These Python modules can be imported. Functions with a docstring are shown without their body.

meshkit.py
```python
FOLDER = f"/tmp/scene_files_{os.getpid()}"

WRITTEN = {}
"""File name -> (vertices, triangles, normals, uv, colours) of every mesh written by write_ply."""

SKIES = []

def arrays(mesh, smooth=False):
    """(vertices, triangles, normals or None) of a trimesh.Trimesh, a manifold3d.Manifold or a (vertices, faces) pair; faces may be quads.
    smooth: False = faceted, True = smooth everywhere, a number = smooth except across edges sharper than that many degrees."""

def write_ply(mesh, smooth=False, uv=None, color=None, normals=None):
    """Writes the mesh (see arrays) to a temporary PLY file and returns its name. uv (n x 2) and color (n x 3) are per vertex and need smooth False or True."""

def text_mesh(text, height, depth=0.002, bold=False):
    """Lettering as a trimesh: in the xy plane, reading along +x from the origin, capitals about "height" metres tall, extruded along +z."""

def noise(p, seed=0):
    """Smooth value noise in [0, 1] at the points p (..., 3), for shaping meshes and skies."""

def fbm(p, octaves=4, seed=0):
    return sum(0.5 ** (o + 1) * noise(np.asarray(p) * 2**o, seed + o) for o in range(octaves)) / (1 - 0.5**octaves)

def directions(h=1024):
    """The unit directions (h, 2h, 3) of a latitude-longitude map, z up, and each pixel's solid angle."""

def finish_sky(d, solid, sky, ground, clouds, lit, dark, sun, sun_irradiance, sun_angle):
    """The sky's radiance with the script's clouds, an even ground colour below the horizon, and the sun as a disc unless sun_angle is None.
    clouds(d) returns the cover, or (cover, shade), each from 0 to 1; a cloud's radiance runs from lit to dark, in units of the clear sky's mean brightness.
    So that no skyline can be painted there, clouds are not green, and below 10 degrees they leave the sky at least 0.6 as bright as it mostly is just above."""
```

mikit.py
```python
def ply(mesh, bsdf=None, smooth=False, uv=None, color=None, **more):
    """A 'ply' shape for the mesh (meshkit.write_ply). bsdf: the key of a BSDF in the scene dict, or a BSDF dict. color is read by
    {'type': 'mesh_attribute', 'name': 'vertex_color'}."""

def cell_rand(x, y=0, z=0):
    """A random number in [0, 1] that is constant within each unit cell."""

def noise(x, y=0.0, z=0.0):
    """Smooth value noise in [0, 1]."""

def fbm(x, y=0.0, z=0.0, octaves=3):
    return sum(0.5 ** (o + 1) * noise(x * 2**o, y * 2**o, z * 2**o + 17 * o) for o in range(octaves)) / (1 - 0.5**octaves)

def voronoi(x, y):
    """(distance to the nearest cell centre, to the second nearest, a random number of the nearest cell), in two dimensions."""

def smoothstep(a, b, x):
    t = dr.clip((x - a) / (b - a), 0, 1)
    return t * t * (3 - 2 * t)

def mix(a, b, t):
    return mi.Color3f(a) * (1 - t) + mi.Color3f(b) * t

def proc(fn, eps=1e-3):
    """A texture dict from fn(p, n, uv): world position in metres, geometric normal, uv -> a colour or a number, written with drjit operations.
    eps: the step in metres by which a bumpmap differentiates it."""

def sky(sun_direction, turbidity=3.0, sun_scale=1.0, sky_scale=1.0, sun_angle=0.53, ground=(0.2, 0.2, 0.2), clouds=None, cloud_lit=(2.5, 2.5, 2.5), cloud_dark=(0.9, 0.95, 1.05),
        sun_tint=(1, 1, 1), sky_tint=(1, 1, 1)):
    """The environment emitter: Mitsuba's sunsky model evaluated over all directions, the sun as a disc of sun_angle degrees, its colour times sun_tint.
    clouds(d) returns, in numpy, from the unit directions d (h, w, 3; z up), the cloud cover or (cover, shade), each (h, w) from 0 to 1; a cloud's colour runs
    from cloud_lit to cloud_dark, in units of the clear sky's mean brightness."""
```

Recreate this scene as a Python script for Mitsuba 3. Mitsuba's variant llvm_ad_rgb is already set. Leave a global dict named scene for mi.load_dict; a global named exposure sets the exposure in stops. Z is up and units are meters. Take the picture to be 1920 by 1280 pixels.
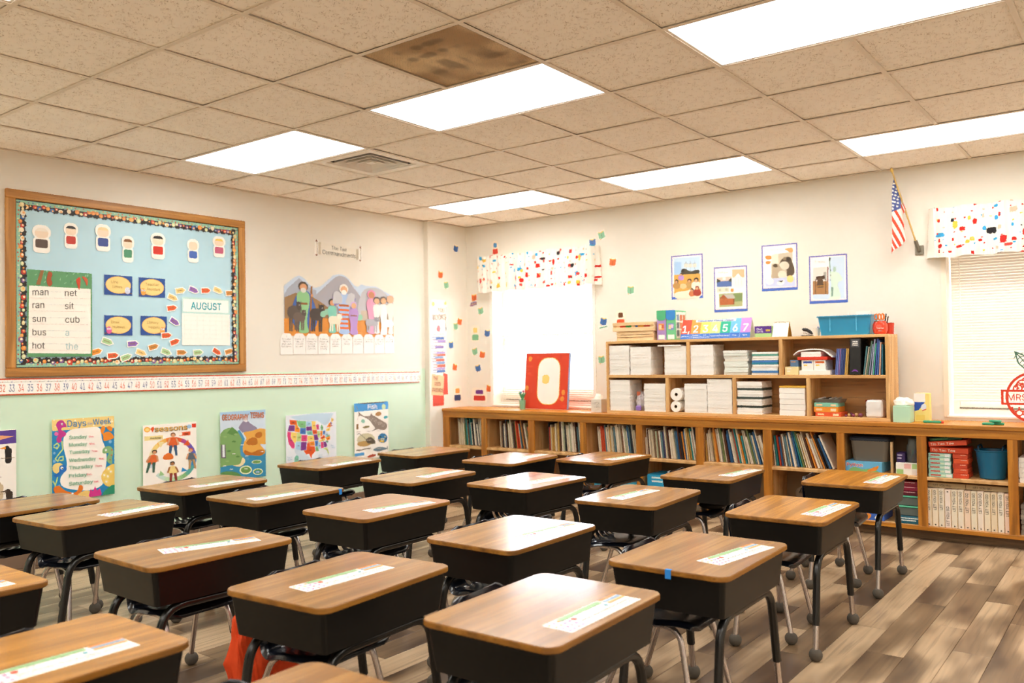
"""A primary-school classroom: desks in columns, decorated walls, a long low bookcase under two windows."""
import math, random
import numpy as np
import trimesh, manifold3d as m3
import shapely
from shapely.geometry import Polygon, LineString, Point, box as sbox
from scipy.interpolate import CubicSpline
import drjit as dr
import mitsuba as mi
import mikit, meshkit
from mikit import proc, noise, fbm, voronoi, cell_rand, smoothstep, mix

T = mi.ScalarTransform4f
rnd = random.Random(7)
scene, labels = {}, {}

# ------------------------------------------------------------------ camera, sky, exposure
H = 2.699                      # ceiling height
XW, YB = -0.567, 4.839         # faces of the left wall and of the back (window) wall
XR, YF = 7.30, -4.30           # the walls on the camera's side
EYE = np.array([5.31802, -2.04456, 1.31121])
YAW, PITCH, ROLL = 0.650029, 0.019624, -0.014660
fwd = np.array([-math.sin(YAW) * math.cos(PITCH), math.cos(YAW) * math.cos(PITCH), math.sin(PITCH)])
rgt = np.array([math.cos(YAW), math.sin(YAW), 0.0])
upv = np.cross(rgt, fwd)
upr = -rgt * math.sin(ROLL) + upv * math.cos(ROLL)
scene['camera'] = {'type': 'thinlens', 'to_world': T().look_at(origin=EYE.tolist(), target=(EYE + fwd).tolist(), up=upr.tolist()),
                   'fov': 2 * math.degrees(math.atan(960 / 1595.016)), 'fov_axis': 'x', 'near_clip': 0.02, 'far_clip': 200.0,
                   'aperture_radius': 0.0055, 'focus_distance': 4.3}
exposure = 0.0
LAMP = 9.5                     # radiance of the fluorescent lenses


def overcast(d):
    n = meshkit.fbm(d * 2.0, 3)
    return np.clip(0.9 + 0.1 * n, 0, 1), 0.35 * n


scene['sky'] = mikit.sky((0.3, -0.5, 0.9), turbidity=4.0, sun_scale=0.0, sky_scale=60.0, ground=(0.35, 0.35, 0.33),
                         clouds=overcast, cloud_lit=(1.45, 1.53, 1.68), cloud_dark=(1.08, 1.13, 1.25))


# ------------------------------------------------------------------ materials
def lin(c):
    if isinstance(c, str):
        c = c.lstrip('#')
        c = [int(c[i:i + 2], 16) / 255 for i in (0, 2, 4)]
    return [x / 12.92 if x <= 0.04045 else ((x + 0.055) / 1.055) ** 2.4 for x in c]


def bsdf(key, d):
    if key not in scene:
        scene[key] = d
    return key


def rgb(c):
    return {'type': 'rgb', 'value': lin(c)}


def two(d):
    return {'type': 'twosided', 'bsdf': d}


def plain(c, rough=0.5, spec=0.5, metallic=0.0):
    key = 'm_%s_%d_%d_%d' % (c.lstrip('#'), rough * 100, spec * 100, metallic * 100)
    return bsdf(key, two({'type': 'principled', 'base_color': rgb(c), 'roughness': rough, 'specular': spec, 'metallic': metallic}))


def textured(key, fn, rough=0.5, spec=0.5, bump=None, bump_scale=1.0, eps=1e-3):
    d = {'type': 'principled', 'base_color': proc(fn), 'roughness': rough, 'specular': spec}
    if bump is not None:
        d = {'type': 'bumpmap', 'scale': bump_scale, 'arbitrary': proc(bump, eps), 'nested': d}
    return bsdf(key, two(d))


CHROME = bsdf('m_chrome', two({'type': 'roughconductor', 'material': 'Cr', 'alpha': 0.14, 'specular_reflectance': {'type': 'rgb', 'value': [1.0, 0.96, 0.9]}}))
PRINT = bsdf('m_print', two({'type': 'principled', 'base_color': {'type': 'mesh_attribute', 'name': 'vertex_color'}, 'roughness': 0.42, 'specular': 0.4}))
GLASS = bsdf('m_pane', {'type': 'thindielectric', 'int_ior': 1.5})
WALL = plain('#e8e3d8', 0.75, 0.3)
WHITE = plain('#f4f0e8', 0.5, 0.4)
PAPER = plain('#fbf8f2', 0.6, 0.3)


def grain(key, dark, mid, light, along, rough=0.4, fine=70.0, rings=9.0, spec=0.5, ringw=0.55):
    """Sawn or printed wood: fine grain, growth rings and slow changes of tone; along: the axis the grain runs on."""
    dark, mid, light = lin(dark), lin(mid), lin(light)

    def fn(p, n, uv):
        q = [p.x, p.y, p.z]
        a = q[along]
        b, c = [q[i] for i in range(3) if i != along]
        w = fbm(a * 1.3, b * 4.0, c * 4.0, octaves=2)
        ring = 0.5 + 0.5 * dr.sin((b * 1.7 + c * 1.3) * rings * 6.28 + w * 9.0)
        f = fbm(a * 3.0, b * fine, c * fine, octaves=3)
        g = noise(a * 6.0, b * fine * 4, c * fine * 4)
        col = mix(mid, light, smoothstep(0.3, 0.75, f))
        col = mix(col, dark, ringw * smoothstep(0.55, 1.0, ring) * smoothstep(0.25, 0.6, f))
        return mix(col, dark, 0.35 * smoothstep(0.62, 0.85, g))
    return textured(key, fn, rough, spec)


TOP_WOOD = grain('m_desk_top', '#5c3a16', '#865a29', '#9a6e37', 1, 0.19, 75, 4, 0.6, ringw=0.5)
TOP_HONEY = grain('m_desk_top_honey', '#744615', '#9c6825', '#b27b30', 1, 0.20, 60, 5, 0.6, ringw=0.5)
TOP_PALE = grain('m_desk_top_pale', '#80562e', '#8f633a', '#97693f', 1, 0.22, 75, 3, 0.6, ringw=0.2)
EDGE_WOOD = grain('m_desk_edge', '#54300e', '#875619', '#9a6826', 1, 0.4, 30, 5)
SHELF_X = grain('m_bookcase_along', '#7c480f', '#b2701f', '#c98831', 0, 0.35, 40, 7)
SHELF_Z = grain('m_bookcase_upright', '#76440f', '#a8661c', '#bf7e2c', 2, 0.35, 40, 7)
SHELF_IN = grain('m_bookcase_inside', '#a4743f', '#c99a62', '#dcb27c', 2, 0.45, 25, 5)
HUTCH_X = grain('m_hutch_along', '#a9723a', '#cf9f63', '#e0b67c', 0, 0.4, 35, 6)
HUTCH_Z = grain('m_hutch_upright', '#a9723a', '#cf9f63', '#e0b67c', 2, 0.4, 35, 6)
OAK_Y = grain('m_board_frame_along', '#7a4a14', '#ad7431', '#c58c47', 1, 0.45, 60, 5)
OAK_Z = grain('m_board_frame_upright', '#7a4a14', '#ad7431', '#c58c47', 2, 0.45, 60, 5)
BLACK = plain('#0a0909', 0.36, 0.4)
TUBE = plain('#121110', 0.26, 0.6)
NAVY = plain('#10141f', 0.2, 0.6)
FOOT = plain('#5b554d', 0.85, 0.2)
TILE = textured('m_ceiling_tile', lambda p, n, uv: mix(lin('#f6efe4'), lin('#beae99'),
                smoothstep(0.68, 0.78, noise(p.x * 290, p.y * 290)) * smoothstep(0.40, 0.62, noise(p.x * 60 + 9, p.y * 60))), 0.9, 0.1)
GRIDBAR = plain('#e2d6c4', 0.5, 0.4)
PLANK_W, PLANK_L = 0.1524, 0.914
X_FLOOR0 = XW - 0.05


def plank_color(p, n, uv):
    i = dr.floor((p.x - X_FLOOR0) / PLANK_W)
    off = i * 0.381966
    off = (off - dr.floor(off)) * PLANK_L
    j = dr.floor((p.y - YF + off) / PLANK_L)
    r = cell_rand(i, j, 3)
    blot = fbm(p.x * 5.0 + r * 91.0, p.y * 1.6 + r * 37.0, octaves=3)
    tone = 0.30 * r + 1.55 * (blot - 0.30) + 0.02
    g = fbm(p.x * 75.0, p.y * 3.0 + r * 11.0, octaves=3)
    w = fbm(p.x * 9.0 + r * 50.0, p.y * 1.2, octaves=2)
    ring = 0.5 + 0.5 * dr.sin(p.x * 190.0 + w * 26.0)
    col = mix(mix(lin('#4d3b2d'), lin('#7c654c'), smoothstep(0.0, 0.38, tone)), lin('#b99f80'), smoothstep(0.33, 0.72, tone))
    col = mix(col, lin('#4c3d33'), 0.26 * smoothstep(0.5, 0.8, g) + 0.09 * ring)
    return col


PLANK = textured('m_floor_plank', plank_color, 0.3, 0.4)


# ------------------------------------------------------------------ shapes
def chamfer_box(x0, x1, y0, y1, z0, z1, c=0.003):
    c = min(c, 0.45 * (x1 - x0), 0.45 * (y1 - y0), 0.45 * (z1 - z0))
    pts = []
    for x, a in ((x0, c), (x1, -c)):
        for y, b in ((y0, c), (y1, -c)):
            for z, d in ((z0, c), (z1, -c)):
                pts += [(x, y + b, z + d), (x + a, y, z + d), (x + a, y + b, z)]
    return m3.Manifold.hull_points(np.array(pts, float))


def mesh_of(m):
    if isinstance(m, m3.Manifold):
        k = m.to_mesh()
        return trimesh.Trimesh(k.vert_properties[:, :3], k.tri_verts, process=False)
    return m


def box(x0, x1, y0, y1, z0, z1, c=0.003):
    return mesh_of(chamfer_box(x0, x1, y0, y1, z0, z1, c))


def cat(*ms):
    return trimesh.util.concatenate([mesh_of(m) for m in ms])


def fillet(pts, r, n=6):
    """The polyline with its corners rounded."""
    pts = [np.asarray(p, float) for p in pts]
    out = [pts[0]]
    for a, b, c in zip(pts, pts[1:], pts[2:]):
        u, v = (a - b) / np.linalg.norm(a - b), (c - b) / np.linalg.norm(c - b)
        d = min(r, 0.48 * np.linalg.norm(a - b), 0.48 * np.linalg.norm(c - b))
        for k in range(n + 1):
            t = k / n
            out.append((1 - t) ** 2 * (b + u * d) + 2 * t * (1 - t) * b + t * t * (b + v * d))
    out.append(pts[-1])
    return np.array(out)


def tube(pts, r, sides=10):
    p = np.asarray(pts, float)
    r = np.broadcast_to(r, (len(p),))
    t = np.gradient(p, axis=0)
    t /= np.linalg.norm(t, axis=1, keepdims=True)
    a = np.cross(t[0], [0.31, 0.2, 0.93] if abs(t[0][2]) < 0.9 else [1, 0.1, 0])
    rings = []
    ang = np.arange(sides) * 2 * math.pi / sides
    for i in range(len(p)):
        a = a - t[i] * (a @ t[i])
        a /= np.linalg.norm(a)
        b = np.cross(t[i], a)
        rings.append(p[i] + r[i] * (np.cos(ang)[:, None] * a + np.sin(ang)[:, None] * b))
    v = np.vstack(rings + [p[:1], p[-1:]])
    f = []
    for i in range(len(p) - 1):
        for j in range(sides):
            k = (j + 1) % sides
            f += [(i * sides + j, i * sides + k, (i + 1) * sides + k), (i * sides + j, (i + 1) * sides + k, (i + 1) * sides + j)]
    e, n = len(p) - 1, len(v)
    for j in range(sides):
        k = (j + 1) % sides
        f += [(n - 2, k, j), (n - 1, e * sides + j, e * sides + k)]
    return trimesh.Trimesh(v, f, process=False)


def lathe(profile, sides=24):
    pr = np.asarray(profile, float)
    return trimesh.creation.revolve(pr, sections=sides)


def rrect(w, h, r, n=6, cx=0.0, cy=0.0):
    r = min(r, 0.499 * w, 0.499 * h)
    out = []
    for (sx, sy, a0) in ((1, 1, 0), (-1, 1, 90), (-1, -1, 180), (1, -1, 270)):
        for k in range(n + 1):
            a = math.radians(a0 + 90 * k / n)
            out.append((cx + sx * (w / 2 - r) + r * math.cos(a), cy + sy * (h / 2 - r) + r * math.sin(a)))
    return np.array(out)


def loft(rings, cap=True):
    """Rings of equal point count, each (n, 3), joined in order and capped."""
    n = len(rings[0])
    v = np.vstack(rings)
    f = []
    for i in range(len(rings) - 1):
        for j in range(n):
            k = (j + 1) % n
            f += [(i * n + j, i * n + k, (i + 1) * n + k), (i * n + j, (i + 1) * n + k, (i + 1) * n + j)]
    if cap:
        v = np.vstack([v, rings[0].mean(0), rings[-1].mean(0)])
        a, b, e = len(v) - 2, len(v) - 1, (len(rings) - 1) * n
        for j in range(n):
            k = (j + 1) % n
            f += [(a, k, j), (b, e + j, e + k)]
    return trimesh.Trimesh(v, f, process=False)


def ring3(p2, z):
    return np.column_stack([p2, np.full(len(p2), z)])


def extrude(poly, h):
    gs = getattr(poly, 'geoms', [poly])
    return cat(*[trimesh.creation.extrude_polygon(g, h, engine='earcut') for g in gs if g.area > 1e-9])


def sheet_mesh(w, h, t=0.0008, r=0.0):
    """A sheet of card from (0,0,0) to (w,h,t)."""
    if r:
        return extrude(Polygon(rrect(w, h, r, 4, w / 2, h / 2)), t)
    return box(0, w, 0, h, 0, t, 0.0002)


# ------------------------------------------------------------------ names and places
def numbered(name):
    taken = lambda k: k in scene or k in labels or any(q.startswith(k + '__') for q in scene)
    if not taken(name):
        return name
    i = 1
    while taken('%s_%03d' % (name, i)):
        i += 1
    return '%s_%03d' % (name, i)


_used = {}


def fresh(full):
    """The full key, numbered if taken (fast)."""
    n = _used.get(full, -1) + 1
    _used[full] = n
    return full if n == 0 else '%s_%03d' % (full, n)


def thing(name, label, cat_, group=None):
    key = fresh(name)
    labels[key] = {'label': label, 'category': cat_}
    if group:
        labels[key]['group'] = group
    return key


def P(mesh, mat, smooth=False, **kw):
    return mikit.ply(mesh_of(mesh), mat, smooth=smooth, **kw)


def part(parent, name, ply_dict, to=None, label=None, kind=None):
    key = fresh(parent + '__' + name)
    scene[key] = {**ply_dict, 'to_world': to} if to is not None else ply_dict
    if label or kind:
        labels[key] = {k: v for k, v in (('label', label), ('kind', kind)) if v}
    return key


def solo(name, label, cat_, ply_dict, to=None, group=None):
    key = thing(name, label, cat_, group)
    scene[key] = {**ply_dict, 'to_world': to} if to is not None else ply_dict
    return key


def struct(name, ply_dict, to=None, label=None):
    key = fresh(name)
    scene[key] = {**ply_dict, 'to_world': to} if to is not None else ply_dict
    labels[key] = {'kind': 'structure'}
    if label:
        labels[key]['label'] = label
    return key


def at(x=0, y=0, z=0, rz=0.0):
    return T().translate([float(x), float(y), float(z)]).rotate([0, 0, 1], float(rz))


def on_left(y, z, x=XW + 0.001, roll=0.0):
    """Local x runs along the left wall (+y), local y up, local z into the room."""
    return T([[0, 0, 1, x], [1, 0, 0, y], [0, 1, 0, z], [0, 0, 0, 1]]).rotate([0, 0, 1], float(roll))


def on_back(x, z, y=YB - 0.001, roll=0.0):
    """Local x runs along +x, local y up, local z out of the back wall into the room."""
    return T([[1, 0, 0, x], [0, 0, -1, y], [0, 1, 0, z], [0, 0, 0, 1]]).rotate([0, 0, 1], float(roll))


# ------------------------------------------------------------------ flat print
_texts = {}


def text_flat(s, bold=False):
    """Lettering of capital height 1 as (vertices 2D, triangles, width)."""
    k = (s, bold)
    if k not in _texts:
        m = meshkit.text_mesh(s, 1.0, 0.1, bold)
        top = m.triangles_center[:, 2] > 0.099
        f = m.faces[top]
        ids, inv = np.unique(f, return_inverse=True)
        v = np.array(m.vertices)[ids][:, :2]
        _texts[k] = (v, inv.reshape(-1, 3), v[:, 0].min(), v[:, 0].max())
    return _texts[k]


class Print:
    """Ink on a sheet: flat coloured shapes, each a hair above the one before. quad: the sheet's corners (top left, top right, bottom right, bottom left)
    in drawing units; y runs down in drawing units. Without quad, drawing units are metres with y up."""
    STEP = 0.00006

    def __init__(self, w, h, quad=None, z=0.0009):
        self.w, self.h, self.z = w, h, z
        self.v, self.f, self.c, self.n = [], [], [], 0
        self.H = None
        if quad is not None:
            A, b = [], []
            for (x, y), (u, t) in zip(quad, ((0, h), (w, h), (w, 0), (0, 0))):
                A += [[x, y, 1, 0, 0, 0, -u * x, -u * y], [0, 0, 0, x, y, 1, -t * x, -t * y]]
                b += [u, t]
            self.H = np.append(np.linalg.solve(np.array(A, float), np.array(b, float)), 1).reshape(3, 3)

    def map(self, p):
        p = np.asarray(p, float)
        if self.H is None:
            return p
        q = np.column_stack([p, np.ones(len(p))]) @ self.H.T
        return q[:, :2] / q[:, 2:]

    def tri(self, v2, f, c, clip=False):
        v2 = np.asarray(v2, float)
        f = np.asarray(f)
        a, b, d = v2[f[:, 0]], v2[f[:, 1]], v2[f[:, 2]]
        neg = (b - a)[:, 0] * (d - a)[:, 1] - (b - a)[:, 1] * (d - a)[:, 0] < 0
        f = np.where(neg[:, None], f[:, ::-1], f)
        self.f.append(f + sum(len(x) for x in self.v))
        self.v.append(np.column_stack([v2, np.full(len(v2), self.z + self.n * self.STEP)]))
        self.c.append(np.tile(lin(c), (len(v2), 1)))
        self.n += 1

    def shape(self, g, c, mapped=False):
        if not mapped and self.H is not None:
            g = shapely.transform(g, self.map)
        g = shapely.make_valid(g).buffer(0)
        g = g.intersection(sbox(0, 0, self.w, self.h))
        for q in getattr(g, 'geoms', [g]):
            if q.geom_type == 'Polygon' and q.area > 1e-8:
                v, f = trimesh.creation.triangulate_polygon(q, engine='earcut')
                self.tri(v, f, c)
                self.n -= 1
        self.n += 1
        return self

    def poly(self, pts, c):
        return self.shape(Polygon(pts), c)

    def smooth(self, pts, c):
        """A closed curve through the points."""
        p = np.array(list(pts) + [pts[0]], float)
        t = np.append(0, np.cumsum(np.linalg.norm(np.diff(p, axis=0), axis=1)))
        cs = CubicSpline(t, p, bc_type='periodic')
        return self.shape(Polygon(cs(np.linspace(0, t[-1], 8 * len(pts))[:-1])), c)

    def rect(self, x0, y0, x1, y1, c):
        return self.poly([(x0, y0), (x1, y0), (x1, y1), (x0, y1)], c)

    def oval(self, x, y, rx, c, ry=None):
        ry = rx if ry is None else ry
        a = np.arange(20) * math.pi / 10
        return self.poly(np.column_stack([x + rx * np.cos(a), y + ry * np.sin(a)]), c)

    def line(self, pts, width, c):
        return self.shape(LineString(pts).buffer(width / 2, quad_segs=3), c)

    def text(self, s, x, y, h, c, align='l', bold=False, width=None, roll=0.0):
        """Baseline at (x, y), capitals h tall (drawing units); width squeezes or stretches it to that width."""
        v, f, x0, x1 = text_flat(s, bold)
        sx = h if width is None else width / (x1 - x0)
        v = np.column_stack([(v[:, 0] - x0) * sx, v[:, 1] * h])
        w = (x1 - x0) * sx
        v[:, 0] -= {'l': 0, 'c': w / 2, 'r': w}[align]
        if roll:
            a = math.radians(roll)
            v = v @ np.array([[math.cos(a), math.sin(a)], [-math.sin(a), math.cos(a)]])
        if self.H is not None:
            v = v * [1, -1]
        self.tri(self.map(v + [x, y]), f, c)
        return self

    def build(self):
        v, f, c = np.vstack(self.v), np.vstack(self.f), np.vstack(self.c)
        return mikit.ply((v, f), PRINT, smooth=False, color=c)


def poster(name, label, cat_, w, h, to, pr, letters=None, group=None, sheet='#faf7f0', shape=None, thick=0.0008):
    """A sheet on a wall with its print, and its lettering as a part of its own."""
    key = thing(name, label, cat_, group)
    part(key, 'sheet', P(extrude(shape, thick) if shape is not None else sheet_mesh(w, h, thick), plain(sheet, 0.45, 0.4)), to)
    if pr is not None and pr.v:
        part(key, 'picture', pr.build(), to)
    if letters is not None and letters.v:
        part(key, 'lettering', letters.build(), to, kind='stuff')
    return key


# ================================================================== THE ROOM
G = 0.6096                                   # ceiling grid
in_view_cache = {}


def in_view(x, y, z, margin=1.08):
    d = np.array([x, y, z]) - EYE
    r2, u2 = np.cross(fwd, upr), upr
    w = d @ fwd
    return w > 0.1 and abs(d @ r2) < w * margin * 960 / 1595 and abs(d @ u2) < w * margin * 640 / 1595


# floor: a slab under planks laid one by one along y
struct('floor', P(box(XW - 0.3, XR + 0.3, YF - 0.3, YB + 0.3, -0.08, -0.006, 0.001), plain('#2e2722', 0.8, 0.2)))
planks = []
for i in range(int((XR - X_FLOOR0) / PLANK_W) + 1):
    off = (i * 0.381966 % 1) * PLANK_L
    x0 = X_FLOOR0 + i * PLANK_W
    for j in range(0, int((YB - YF + off) / PLANK_L) + 1):
        y0 = YF - off + j * PLANK_L
        xa, xb, ya, yb = max(x0, XW), min(x0 + PLANK_W, XR), max(y0, YF), min(y0 + PLANK_L, YB)
        if xb - xa < 0.01 or yb - ya < 0.01:
            continue
        cx, cy = (xa + xb) / 2, (ya + yb) / 2
        seen = in_view(cx, cy, 0) and cy < 4.6
        planks.append((0 if seen else 1, math.hypot(cx - EYE[0], cy - EYE[1]), xa, xb, ya, yb))
planks.sort()
e = 0.0006
plank_mesh = lambda q: box(q[2] + e, q[3] - e, q[4] + e, q[5] - e, -0.006, 0.0, 0.0012)
for q in planks[:290]:
    part('floor', 'plank', P(plank_mesh(q), PLANK))
part('floor', 'far_planks', P(cat(*[plank_mesh(q) for q in planks[290:]]), PLANK), kind='stuff')

# ceiling: suspended tiles on a metal grid
struct('ceiling', P(box(XW - 0.3, XR + 0.3, YF - 0.3, YB + 0.3, H + 0.14, H + 0.2, 0.001), plain('#3a332c', 0.9, 0.1)))
lights = [(i, j) for j in (-6, -2, 2, 6) for i in (0, 3, 6, 9)]
lit_cells = {(i + k, j) for i, j in lights for k in (0, 1)}
GRILLE, DIFF = (4, 1), (1, 3)
tile_ply = {}
for i in range(-1, 12):
    for j in range(-8, 8):
        if (i, j) in lit_cells or (i, j) in (GRILLE, DIFF):
            continue
        xa, xb, ya, yb = max(i * G, XW), min(i * G + G, XR), max(j * G, YF), min(j * G + G, YB)
        w, d = round(xb - xa - 0.010, 4), round(yb - ya - 0.010, 4)
        if (w, d) not in tile_ply:
            tile_ply[(w, d)] = P(box(-w / 2, w / 2, -d / 2, d / 2, 0, 0.016, 0.002), TILE)
        to = T().translate([(xa + xb) / 2, (ya + yb) / 2, H + 0.0055 + rnd.random() * 0.003]).rotate([1, 0, 0], rnd.uniform(-0.35, 0.35)).rotate([0, 1, 0], rnd.uniform(-0.35, 0.35))
        part('ceiling', 'tile', tile_ply[(w, d)], to)
bars = {}
xs, ys = [XW] + [i * G for i in range(0, 12)] + [XR], [YF] + [j * G for j in range(-7, 8)] + [YB]


def bar(w, d, x, y, z):
    k = (round(w, 4), round(d, 4))
    if k not in bars:
        bars[k] = P(box(-w / 2, w / 2, -d / 2, d / 2, 0, 0.003, 0.0006), GRIDBAR)
    part('ceiling', 'grid_bar', bars[k], at(x, y, z))


for i in range(0, 12):                       # runners along y, cut where a light spans two cells
    run = []
    for j in range(-8, 8):
        ya, yb = max(j * G, YF), min(j * G + G, YB)
        if any(li == i - 1 and lj == j for li, lj in lights):
            run.append(None)
        else:
            run.append((ya, yb))
    while run:
        seg = []
        while run and run[0]:
            seg.append(run.pop(0))
        if seg:
            bar(0.024, seg[-1][1] - seg[0][0], i * G, (seg[0][0] + seg[-1][1]) / 2, H - 0.001)
        elif run:
            run.pop(0)
for j in range(-7, 8):
    bar(XR - XW, 0.0236, (XW + XR) / 2, j * G, H - 0.0006)
EM = {'type': 'area', 'radiance': {'type': 'rgb', 'value': [LAMP * 1.0, LAMP * 1.01, LAMP * 0.98]}}
lens_bsdf = plain('#f2f0ea', 0.5, 0.3)
names = {(0, 2): 'lit fluorescent ceiling panel nearest the bulletin board', (3, 2): 'lit fluorescent ceiling panel beside the dusty return air grille',
         (6, 2): 'lit fluorescent ceiling panel largest and nearest in the top right of the view', (0, 6): 'lit fluorescent ceiling panel in the corner above the left window',
         (3, 6): 'lit fluorescent ceiling panel near the back wall above the middle of the wooden shelf', (6, 6): 'lit fluorescent ceiling panel near the back wall to the right of the flag',
         (0, -2): 'lit fluorescent ceiling panel cut off by the top left corner of the view'}
lens = trimesh.Trimesh([[-0.585, -0.283, 0], [0.585, -0.283, 0], [0.585, 0.283, 0], [-0.585, 0.283, 0]], [[0, 2, 1], [0, 3, 2]], process=False)
lens_ply = {**P(lens, lens_bsdf), 'emitter': EM}
fr = extrude(sbox(-0.604, -0.300, 0.604, 0.300).difference(sbox(-0.586, -0.284, 0.586, 0.284)), 0.05)
fr_ply = P(fr, WHITE)
housing_ply = P(box(-0.600, 0.600, -0.297, 0.297, 0.052, 0.07, 0.002), WHITE)
for i, j in lights:
    key = thing('ceiling_light', names.get((i, j), 'ceiling light panel out of view, %s from back wall, %s from left wall' % ({6: 'first', 2: 'second', -2: 'third', -6: 'fourth'}[j], {0: 'first', 3: 'second', 6: 'third', 9: 'fourth'}[i])), 'ceiling light', 'fluorescent ceiling panels')
    c = [(i + 1) * G, (j + 0.5) * G]
    part(key, 'frame', fr_ply, at(*c, H + 0.0035))
    part(key, 'housing', housing_ply, at(*c, H + 0.0035))
    part(key, 'lens', lens_ply, at(*c, H + 0.006), label='glowing white lens')

# return air grille: a perforated sheet, stained by dust
gx, gy = (GRILLE[0] + 0.5) * G, (GRILLE[1] + 0.5) * G


def grille_col(p, n, uv):
    u, v = p.x - gx, p.y - gy
    stain = fbm(u * 5 + 3, v * 5 + 1, octaves=3)
    streak = noise(u * 26 + 5, v * 4) * noise(u * 3, v * 20)
    base = mix(lin('#dcc39c'), lin('#ac8d66'), smoothstep(0.3, 0.7, stain))
    base = mix(base, lin('#5f4a32'), 0.55 * smoothstep(0.26, 0.62, streak))
    a, b = (u + v) * 95.0, (u - v) * 95.0
    hole = smoothstep(0.25, 0.18, dr.sqrt(dr.square(a - dr.floor(a) - 0.5) + dr.square(b - dr.floor(b) - 0.5)))
    return mix(base, lin('#3c2f22'), 0.7 * hole)


key = thing('return_air_grille', 'square perforated return air grille stained brown with dust', 'air grille')
part(key, 'perforated_sheet', P(box(gx - 0.292, gx + 0.292, gy - 0.292, gy + 0.292, H + 0.005, H + 0.007, 0.0005), textured('m_grille', grille_col, 0.7, 0.2)))
part(key, 'frame', P(extrude(sbox(-0.299, -0.299, 0.299, 0.299).difference(sbox(-0.285, -0.285, 0.285, 0.285)), 0.006), plain('#8f7f69', 0.5, 0.4)), at(gx, gy, H + 0.0025))
# supply diffuser: nested square cones
dx, dy = (DIFF[0] + 0.5) * G, (DIFF[1] + 0.5) * G
key = thing('supply_air_diffuser', 'square stepped supply air diffuser next to a lit ceiling panel', 'air vent')
DIFF_M = plain('#f6f0e6', 0.45, 0.4)
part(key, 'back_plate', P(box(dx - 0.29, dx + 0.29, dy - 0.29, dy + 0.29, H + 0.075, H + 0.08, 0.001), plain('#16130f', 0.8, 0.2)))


def sq(a):
    return np.array([(a, a), (-a, a), (-a, -a), (a, -a)])


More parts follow.
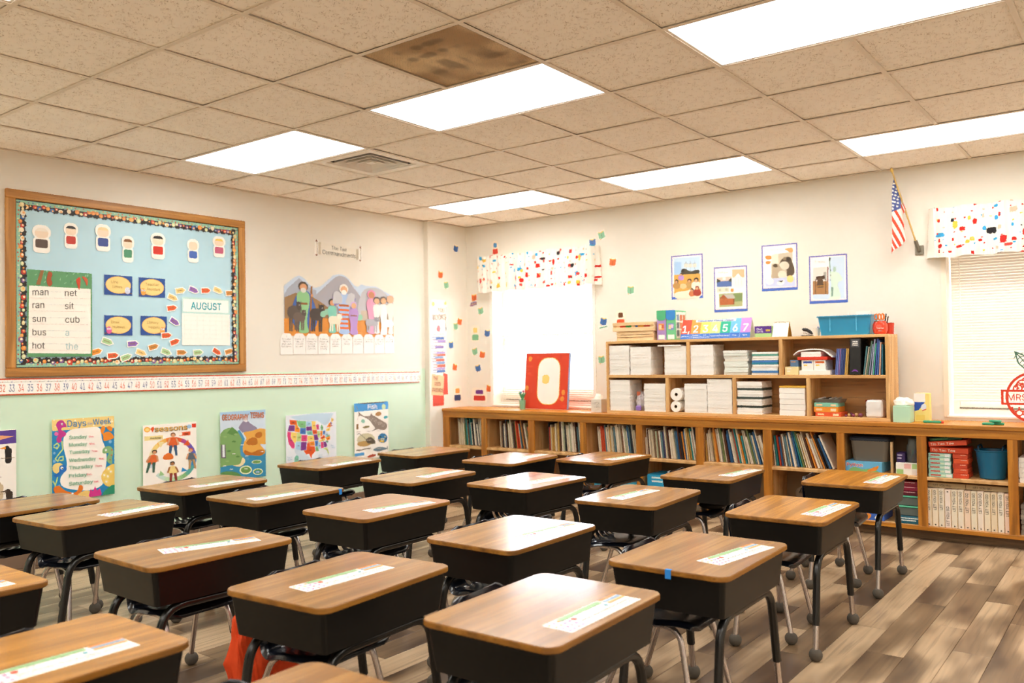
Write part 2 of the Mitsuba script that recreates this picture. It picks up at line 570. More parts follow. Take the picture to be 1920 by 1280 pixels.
part(key, 'frame', P(loft([ring3(sq(0.298), 0.006), ring3(sq(0.298), 0.0), ring3(sq(0.225), 0.0), ring3(sq(0.215), 0.012), ring3(sq(0.225), 0.014)], cap=False), DIFF_M), at(dx, dy, H + 0.0025))
for a in (0.185, 0.125, 0.068):
    part(key, 'cone', P(loft([ring3(sq(a + 0.004), 0.0), ring3(sq(a - 0.004), 0.0), ring3(sq(a - 0.030), 0.040), ring3(sq(a - 0.026), 0.043), ring3(sq(a + 0.004), 0.0)], cap=False), DIFF_M), at(dx, dy, H + 0.001))
part(key, 'centre_plate', P(box(-0.03, 0.03, -0.03, 0.03, 0.004, 0.008, 0.001), DIFF_M), at(dx, dy, H))

# walls
WT = 0.28
WIN = [(-0.165, 1.052, 0.826, 2.26), (4.085, 5.302, 0.836, 2.26)]
struct('wall_left', P(box(XW - 0.2, XW, YF - 0.2, YB + WT, -0.08, H + 0.14, 0.001), WALL))
struct('wall_right', P(box(XR, XR + 0.2, YF - 0.2, YB + WT, -0.08, H + 0.14, 0.001), WALL))
struct('wall_front', P(box(XW - 0.2, XR + 0.2, YF - 0.2, YF, -0.08, H + 0.14, 0.001), WALL))
wb = chamfer_box(XW - 0.2, XR + 0.2, YB, YB + WT, -0.08, H + 0.14, 0.001)
for x0, x1, z0, z1 in WIN:
    wb = wb - chamfer_box(x0, x1, YB - 0.1, YB + WT + 0.1, z0, z1, 0.001)
struct('wall_back', P(wb, WALL))
PILX, PILY = -0.507, 4.243
struct('wall_corner', P(box(XW - 0.01, PILX, PILY, YB + 0.01, -0.01, H + 0.12, 0.004), WALL))
struct('baseboard_left', P(box(XW, XW + 0.012, YF, PILY, 0, 0.10, 0.003), plain('#7c6553', 0.5, 0.4)))
struct('baseboard_right', P(box(XR - 0.012, XR, YF, YB, 0, 0.10, 0.003), plain('#7c6553', 0.5, 0.4)))
struct('baseboard_front', P(box(XW + 0.02, XR - 0.02, YF, YF + 0.012, 0, 0.10, 0.003), plain('#7c6553', 0.5, 0.4)))
struct('trim_1', P(box(XW, XW + 0.02, YF, PILY, H - 0.002, H + 0.002, 0.0006), GRIDBAR))
struct('trim_2', P(box(PILX, XR, YB - 0.02, YB, H - 0.0022, H + 0.002, 0.0006), GRIDBAR))
struct('trim_3', P(box(XW, PILX + 0.02, PILY - 0.02, YB, H - 0.0018, H + 0.0018, 0.0006), GRIDBAR))

# windows, each with a blind and a valance
SLAT_L = bsdf('m_slat', {'type': 'principledthin', 'base_color': rgb('#f3ece0'), 'roughness': 0.5, 'diff_trans': 0.04})
SLAT_M = SLAT_L
FRAME = plain('#f1ece2', 0.4, 0.5)
FRAME_D = plain('#5c564c', 0.4, 0.5)


def slat_mesh(w):
    a = np.linspace(-1, 1, 5)
    y, z = a * 0.0125, 0.0022 * (1 - a * a)
    v = np.vstack([np.column_stack([np.full(5, x), y, z]) for x in (-w / 2, w / 2)])
    f = [q for k in range(4) for q in ((k, 5 + k, 6 + k), (k, 6 + k, 1 + k))]
    return trimesh.Trimesh(v, f, process=False)


def window(n, x0, x1, z0, z1, tilt, bottom, blind_label):
    w, cx = x1 - x0, (x0 + x1) / 2
    key = 'window_%d' % n
    labels[key] = {'kind': 'structure'}
    ya, yb = YB + 0.16, YB + 0.24
    o = chamfer_box(x0, x1, ya, yb, z0, z1, 0.002) - chamfer_box(x0 + 0.045, x1 - 0.045, ya - 1, yb + 1, z0 + 0.05, z1 - 0.05, 0.002)
    part(key, 'frame', P(o, FRAME))
    zm = (z0 + z1) / 2
    part(key, 'meeting_rail', P(box(x0 + 0.045, x1 - 0.045, ya + 0.02, yb - 0.02, zm - 0.022, zm + 0.022), FRAME))
    part(key, 'lower_sash', P(mesh_of(chamfer_box(x0 + 0.045, x1 - 0.045, ya + 0.01, yb - 0.04, z0 + 0.05, z0 + 0.17, 0.003)), FRAME))
    part(key, 'weather_strip', P(box(x0 + 0.045, x1 - 0.045, ya + 0.003, ya + 0.0095, z0 + 0.056, z0 + 0.062, 0.001), FRAME_D))
    for k, (a, b) in enumerate(((z0 + 0.05, zm), (zm, z1 - 0.05))):
        y = ya + 0.03 + 0.02 * k
        part(key, 'pane', P(trimesh.Trimesh([[x0 + 0.045, y, a], [x1 - 0.045, y, a], [x1 - 0.045, y, b], [x0 + 0.045, y, b]], [[0, 1, 2], [0, 2, 3]], process=False), GLASS))
    part(key, 'jamb', P(box(x0 - 0.0005, x0 + 0.006, YB - 0.004, ya, z0, z1, 0.001), WHITE))
    part(key, 'jamb', P(box(x1 - 0.006, x1 + 0.0005, YB - 0.004, ya, z0, z1, 0.001), WHITE))
    part(key, 'sill', P(box(x0 - 0.012, x1 + 0.012, YB - 0.012, ya, z0 - 0.004, z0 + 0.012, 0.003), WHITE))
    casing = sbox(x0 - 0.03, z0 - 0.0, x1 + 0.03, z1 + 0.03).difference(sbox(x0 + 0.002, z0 - 0.1, x1 - 0.002, z1))
    part(key, 'casing', P(extrude(casing, 0.008), WHITE if n == 1 else plain('#efe4d2', 0.5, 0.4)), on_back(0, 0, YB - 0.0005))
    k = thing('window_blind', blind_label, 'window blind')
    yb = YB + 0.118
    part(k, 'headrail', P(box(x0 + 0.012, x1 - 0.012, yb - 0.016, yb + 0.016, z1 - 0.034, z1 - 0.004), WHITE))
    sl = P(slat_mesh(w - 0.03), SLAT_M, smooth=True)
    z = bottom + 0.022
    while z < z1 - 0.05:
        part(k, 'slat', sl, T().translate([cx, yb, z]).rotate([1, 0, 0], tilt + rnd.uniform(-1.5, 1.5)))
        z += 0.0205
    part(k, 'bottom_rail', P(box(x0 + 0.016, x1 - 0.016, yb - 0.011, yb + 0.011, bottom - 0.006, bottom + 0.008, 0.003), WHITE))
    for f_ in (0.12, 0.5, 0.88):
        part(k, 'ladder_cord', P(tube([[x0 + w * f_, yb - 0.0145, bottom], [x0 + w * f_, yb - 0.0145, z1 - 0.02]], 0.0009, 5), WHITE))
    part(k, 'tilt_wand', P(tube([[x0 + 0.075, yb - 0.026, z1 - 0.03], [x0 + 0.077, yb - 0.026, z1 - 0.75]], 0.003, 6), PAPER))


window(1, *WIN[0], 14, 0.852, 'white slatted blind glowing with daylight, lowered over the left window')
window(2, *WIN[1], 80, 0.952, 'white slatted blind with closed slats, lowered over the right window')

# the valances: pleated cotton on a rod, scattered with small printed patches
VAL_COL = [lin(c) for c in ('#c62f2a', '#3f9ed0', '#f0c04a', '#2b2a2e', '#d94f4a', '#e7b9a0')]


def valance_print(p, n, uv):
    """uv: metres along the cloth and down it."""
    col = mi.Color3f(lin('#f0ece2'))
    for (s, sx, sy, seed, w, h) in ((0.150, 0, 0, 1, 0.19, 0.15), (0.150, 0.5, 0.45, 2, 0.12, 0.19), (0.095, 0.3, 0.2, 3, 0.13, 0.17), (0.060, 0.7, 0.6, 4, 0.13, 0.10)):
        a, b = uv.x / s + sx, uv.y / (s * 0.8) + sy
        i, j = dr.floor(a), dr.floor(b)
        r1, r2, r3 = cell_rand(i, j, seed), cell_rand(i, j, seed + 10), cell_rand(i, j, seed + 20)
        u, v = a - i - 0.3 - 0.4 * r1, b - j - 0.3 - 0.4 * r2
        wob = 1.5 * (noise(uv.x * 150, uv.y * 150, seed) - 0.5)
        du, dv = u / (w * (0.5 + 0.7 * r2)), (v + 0.5 * u * (r3 - 0.5)) / (h * (0.5 + 0.7 * r1))
        inside = (dr.power(dr.abs(du), 4) + dr.power(dr.abs(dv), 4) + wob < 1) & (r3 > 0.42)
        pick = mi.Color3f(VAL_COL[0])
        q = r3 * 7.7 - dr.floor(r3 * 7.7)
        for k, t in ((1, 0.36), (2, 0.56), (4, 0.70), (5, 0.80), (3, 0.92)):
            pick = dr.select(q > t, mi.Color3f(VAL_COL[k]), pick)
        col = dr.select(inside, pick, col)
    return col


VAL = bsdf('m_valance', two({'type': 'principled', 'base_color': proc(valance_print), 'roughness': 0.85, 'specular': 0.2, 'sheen': 0.3}))


def valance(x0, x1, z0, z1, label, seed):
    key = thing('window_valance', label, 'valance')
    ret = 0.075
    path = [(x0, YB - 0.004), (x0, YB - ret), (x1, YB - ret), (x1, YB - 0.004)]
    line = LineString(path)
    n, m = 260, 14
    r = np.random.default_rng(seed)
    s = np.linspace(0, line.length, n)
    base = np.array([line.interpolate(q).coords[0] for q in s])
    nor = np.array([(0, -1) if ret * 0.9 < q < line.length - ret * 0.9 else ((-1, 0) if q < ret else (1, 0)) for q in s], float)
    ph = np.cumsum(r.uniform(0.6, 1.4, n)) * (line.length / n) * 2 * math.pi / 0.115
    amp = 0.020 * (0.5 + 0.5 * np.sin(s * 7 + seed)) + 0.008
    v, uv = [], []
    for k in range(m):
        t = k / (m - 1)
        zz = z1 - (z1 - z0) * t
        g = amp * np.sin(ph) * (0.35 + 0.9 * t) + 0.003 * np.sin(ph * 2.3 + 1)
        if k == 2:
            g *= 0.3
        edge = 0.006 * np.sin(ph * 0.5) if k in (0, m - 1) else 0 * s
        q = base + nor * (g + 0.032)[:, None]
        v.append(np.column_stack([q[:, 0], np.minimum(q[:, 1], YB - 0.003), zz + edge]))
        uv.append(np.column_stack([s * 1.0 + 0.37 * seed, np.full(n, t * (z1 - z0))]))
    f = []
    for k in range(m - 1):
        for i in range(n - 1):
            f += [(k * n + i, (k + 1) * n + i, (k + 1) * n + i + 1), (k * n + i, (k + 1) * n + i + 1, k * n + i + 1)]
    part(key, 'cloth', P(trimesh.Trimesh(np.vstack(v), f, process=False), VAL, smooth=True, uv=np.vstack(uv)))
    part(key, 'rod', P(tube(fillet([(x0 + 0.01, YB - 0.004, z1 - 0.045), (x0 + 0.01, YB - 0.06, z1 - 0.045), (x1 - 0.01, YB - 0.06, z1 - 0.045), (x1 - 0.01, YB - 0.004, z1 - 0.045)], 0.03), 0.006, 8), WHITE))


valance(-0.27, 1.105, 1.99, 2.36, 'white printed cotton valance over the bright left window', 3)
valance(4.03, 5.36, 1.995, 2.355, 'white printed cotton valance over the right window with closed blind', 8)


# ================================================================== DESKS, CHAIRS, NAME STRIPS
TOP = 0.591
DW, DL = 0.455, 0.620          # desk top: x (front to back) and y (side to side)

# desk top: plywood with a laminated face and a stained edge
rr = [ring3(rrect(DW - 2 * i, DL - 2 * i, 0.045 - i * 0.8, 6), z) for i, z in ((0.003, 0.0), (0.0, 0.003), (0.0, 0.0145), (0.0012, 0.0172), (0.004, 0.0184))]
top_edge = P(loft(rr), EDGE_WOOD, 30)
top_faces = {m: P(loft([ring3(rrect(DW - 0.0045, DL - 0.0045, 0.043, 6), 0.0176), ring3(rrect(DW - 0.005, DL - 0.005, 0.0425, 6), 0.0188)]), m) for m in (TOP_WOOD, TOP_HONEY, TOP_PALE)}


def frustum(w0, l0, w1, l1, z0, z1, r):
    return m3.Manifold.hull_points(np.vstack([ring3(rrect(w0, l0, r, 5), z0), ring3(rrect(w1, l1, r, 5), z1)]))


BOXH = 0.128
bx = frustum(0.398, 0.552, 0.422, 0.586, -BOXH, 0.0, 0.018) - frustum(0.391, 0.545, 0.415, 0.579, -BOXH + 0.003, 0.01, 0.016)
bx = bx - chamfer_box(-0.3, -0.160, -0.240, 0.240, -BOXH + 0.012, -0.02, 0.001)
box_ply = P(bx, BLACK, 35)
ZB = TOP - 0.0186 - BOXH                    # underside of the box


def leg_frame(x):
    """One bent steel tube: leg, rail under the box, leg."""
    z = ZB - 0.0165
    return tube(fillet([(x + 0.004 * np.sign(x), -0.283, 0.145), (x, -0.236, z), (x, 0.236, z), (x + 0.004 * np.sign(x), 0.283, 0.145)], 0.085, 8), 0.0158, 12)


frames = [P(leg_frame(x), TUBE, 50) for x in (0.172, -0.172)]
ins, feet = [], []
for sx in (1, -1):
    for sy in (-1, 1):
        a, b = np.array([sx * 0.176, sy * 0.281, 0.150]), np.array([sx * 0.178, sy * 0.301, 0.040])
        ins.append(P(tube([a + (a - b) * 0.1, b], 0.0118, 10), CHROME, 50))
        ball = trimesh.creation.icosphere(3, 0.0285)
        v = ball.vertices
        v[:, 2] = np.maximum(v[:, 2], -0.026)
        v[:, 2] = np.where(v[:, 2] > 0.022, 0.022 + (v[:, 2] - 0.022) * 0.3, v[:, 2])
        feet.append((sx * 0.1785, sy * 0.3035))
FOOT_PLY = P(trimesh.Trimesh(v, ball.faces, process=False), FOOT, 40)
screw = P(trimesh.creation.cylinder(0.004, 0.004, sections=8), CHROME)


def desk(key, to, wood=TOP_WOOD):
    part(key, 'top', top_edge, to.translate([0, 0, TOP - 0.0186]))
    part(key, 'top_laminate', top_faces[wood], to.translate([0, 0, TOP - 0.0186]))
    part(key, 'book_box', box_ply, to.translate([0, 0, TOP - 0.0186]))
    for f_ in frames:
        part(key, 'leg_frame', f_, to)
    for i_ in ins:
        part(key, 'leg_insert', i_, to)
    for x, y in feet:
        part(key, 'ball_foot', FOOT_PLY, to.translate([x, y, 0.0262]))


# chair: one moulded shell with slots, on a chromed frame
def chair_shell():
    pr = np.array([(0.190, 0.335), (0.182, 0.352), (0.160, 0.359), (0.10, 0.356), (0.03, 0.349), (-0.030, 0.348), (-0.066, 0.358), (-0.086, 0.382), (-0.094, 0.420), (-0.100, 0.465), (-0.107, 0.520), (-0.115, 0.570), (-0.122, 0.586)])
    t = np.append(0, np.cumsum(np.linalg.norm(np.diff(pr, axis=0), axis=1)))
    cs = CubicSpline(t, pr)
    ns, nt = 72, 49
    s, u = np.linspace(0, t[-1], ns), np.linspace(-1, 1, nt)
    c, d = cs(s), cs(s, 1)
    nrm = np.column_stack([-d[:, 1], d[:, 0]])
    nrm /= np.linalg.norm(nrm, axis=1, keepdims=True)
    nrm *= -1                                            # up and forwards
    hw = np.interp(s, [0, 0.12, 0.23, 0.29, 0.38, t[-1]], [0.178, 0.190, 0.185, 0.165, 0.176, 0.168])
    for q, r in ((s, 0.055), (t[-1] - s, 0.085)):
        k = np.clip(1 - q / r, 0, 1)
        hw = hw - r * (1 - np.sqrt(1 - k * k * 0.97))
    back = np.clip((s - 0.26) / 0.1, 0, 1)
    rise = 0.012 * (1 - back) + 0.018 * back - 0.026 * np.exp(-((s - 0.275) / 0.05) ** 2)
    mid = np.zeros((ns, nt, 3))
    uu = u[None, :]
    off = rise[:, None] * (uu ** 2) * (1 - np.exp(-s / 0.05))[:, None]
    lip = -0.016 * np.clip((np.abs(uu) - 0.9) / 0.1, 0, 1) ** 1.5
    off = off + lip
    mid[..., 0] = c[:, :1] + nrm[:, :1] * off
    mid[..., 2] = c[:, 1:] + nrm[:, 1:] * off
    mid[..., 1] = hw[:, None] * uu
    du, dv = np.gradient(mid, axis=0), np.gradient(mid, axis=1)
    N = np.cross(dv, du)
    N /= np.linalg.norm(N, axis=2, keepdims=True) + 1e-12
    if N[20, nt // 2, 2] < 0:
        N = -N
    th = 0.0035
    up, lo = (mid + N * th).reshape(-1, 3), (mid - N * th).reshape(-1, 3)
    keep = np.ones((ns - 1, nt - 1), bool)
    for k, uc in enumerate((-0.42, -0.14, 0.14, 0.42)):
        for i in range(ns - 1):
            sm = (s[i] + s[i + 1]) / 2
            for j in range(nt - 1):
                um = (u[j] + u[j + 1]) / 2
                if 0.250 < sm < 0.405 and abs(um - uc) < 0.072 * min(1, 0.6 + 6 * min(sm - 0.250, 0.405 - sm) / 0.1):
                    keep[i, j] = False
    n = ns * nt
    f, edges = [], {}
    for i in range(ns - 1):
        for j in range(nt - 1):
            if not keep[i, j]:
                continue
            a, b, c2, d2 = i * nt + j, i * nt + j + 1, (i + 1) * nt + j + 1, (i + 1) * nt + j
            f += [(a, b, c2), (a, c2, d2), (n + a, n + c2, n + b), (n + a, n + d2, n + c2)]
            for e0, e1 in ((a, b), (b, c2), (c2, d2), (d2, a)):
                edges[(e0, e1)] = 1
    for (a, b) in edges:
        if (b, a) not in edges:
            f += [(a, n + b, b), (a, n + a, n + b)]
    m = trimesh.Trimesh(np.vstack([up, lo]), f, process=False)
    m.remove_unreferenced_vertices()
    if m.volume < 0:
        m.invert()
    return m


SHELL = P(chair_shell(), NAVY, 50)
side_tubes = []
for sy in (-1, 1):
    side_tubes.append(P(tube(fillet([(-0.180, sy * 0.172, 0.045), (-0.070, sy * 0.135, 0.332), (0.115, sy * 0.135, 0.332), (0.178, sy * 0.172, 0.045)], 0.06, 8), 0.0108, 10), CHROME, 50))
cross = [P(tube([(x, -0.135, 0.332), (x, 0.135, 0.332)], 0.009, 8), CHROME, 50) for x in (-0.045, 0.075)]
chair_feet = [(sx, sy * 0.1745) for sx in (-0.182, 0.180) for sy in (-1, 1)]


def chair(key, to):
    part(key, 'seat_shell', SHELL, to)
    for q in side_tubes:
        part(key, 'leg_frame', q, to)
    for q in cross:
        part(key, 'cross_tube', q, to)
    for x, y in chair_feet:
        part(key, 'ball_foot', FOOT_PLY, to.translate([x, y, 0.0262]))


# the name strip: alphabet, ruler and shapes printed on a laminated card
SW, SH = 0.375, 0.098
sp = Print(SW, SH, z=0.0007)
sp.rect(0.002, 0.002, 0.085, SH - 0.002, '#f6d9e2')
for k in range(16):
    sp.oval(0.010 + 0.0215 * (k % 4) + 0.003 * rnd.random(), 0.014 + 0.022 * (k // 4), 0.0055, rnd.choice(['#b0308a', '#d93a3a', '#e9a13a', '#7c4aa8', '#e06a9a']), 0.0045)
sp.rect(0.062, SH - 0.024, 0.275, SH - 0.004, '#8fb684')
for k in range(3):
    sp.rect(0.285, SH - 0.012 - 0.016 * k, 0.372, SH - 0.002 - 0.016 * k, ['#e58a4a', '#7fa3c8', '#e9a05a'][k])
sp.oval(0.098, 0.058, 0.009, '#d4513a')
sp.oval(0.262, 0.055, 0.007, '#5a9bb0')
sp.text('Aa Bb Cc Dd Ee Ff Gg Hh Ii Jj Kk Ll Mm Nn Oo Pp Qq Rr Ss Tt Uu Vv Ww Xx Yy Zz', 0.092, 0.028, 0.008, '#5a4f55', bold=True, width=0.272)
for k in range(20):
    sp.text(str(k + 1), 0.096 + 0.0140 * k, 0.0155, 0.0062, '#8a4a58', 'c')
    sp.n -= 1
sp.n += 1
for k in range(54):
    sp.rect(0.09 + 0.0052 * k, 0.006, 0.0915 + 0.0052 * k, 0.010 + 0.004 * (k % 5 == 0), '#77707a')
sp.line([(0.120, 0.045), (0.128, 0.062), (0.135, 0.046), (0.143, 0.061), (0.158, 0.047)], 0.0016, '#6a6068')
sp.line([(0.180, 0.050), (0.188, 0.058), (0.196, 0.047), (0.205, 0.057), (0.228, 0.050)], 0.0016, '#6a6068')
STRIP_SHEET = P(sheet_mesh(SW, SH, 0.0006, 0.003), plain('#f6f2ec', 0.18, 0.5))
STRIP_INK = sp.build()

COLS = dict(A='rightmost column', B='second column from the right', C='middle column', D='fourth column from the right', E='column along the green wall')
ROWS = {4: 'nearest the bookcase', 3: 'second from the bookcase', 2: 'third from the bookcase', 1: 'fourth from the bookcase', 0: 'farthest from the bookcase'}
DESKS = {  # centre x, y, turn in degrees, strip (dx, dy, turn) or None
    'A0': (3.905, -1.000, 1.0, (0.13, 0.0, -1)), 'A1': (3.880, -0.004, 1.2, (0.150, 0.015, -1)), 'A2': (3.960, 0.868, 0.8, (0.125, 0.035, -9)), 'A3': (3.935, 1.942, 1.3, (0.145, 0.025, -5)), 'A4': (3.905, 3.070, 1.5, (0.14, 0.02, -4)),
    'B0': (3.085, -1.090, 0.5, (0.09, 0.02, -1)), 'B1': (3.130, -0.120, 4.0, (0.01, -0.005, -5)), 'B2': (3.160, 0.785, 0.0, (0.125, 0.09, -6)), 'B3': (3.145, 1.890, 3.0, (-0.03, 0.0, -6)), 'B4': (3.115, 2.885, 2.0, (0.15, 0.06, -8)),
    'C0': (2.130, -1.015, 0.0, (0.13, 0.03, 3)), 'C1': (2.272, -0.120, -1.0, (0.045, 0.035, -16)), 'C2': (2.215, 0.920, 1.0, (0.115, 0.035, -10)), 'C3': (2.335, 2.010, -2.0, (0.09, 0.09, -5)), 'C4': (2.125, 3.235, -1.5, (0.135, 0.06, -6)),
    'D1': (1.170, 0.048, 4.0, (0.125, 0.13, 3)), 'D2': (1.425, 0.910, 2.0, (0.105, -0.05, -7)), 'D3': (1.615, 1.845, 0.0, (0.08, 0.11, 4)), 'D4': (1.560, 2.860, 2.0, (0.09, 0.12, 3)),
    'E1': (0.590, -0.060, 1.0, None), 'E2': (0.745, 0.900, 4.0, (0.10, 0.05, -8)), 'E3': (0.590, 2.010, 3.0, (0.155, 0.02, -1)), 'E4': (0.690, 2.880, -3.0, None)}
CHAIR_OFF = {'B1': (-0.138, 0.02), 'B0': (-0.14, 0.0)}
for n_, (x, y, a, strip) in DESKS.items():
    col, row = COLS[n_[0]], ROWS[int(n_[1])]
    key = thing('school_desk', 'wood topped black desk, %s, %s' % (row, col), 'desk', 'school desks standing in columns')
    to = at(x, y, 0, a)
    desk(key, to, {'A3': TOP_HONEY, 'A4': TOP_HONEY, 'B0': TOP_HONEY, 'C0': TOP_HONEY, 'C2': TOP_PALE, 'D4': TOP_PALE}.get(n_, TOP_WOOD))
    ox, oy = CHAIR_OFF.get(n_, (-0.148 + rnd.uniform(-0.012, 0.008), 0.025 + rnd.uniform(-0.015, 0.015)))
    key = thing('school_chair', 'navy plastic chair at the desk %s, %s' % (row, col), 'chair', 'chairs pushed under the desks')
    chair(key, to.translate([ox, oy, 0]).rotate([0, 0, 1], rnd.uniform(-4, 4)))
    if strip:
        key = thing('name_strip', 'name strip on the desk %s, %s' % (row, col), 'name strip', 'name strips taped to the desks')
        ts = to.translate([strip[0], strip[1], TOP + 0.0002]).rotate([0, 0, 1], strip[2] + 90).translate([-SW / 2, -SH / 2, 0])
        part(key, 'card', STRIP_SHEET, ts)
        part(key, 'print', STRIP_INK, ts)

# blue tape on two desk edges
tape = P(cat(box(-0.011, 0.011, -0.0008, 0.0, -0.03, 0.001, 0.0002), box(-0.011, 0.011, -0.0008, 0.012, 0.0002, 0.0010, 0.0002)), plain('#2f86d8', 0.6, 0.3))
x, y, a, _ = DESKS['A2']
solo('painter_tape', 'bit of blue tape on the left edge of the desk fourth from the bookcase', 'tape', tape, at(x, y, TOP, a).translate([0.02, -DL / 2 - 0.0006, 0]))
x, y, a, _ = DESKS['D2']
solo('painter_tape', 'bit of blue tape at the right corner of a desk before the map poster', 'tape', tape, at(x, y, TOP, a).translate([DW / 2 + 0.0006, 0.26, 0]).rotate([0, 0, 1], 90))

# orange sack hanging behind a chair, and a dark pouch on another seat
cx, cy = 2.775, -0.125
rings = []
for z, w, d, j in ((0.115, 0.08, 0.05, 0), (0.135, 0.26, 0.10, .006), (0.19, 0.345, 0.135, .010), (0.28, 0.365, 0.140, .012), (0.36, 0.355, 0.120, .010), (0.43, 0.33, 0.085, .010), (0.485, 0.24, 0.05, .006), (0.51, 0.12, 0.03, 0.003)):
    n = 48
    t = np.arange(n) * 2 * math.pi / n
    ry = w / 2 * np.sign(np.cos(t)) * np.abs(np.cos(t)) ** 0.75
    rx = d / 2 * np.sign(np.sin(t)) * np.abs(np.sin(t)) ** 0.75
    wob = j * np.sin(t * 5 + z * 37) + j * 0.7 * np.sin(t * 9 - z * 61)
    rings.append(np.column_stack([cx + rx + wob * np.sin(t), cy + ry + wob * np.cos(t), np.full(n, z)]))
key = thing('drawstring_bag', 'orange cloth sack hanging behind a chair near the floor', 'bag')
bagm = loft(rings)
bagm = bagm.subdivide().subdivide()
bv = bagm.vertices
bagm.vertices = bv + 0.010 * (meshkit.fbm(bv * [7, 14, 9], 3)[:, None] - 0.5) * [1.6, 1, 0.5]
part(key, 'sack', P(bagm, plain('#d8481c', 0.7, 0.3), 60))
part(key, 'cord', P(tube(fillet([(cx, cy - 0.05, 0.500), (cx + 0.05, cy - 0.06, 0.535), (cx + 0.05, cy + 0.06, 0.535), (cx, cy + 0.05, 0.500)], 0.02), 0.004, 6), plain('#b63a14', 0.7, 0.3)))
x, y, a, _ = DESKS['B4']
pm = trimesh.creation.icosphere(3, 1.0)
pv = pm.vertices * [0.085, 0.09, 0.026]
pm.vertices = pv * (0.85 + 0.3 * meshkit.fbm(pv * 18, 2)[:, None])
solo('dark_pouch', 'dark soft pouch lying on the chair seat of the desk nearest the bookcase', 'pouch', P(pm, plain('#26211f', 0.7, 0.3), 60), at(x - 0.02, y + 0.03, 0.388, a))


# ================================================================== LEFT WALL
# green paper covering the lower wall
ny, nz = 300, 44
Y, Z = np.meshgrid(np.linspace(YF + 0.05, 4.236, ny), np.linspace(0.102, 1.222, nz))
w1 = meshkit.fbm(np.stack([Y * 1.1 + Z * 0.8, Z * 1.3 - Y * 0.3, Y * 0], -1), 3, 4)
w2 = meshkit.fbm(np.stack([Y * 3.5 - Z * 2.0, Z * 1.2, Y * 0 + 5], -1), 3, 9)
Xp = XW + 0.003 + 0.016 * np.clip(w1 - 0.35, 0, 1) + 0.007 * np.clip(w2 - 0.4, 0, 1)
Xp = Xp * np.minimum(1, 1)
fade = np.clip(np.minimum((Z - 0.102) / 0.08, (1.222 - Z) / 0.04), 0, 1)
Xp = XW + 0.002 + (Xp - XW - 0.002) * fade
v = np.stack([Xp, Y, Z], -1).reshape(-1, 3)
f = []
for k in range(nz - 1):
    for i in range(ny - 1):
        a, b = k * ny + i, (k + 1) * ny + i
        f += [(a, a + 1, b + 1), (a, b + 1, b)]
green = trimesh.Trimesh(v, f, process=False)
solo('wall_paper_panel', 'mint green craft paper covering the lower part of the left wall', 'craft paper', P(green, plain('#d0e9d2', 0.5, 0.35), smooth=True))
XP = XW + 0.021                       # posters pinned over the paper

# number line
L0, L1 = -2.0, 4.145
nl = Print(L1 - L0, 0.108)
nl.rect(0, 0.099, L1 - L0, 0.108, '#c8502f').rect(0, 0, L1 - L0, 0.008, '#c8502f')
nl.rect(0, 0.0835, L1 - L0, 0.0855, '#5a544f')
num = Print(L1 - L0, 0.108, z=0.0012)
for n_ in range(0, 101):
    yy = 0.36 + (n_ - 33) * 0.0563 - L0
    if yy < 0.03:
        continue
    c = '#d2572f' if n_ % 2 == 0 else '#3d4a86'
    nl.oval(yy, 0.0845, 0.0035, c)
    nl.n -= 1
    num.text(str(n_), yy, 0.022, 0.047, c, 'c', width=0.034 if n_ < 100 else 0.045)
    num.n -= 1
key = thing('number_line', 'white number line strip with orange borders running along the left wall', 'number line')
to = on_left(L0, 1.143, XW + 0.0175, -0.55)
part(key, 'strip', P(sheet_mesh(L1 - L0, 0.108), PAPER), to)
part(key, 'border', nl.build(), to)
part(key, 'numerals', num.build(), to, kind='stuff')

# ---- bulletin board
B0, B1, Z0, Z1 = 0.326, 2.118, 1.236, 2.450
key = thing('bulletin_board', 'large oak framed bulletin board covered in light blue paper', 'bulletin board')
fw = 0.058


def stick(y0, y1, z0, z1):
    return box(XW + 0.001, XW + 0.030, y0, y1, z0, z1, 0.004)


for n_, q, m in ((0, (B0, B1, Z1 - fw, Z1), OAK_Y), (1, (B0, B1, Z0, Z0 + fw), OAK_Y), (2, (B0, B0 + fw, Z0 + fw, Z1 - fw), OAK_Z), (3, (B1 - fw, B1, Z0 + fw, Z1 - fw), OAK_Z)):
    part(key, 'frame_rail', P(stick(*q), m))
ny, nz = 90, 60
Y, Z = np.meshgrid(np.linspace(B0 + fw, B1 - fw, ny), np.linspace(Z0 + fw, Z1 - fw, nz))
Xb = XW + 0.010 + 0.004 * meshkit.fbm(np.stack([Y * 3, Z * 5 + Y, Y * 0], -1), 3, 2)
f = []
for k in range(nz - 1):
    for i in range(ny - 1):
        a, b = k * ny + i, (k + 1) * ny + i
        f += [(a, a + 1, b + 1), (a, b + 1, b)]
part(key, 'blue_paper', P(trimesh.Trimesh(np.stack([Xb, Y, Z], -1).reshape(-1, 3), f, process=False), plain('#b8dcea', 0.4, 0.4), smooth=True))
# scalloped border: four strips of printed card, jewels and beads
XB = XW + 0.0155
jewel = ['#e08a3c', '#c9402c', '#e9d9a0', '#e9a85a', '#cfd9a8', '#d9803a', '#b9392c', '#f0e2c8', '#7f5a8c', '#4d6ea8']


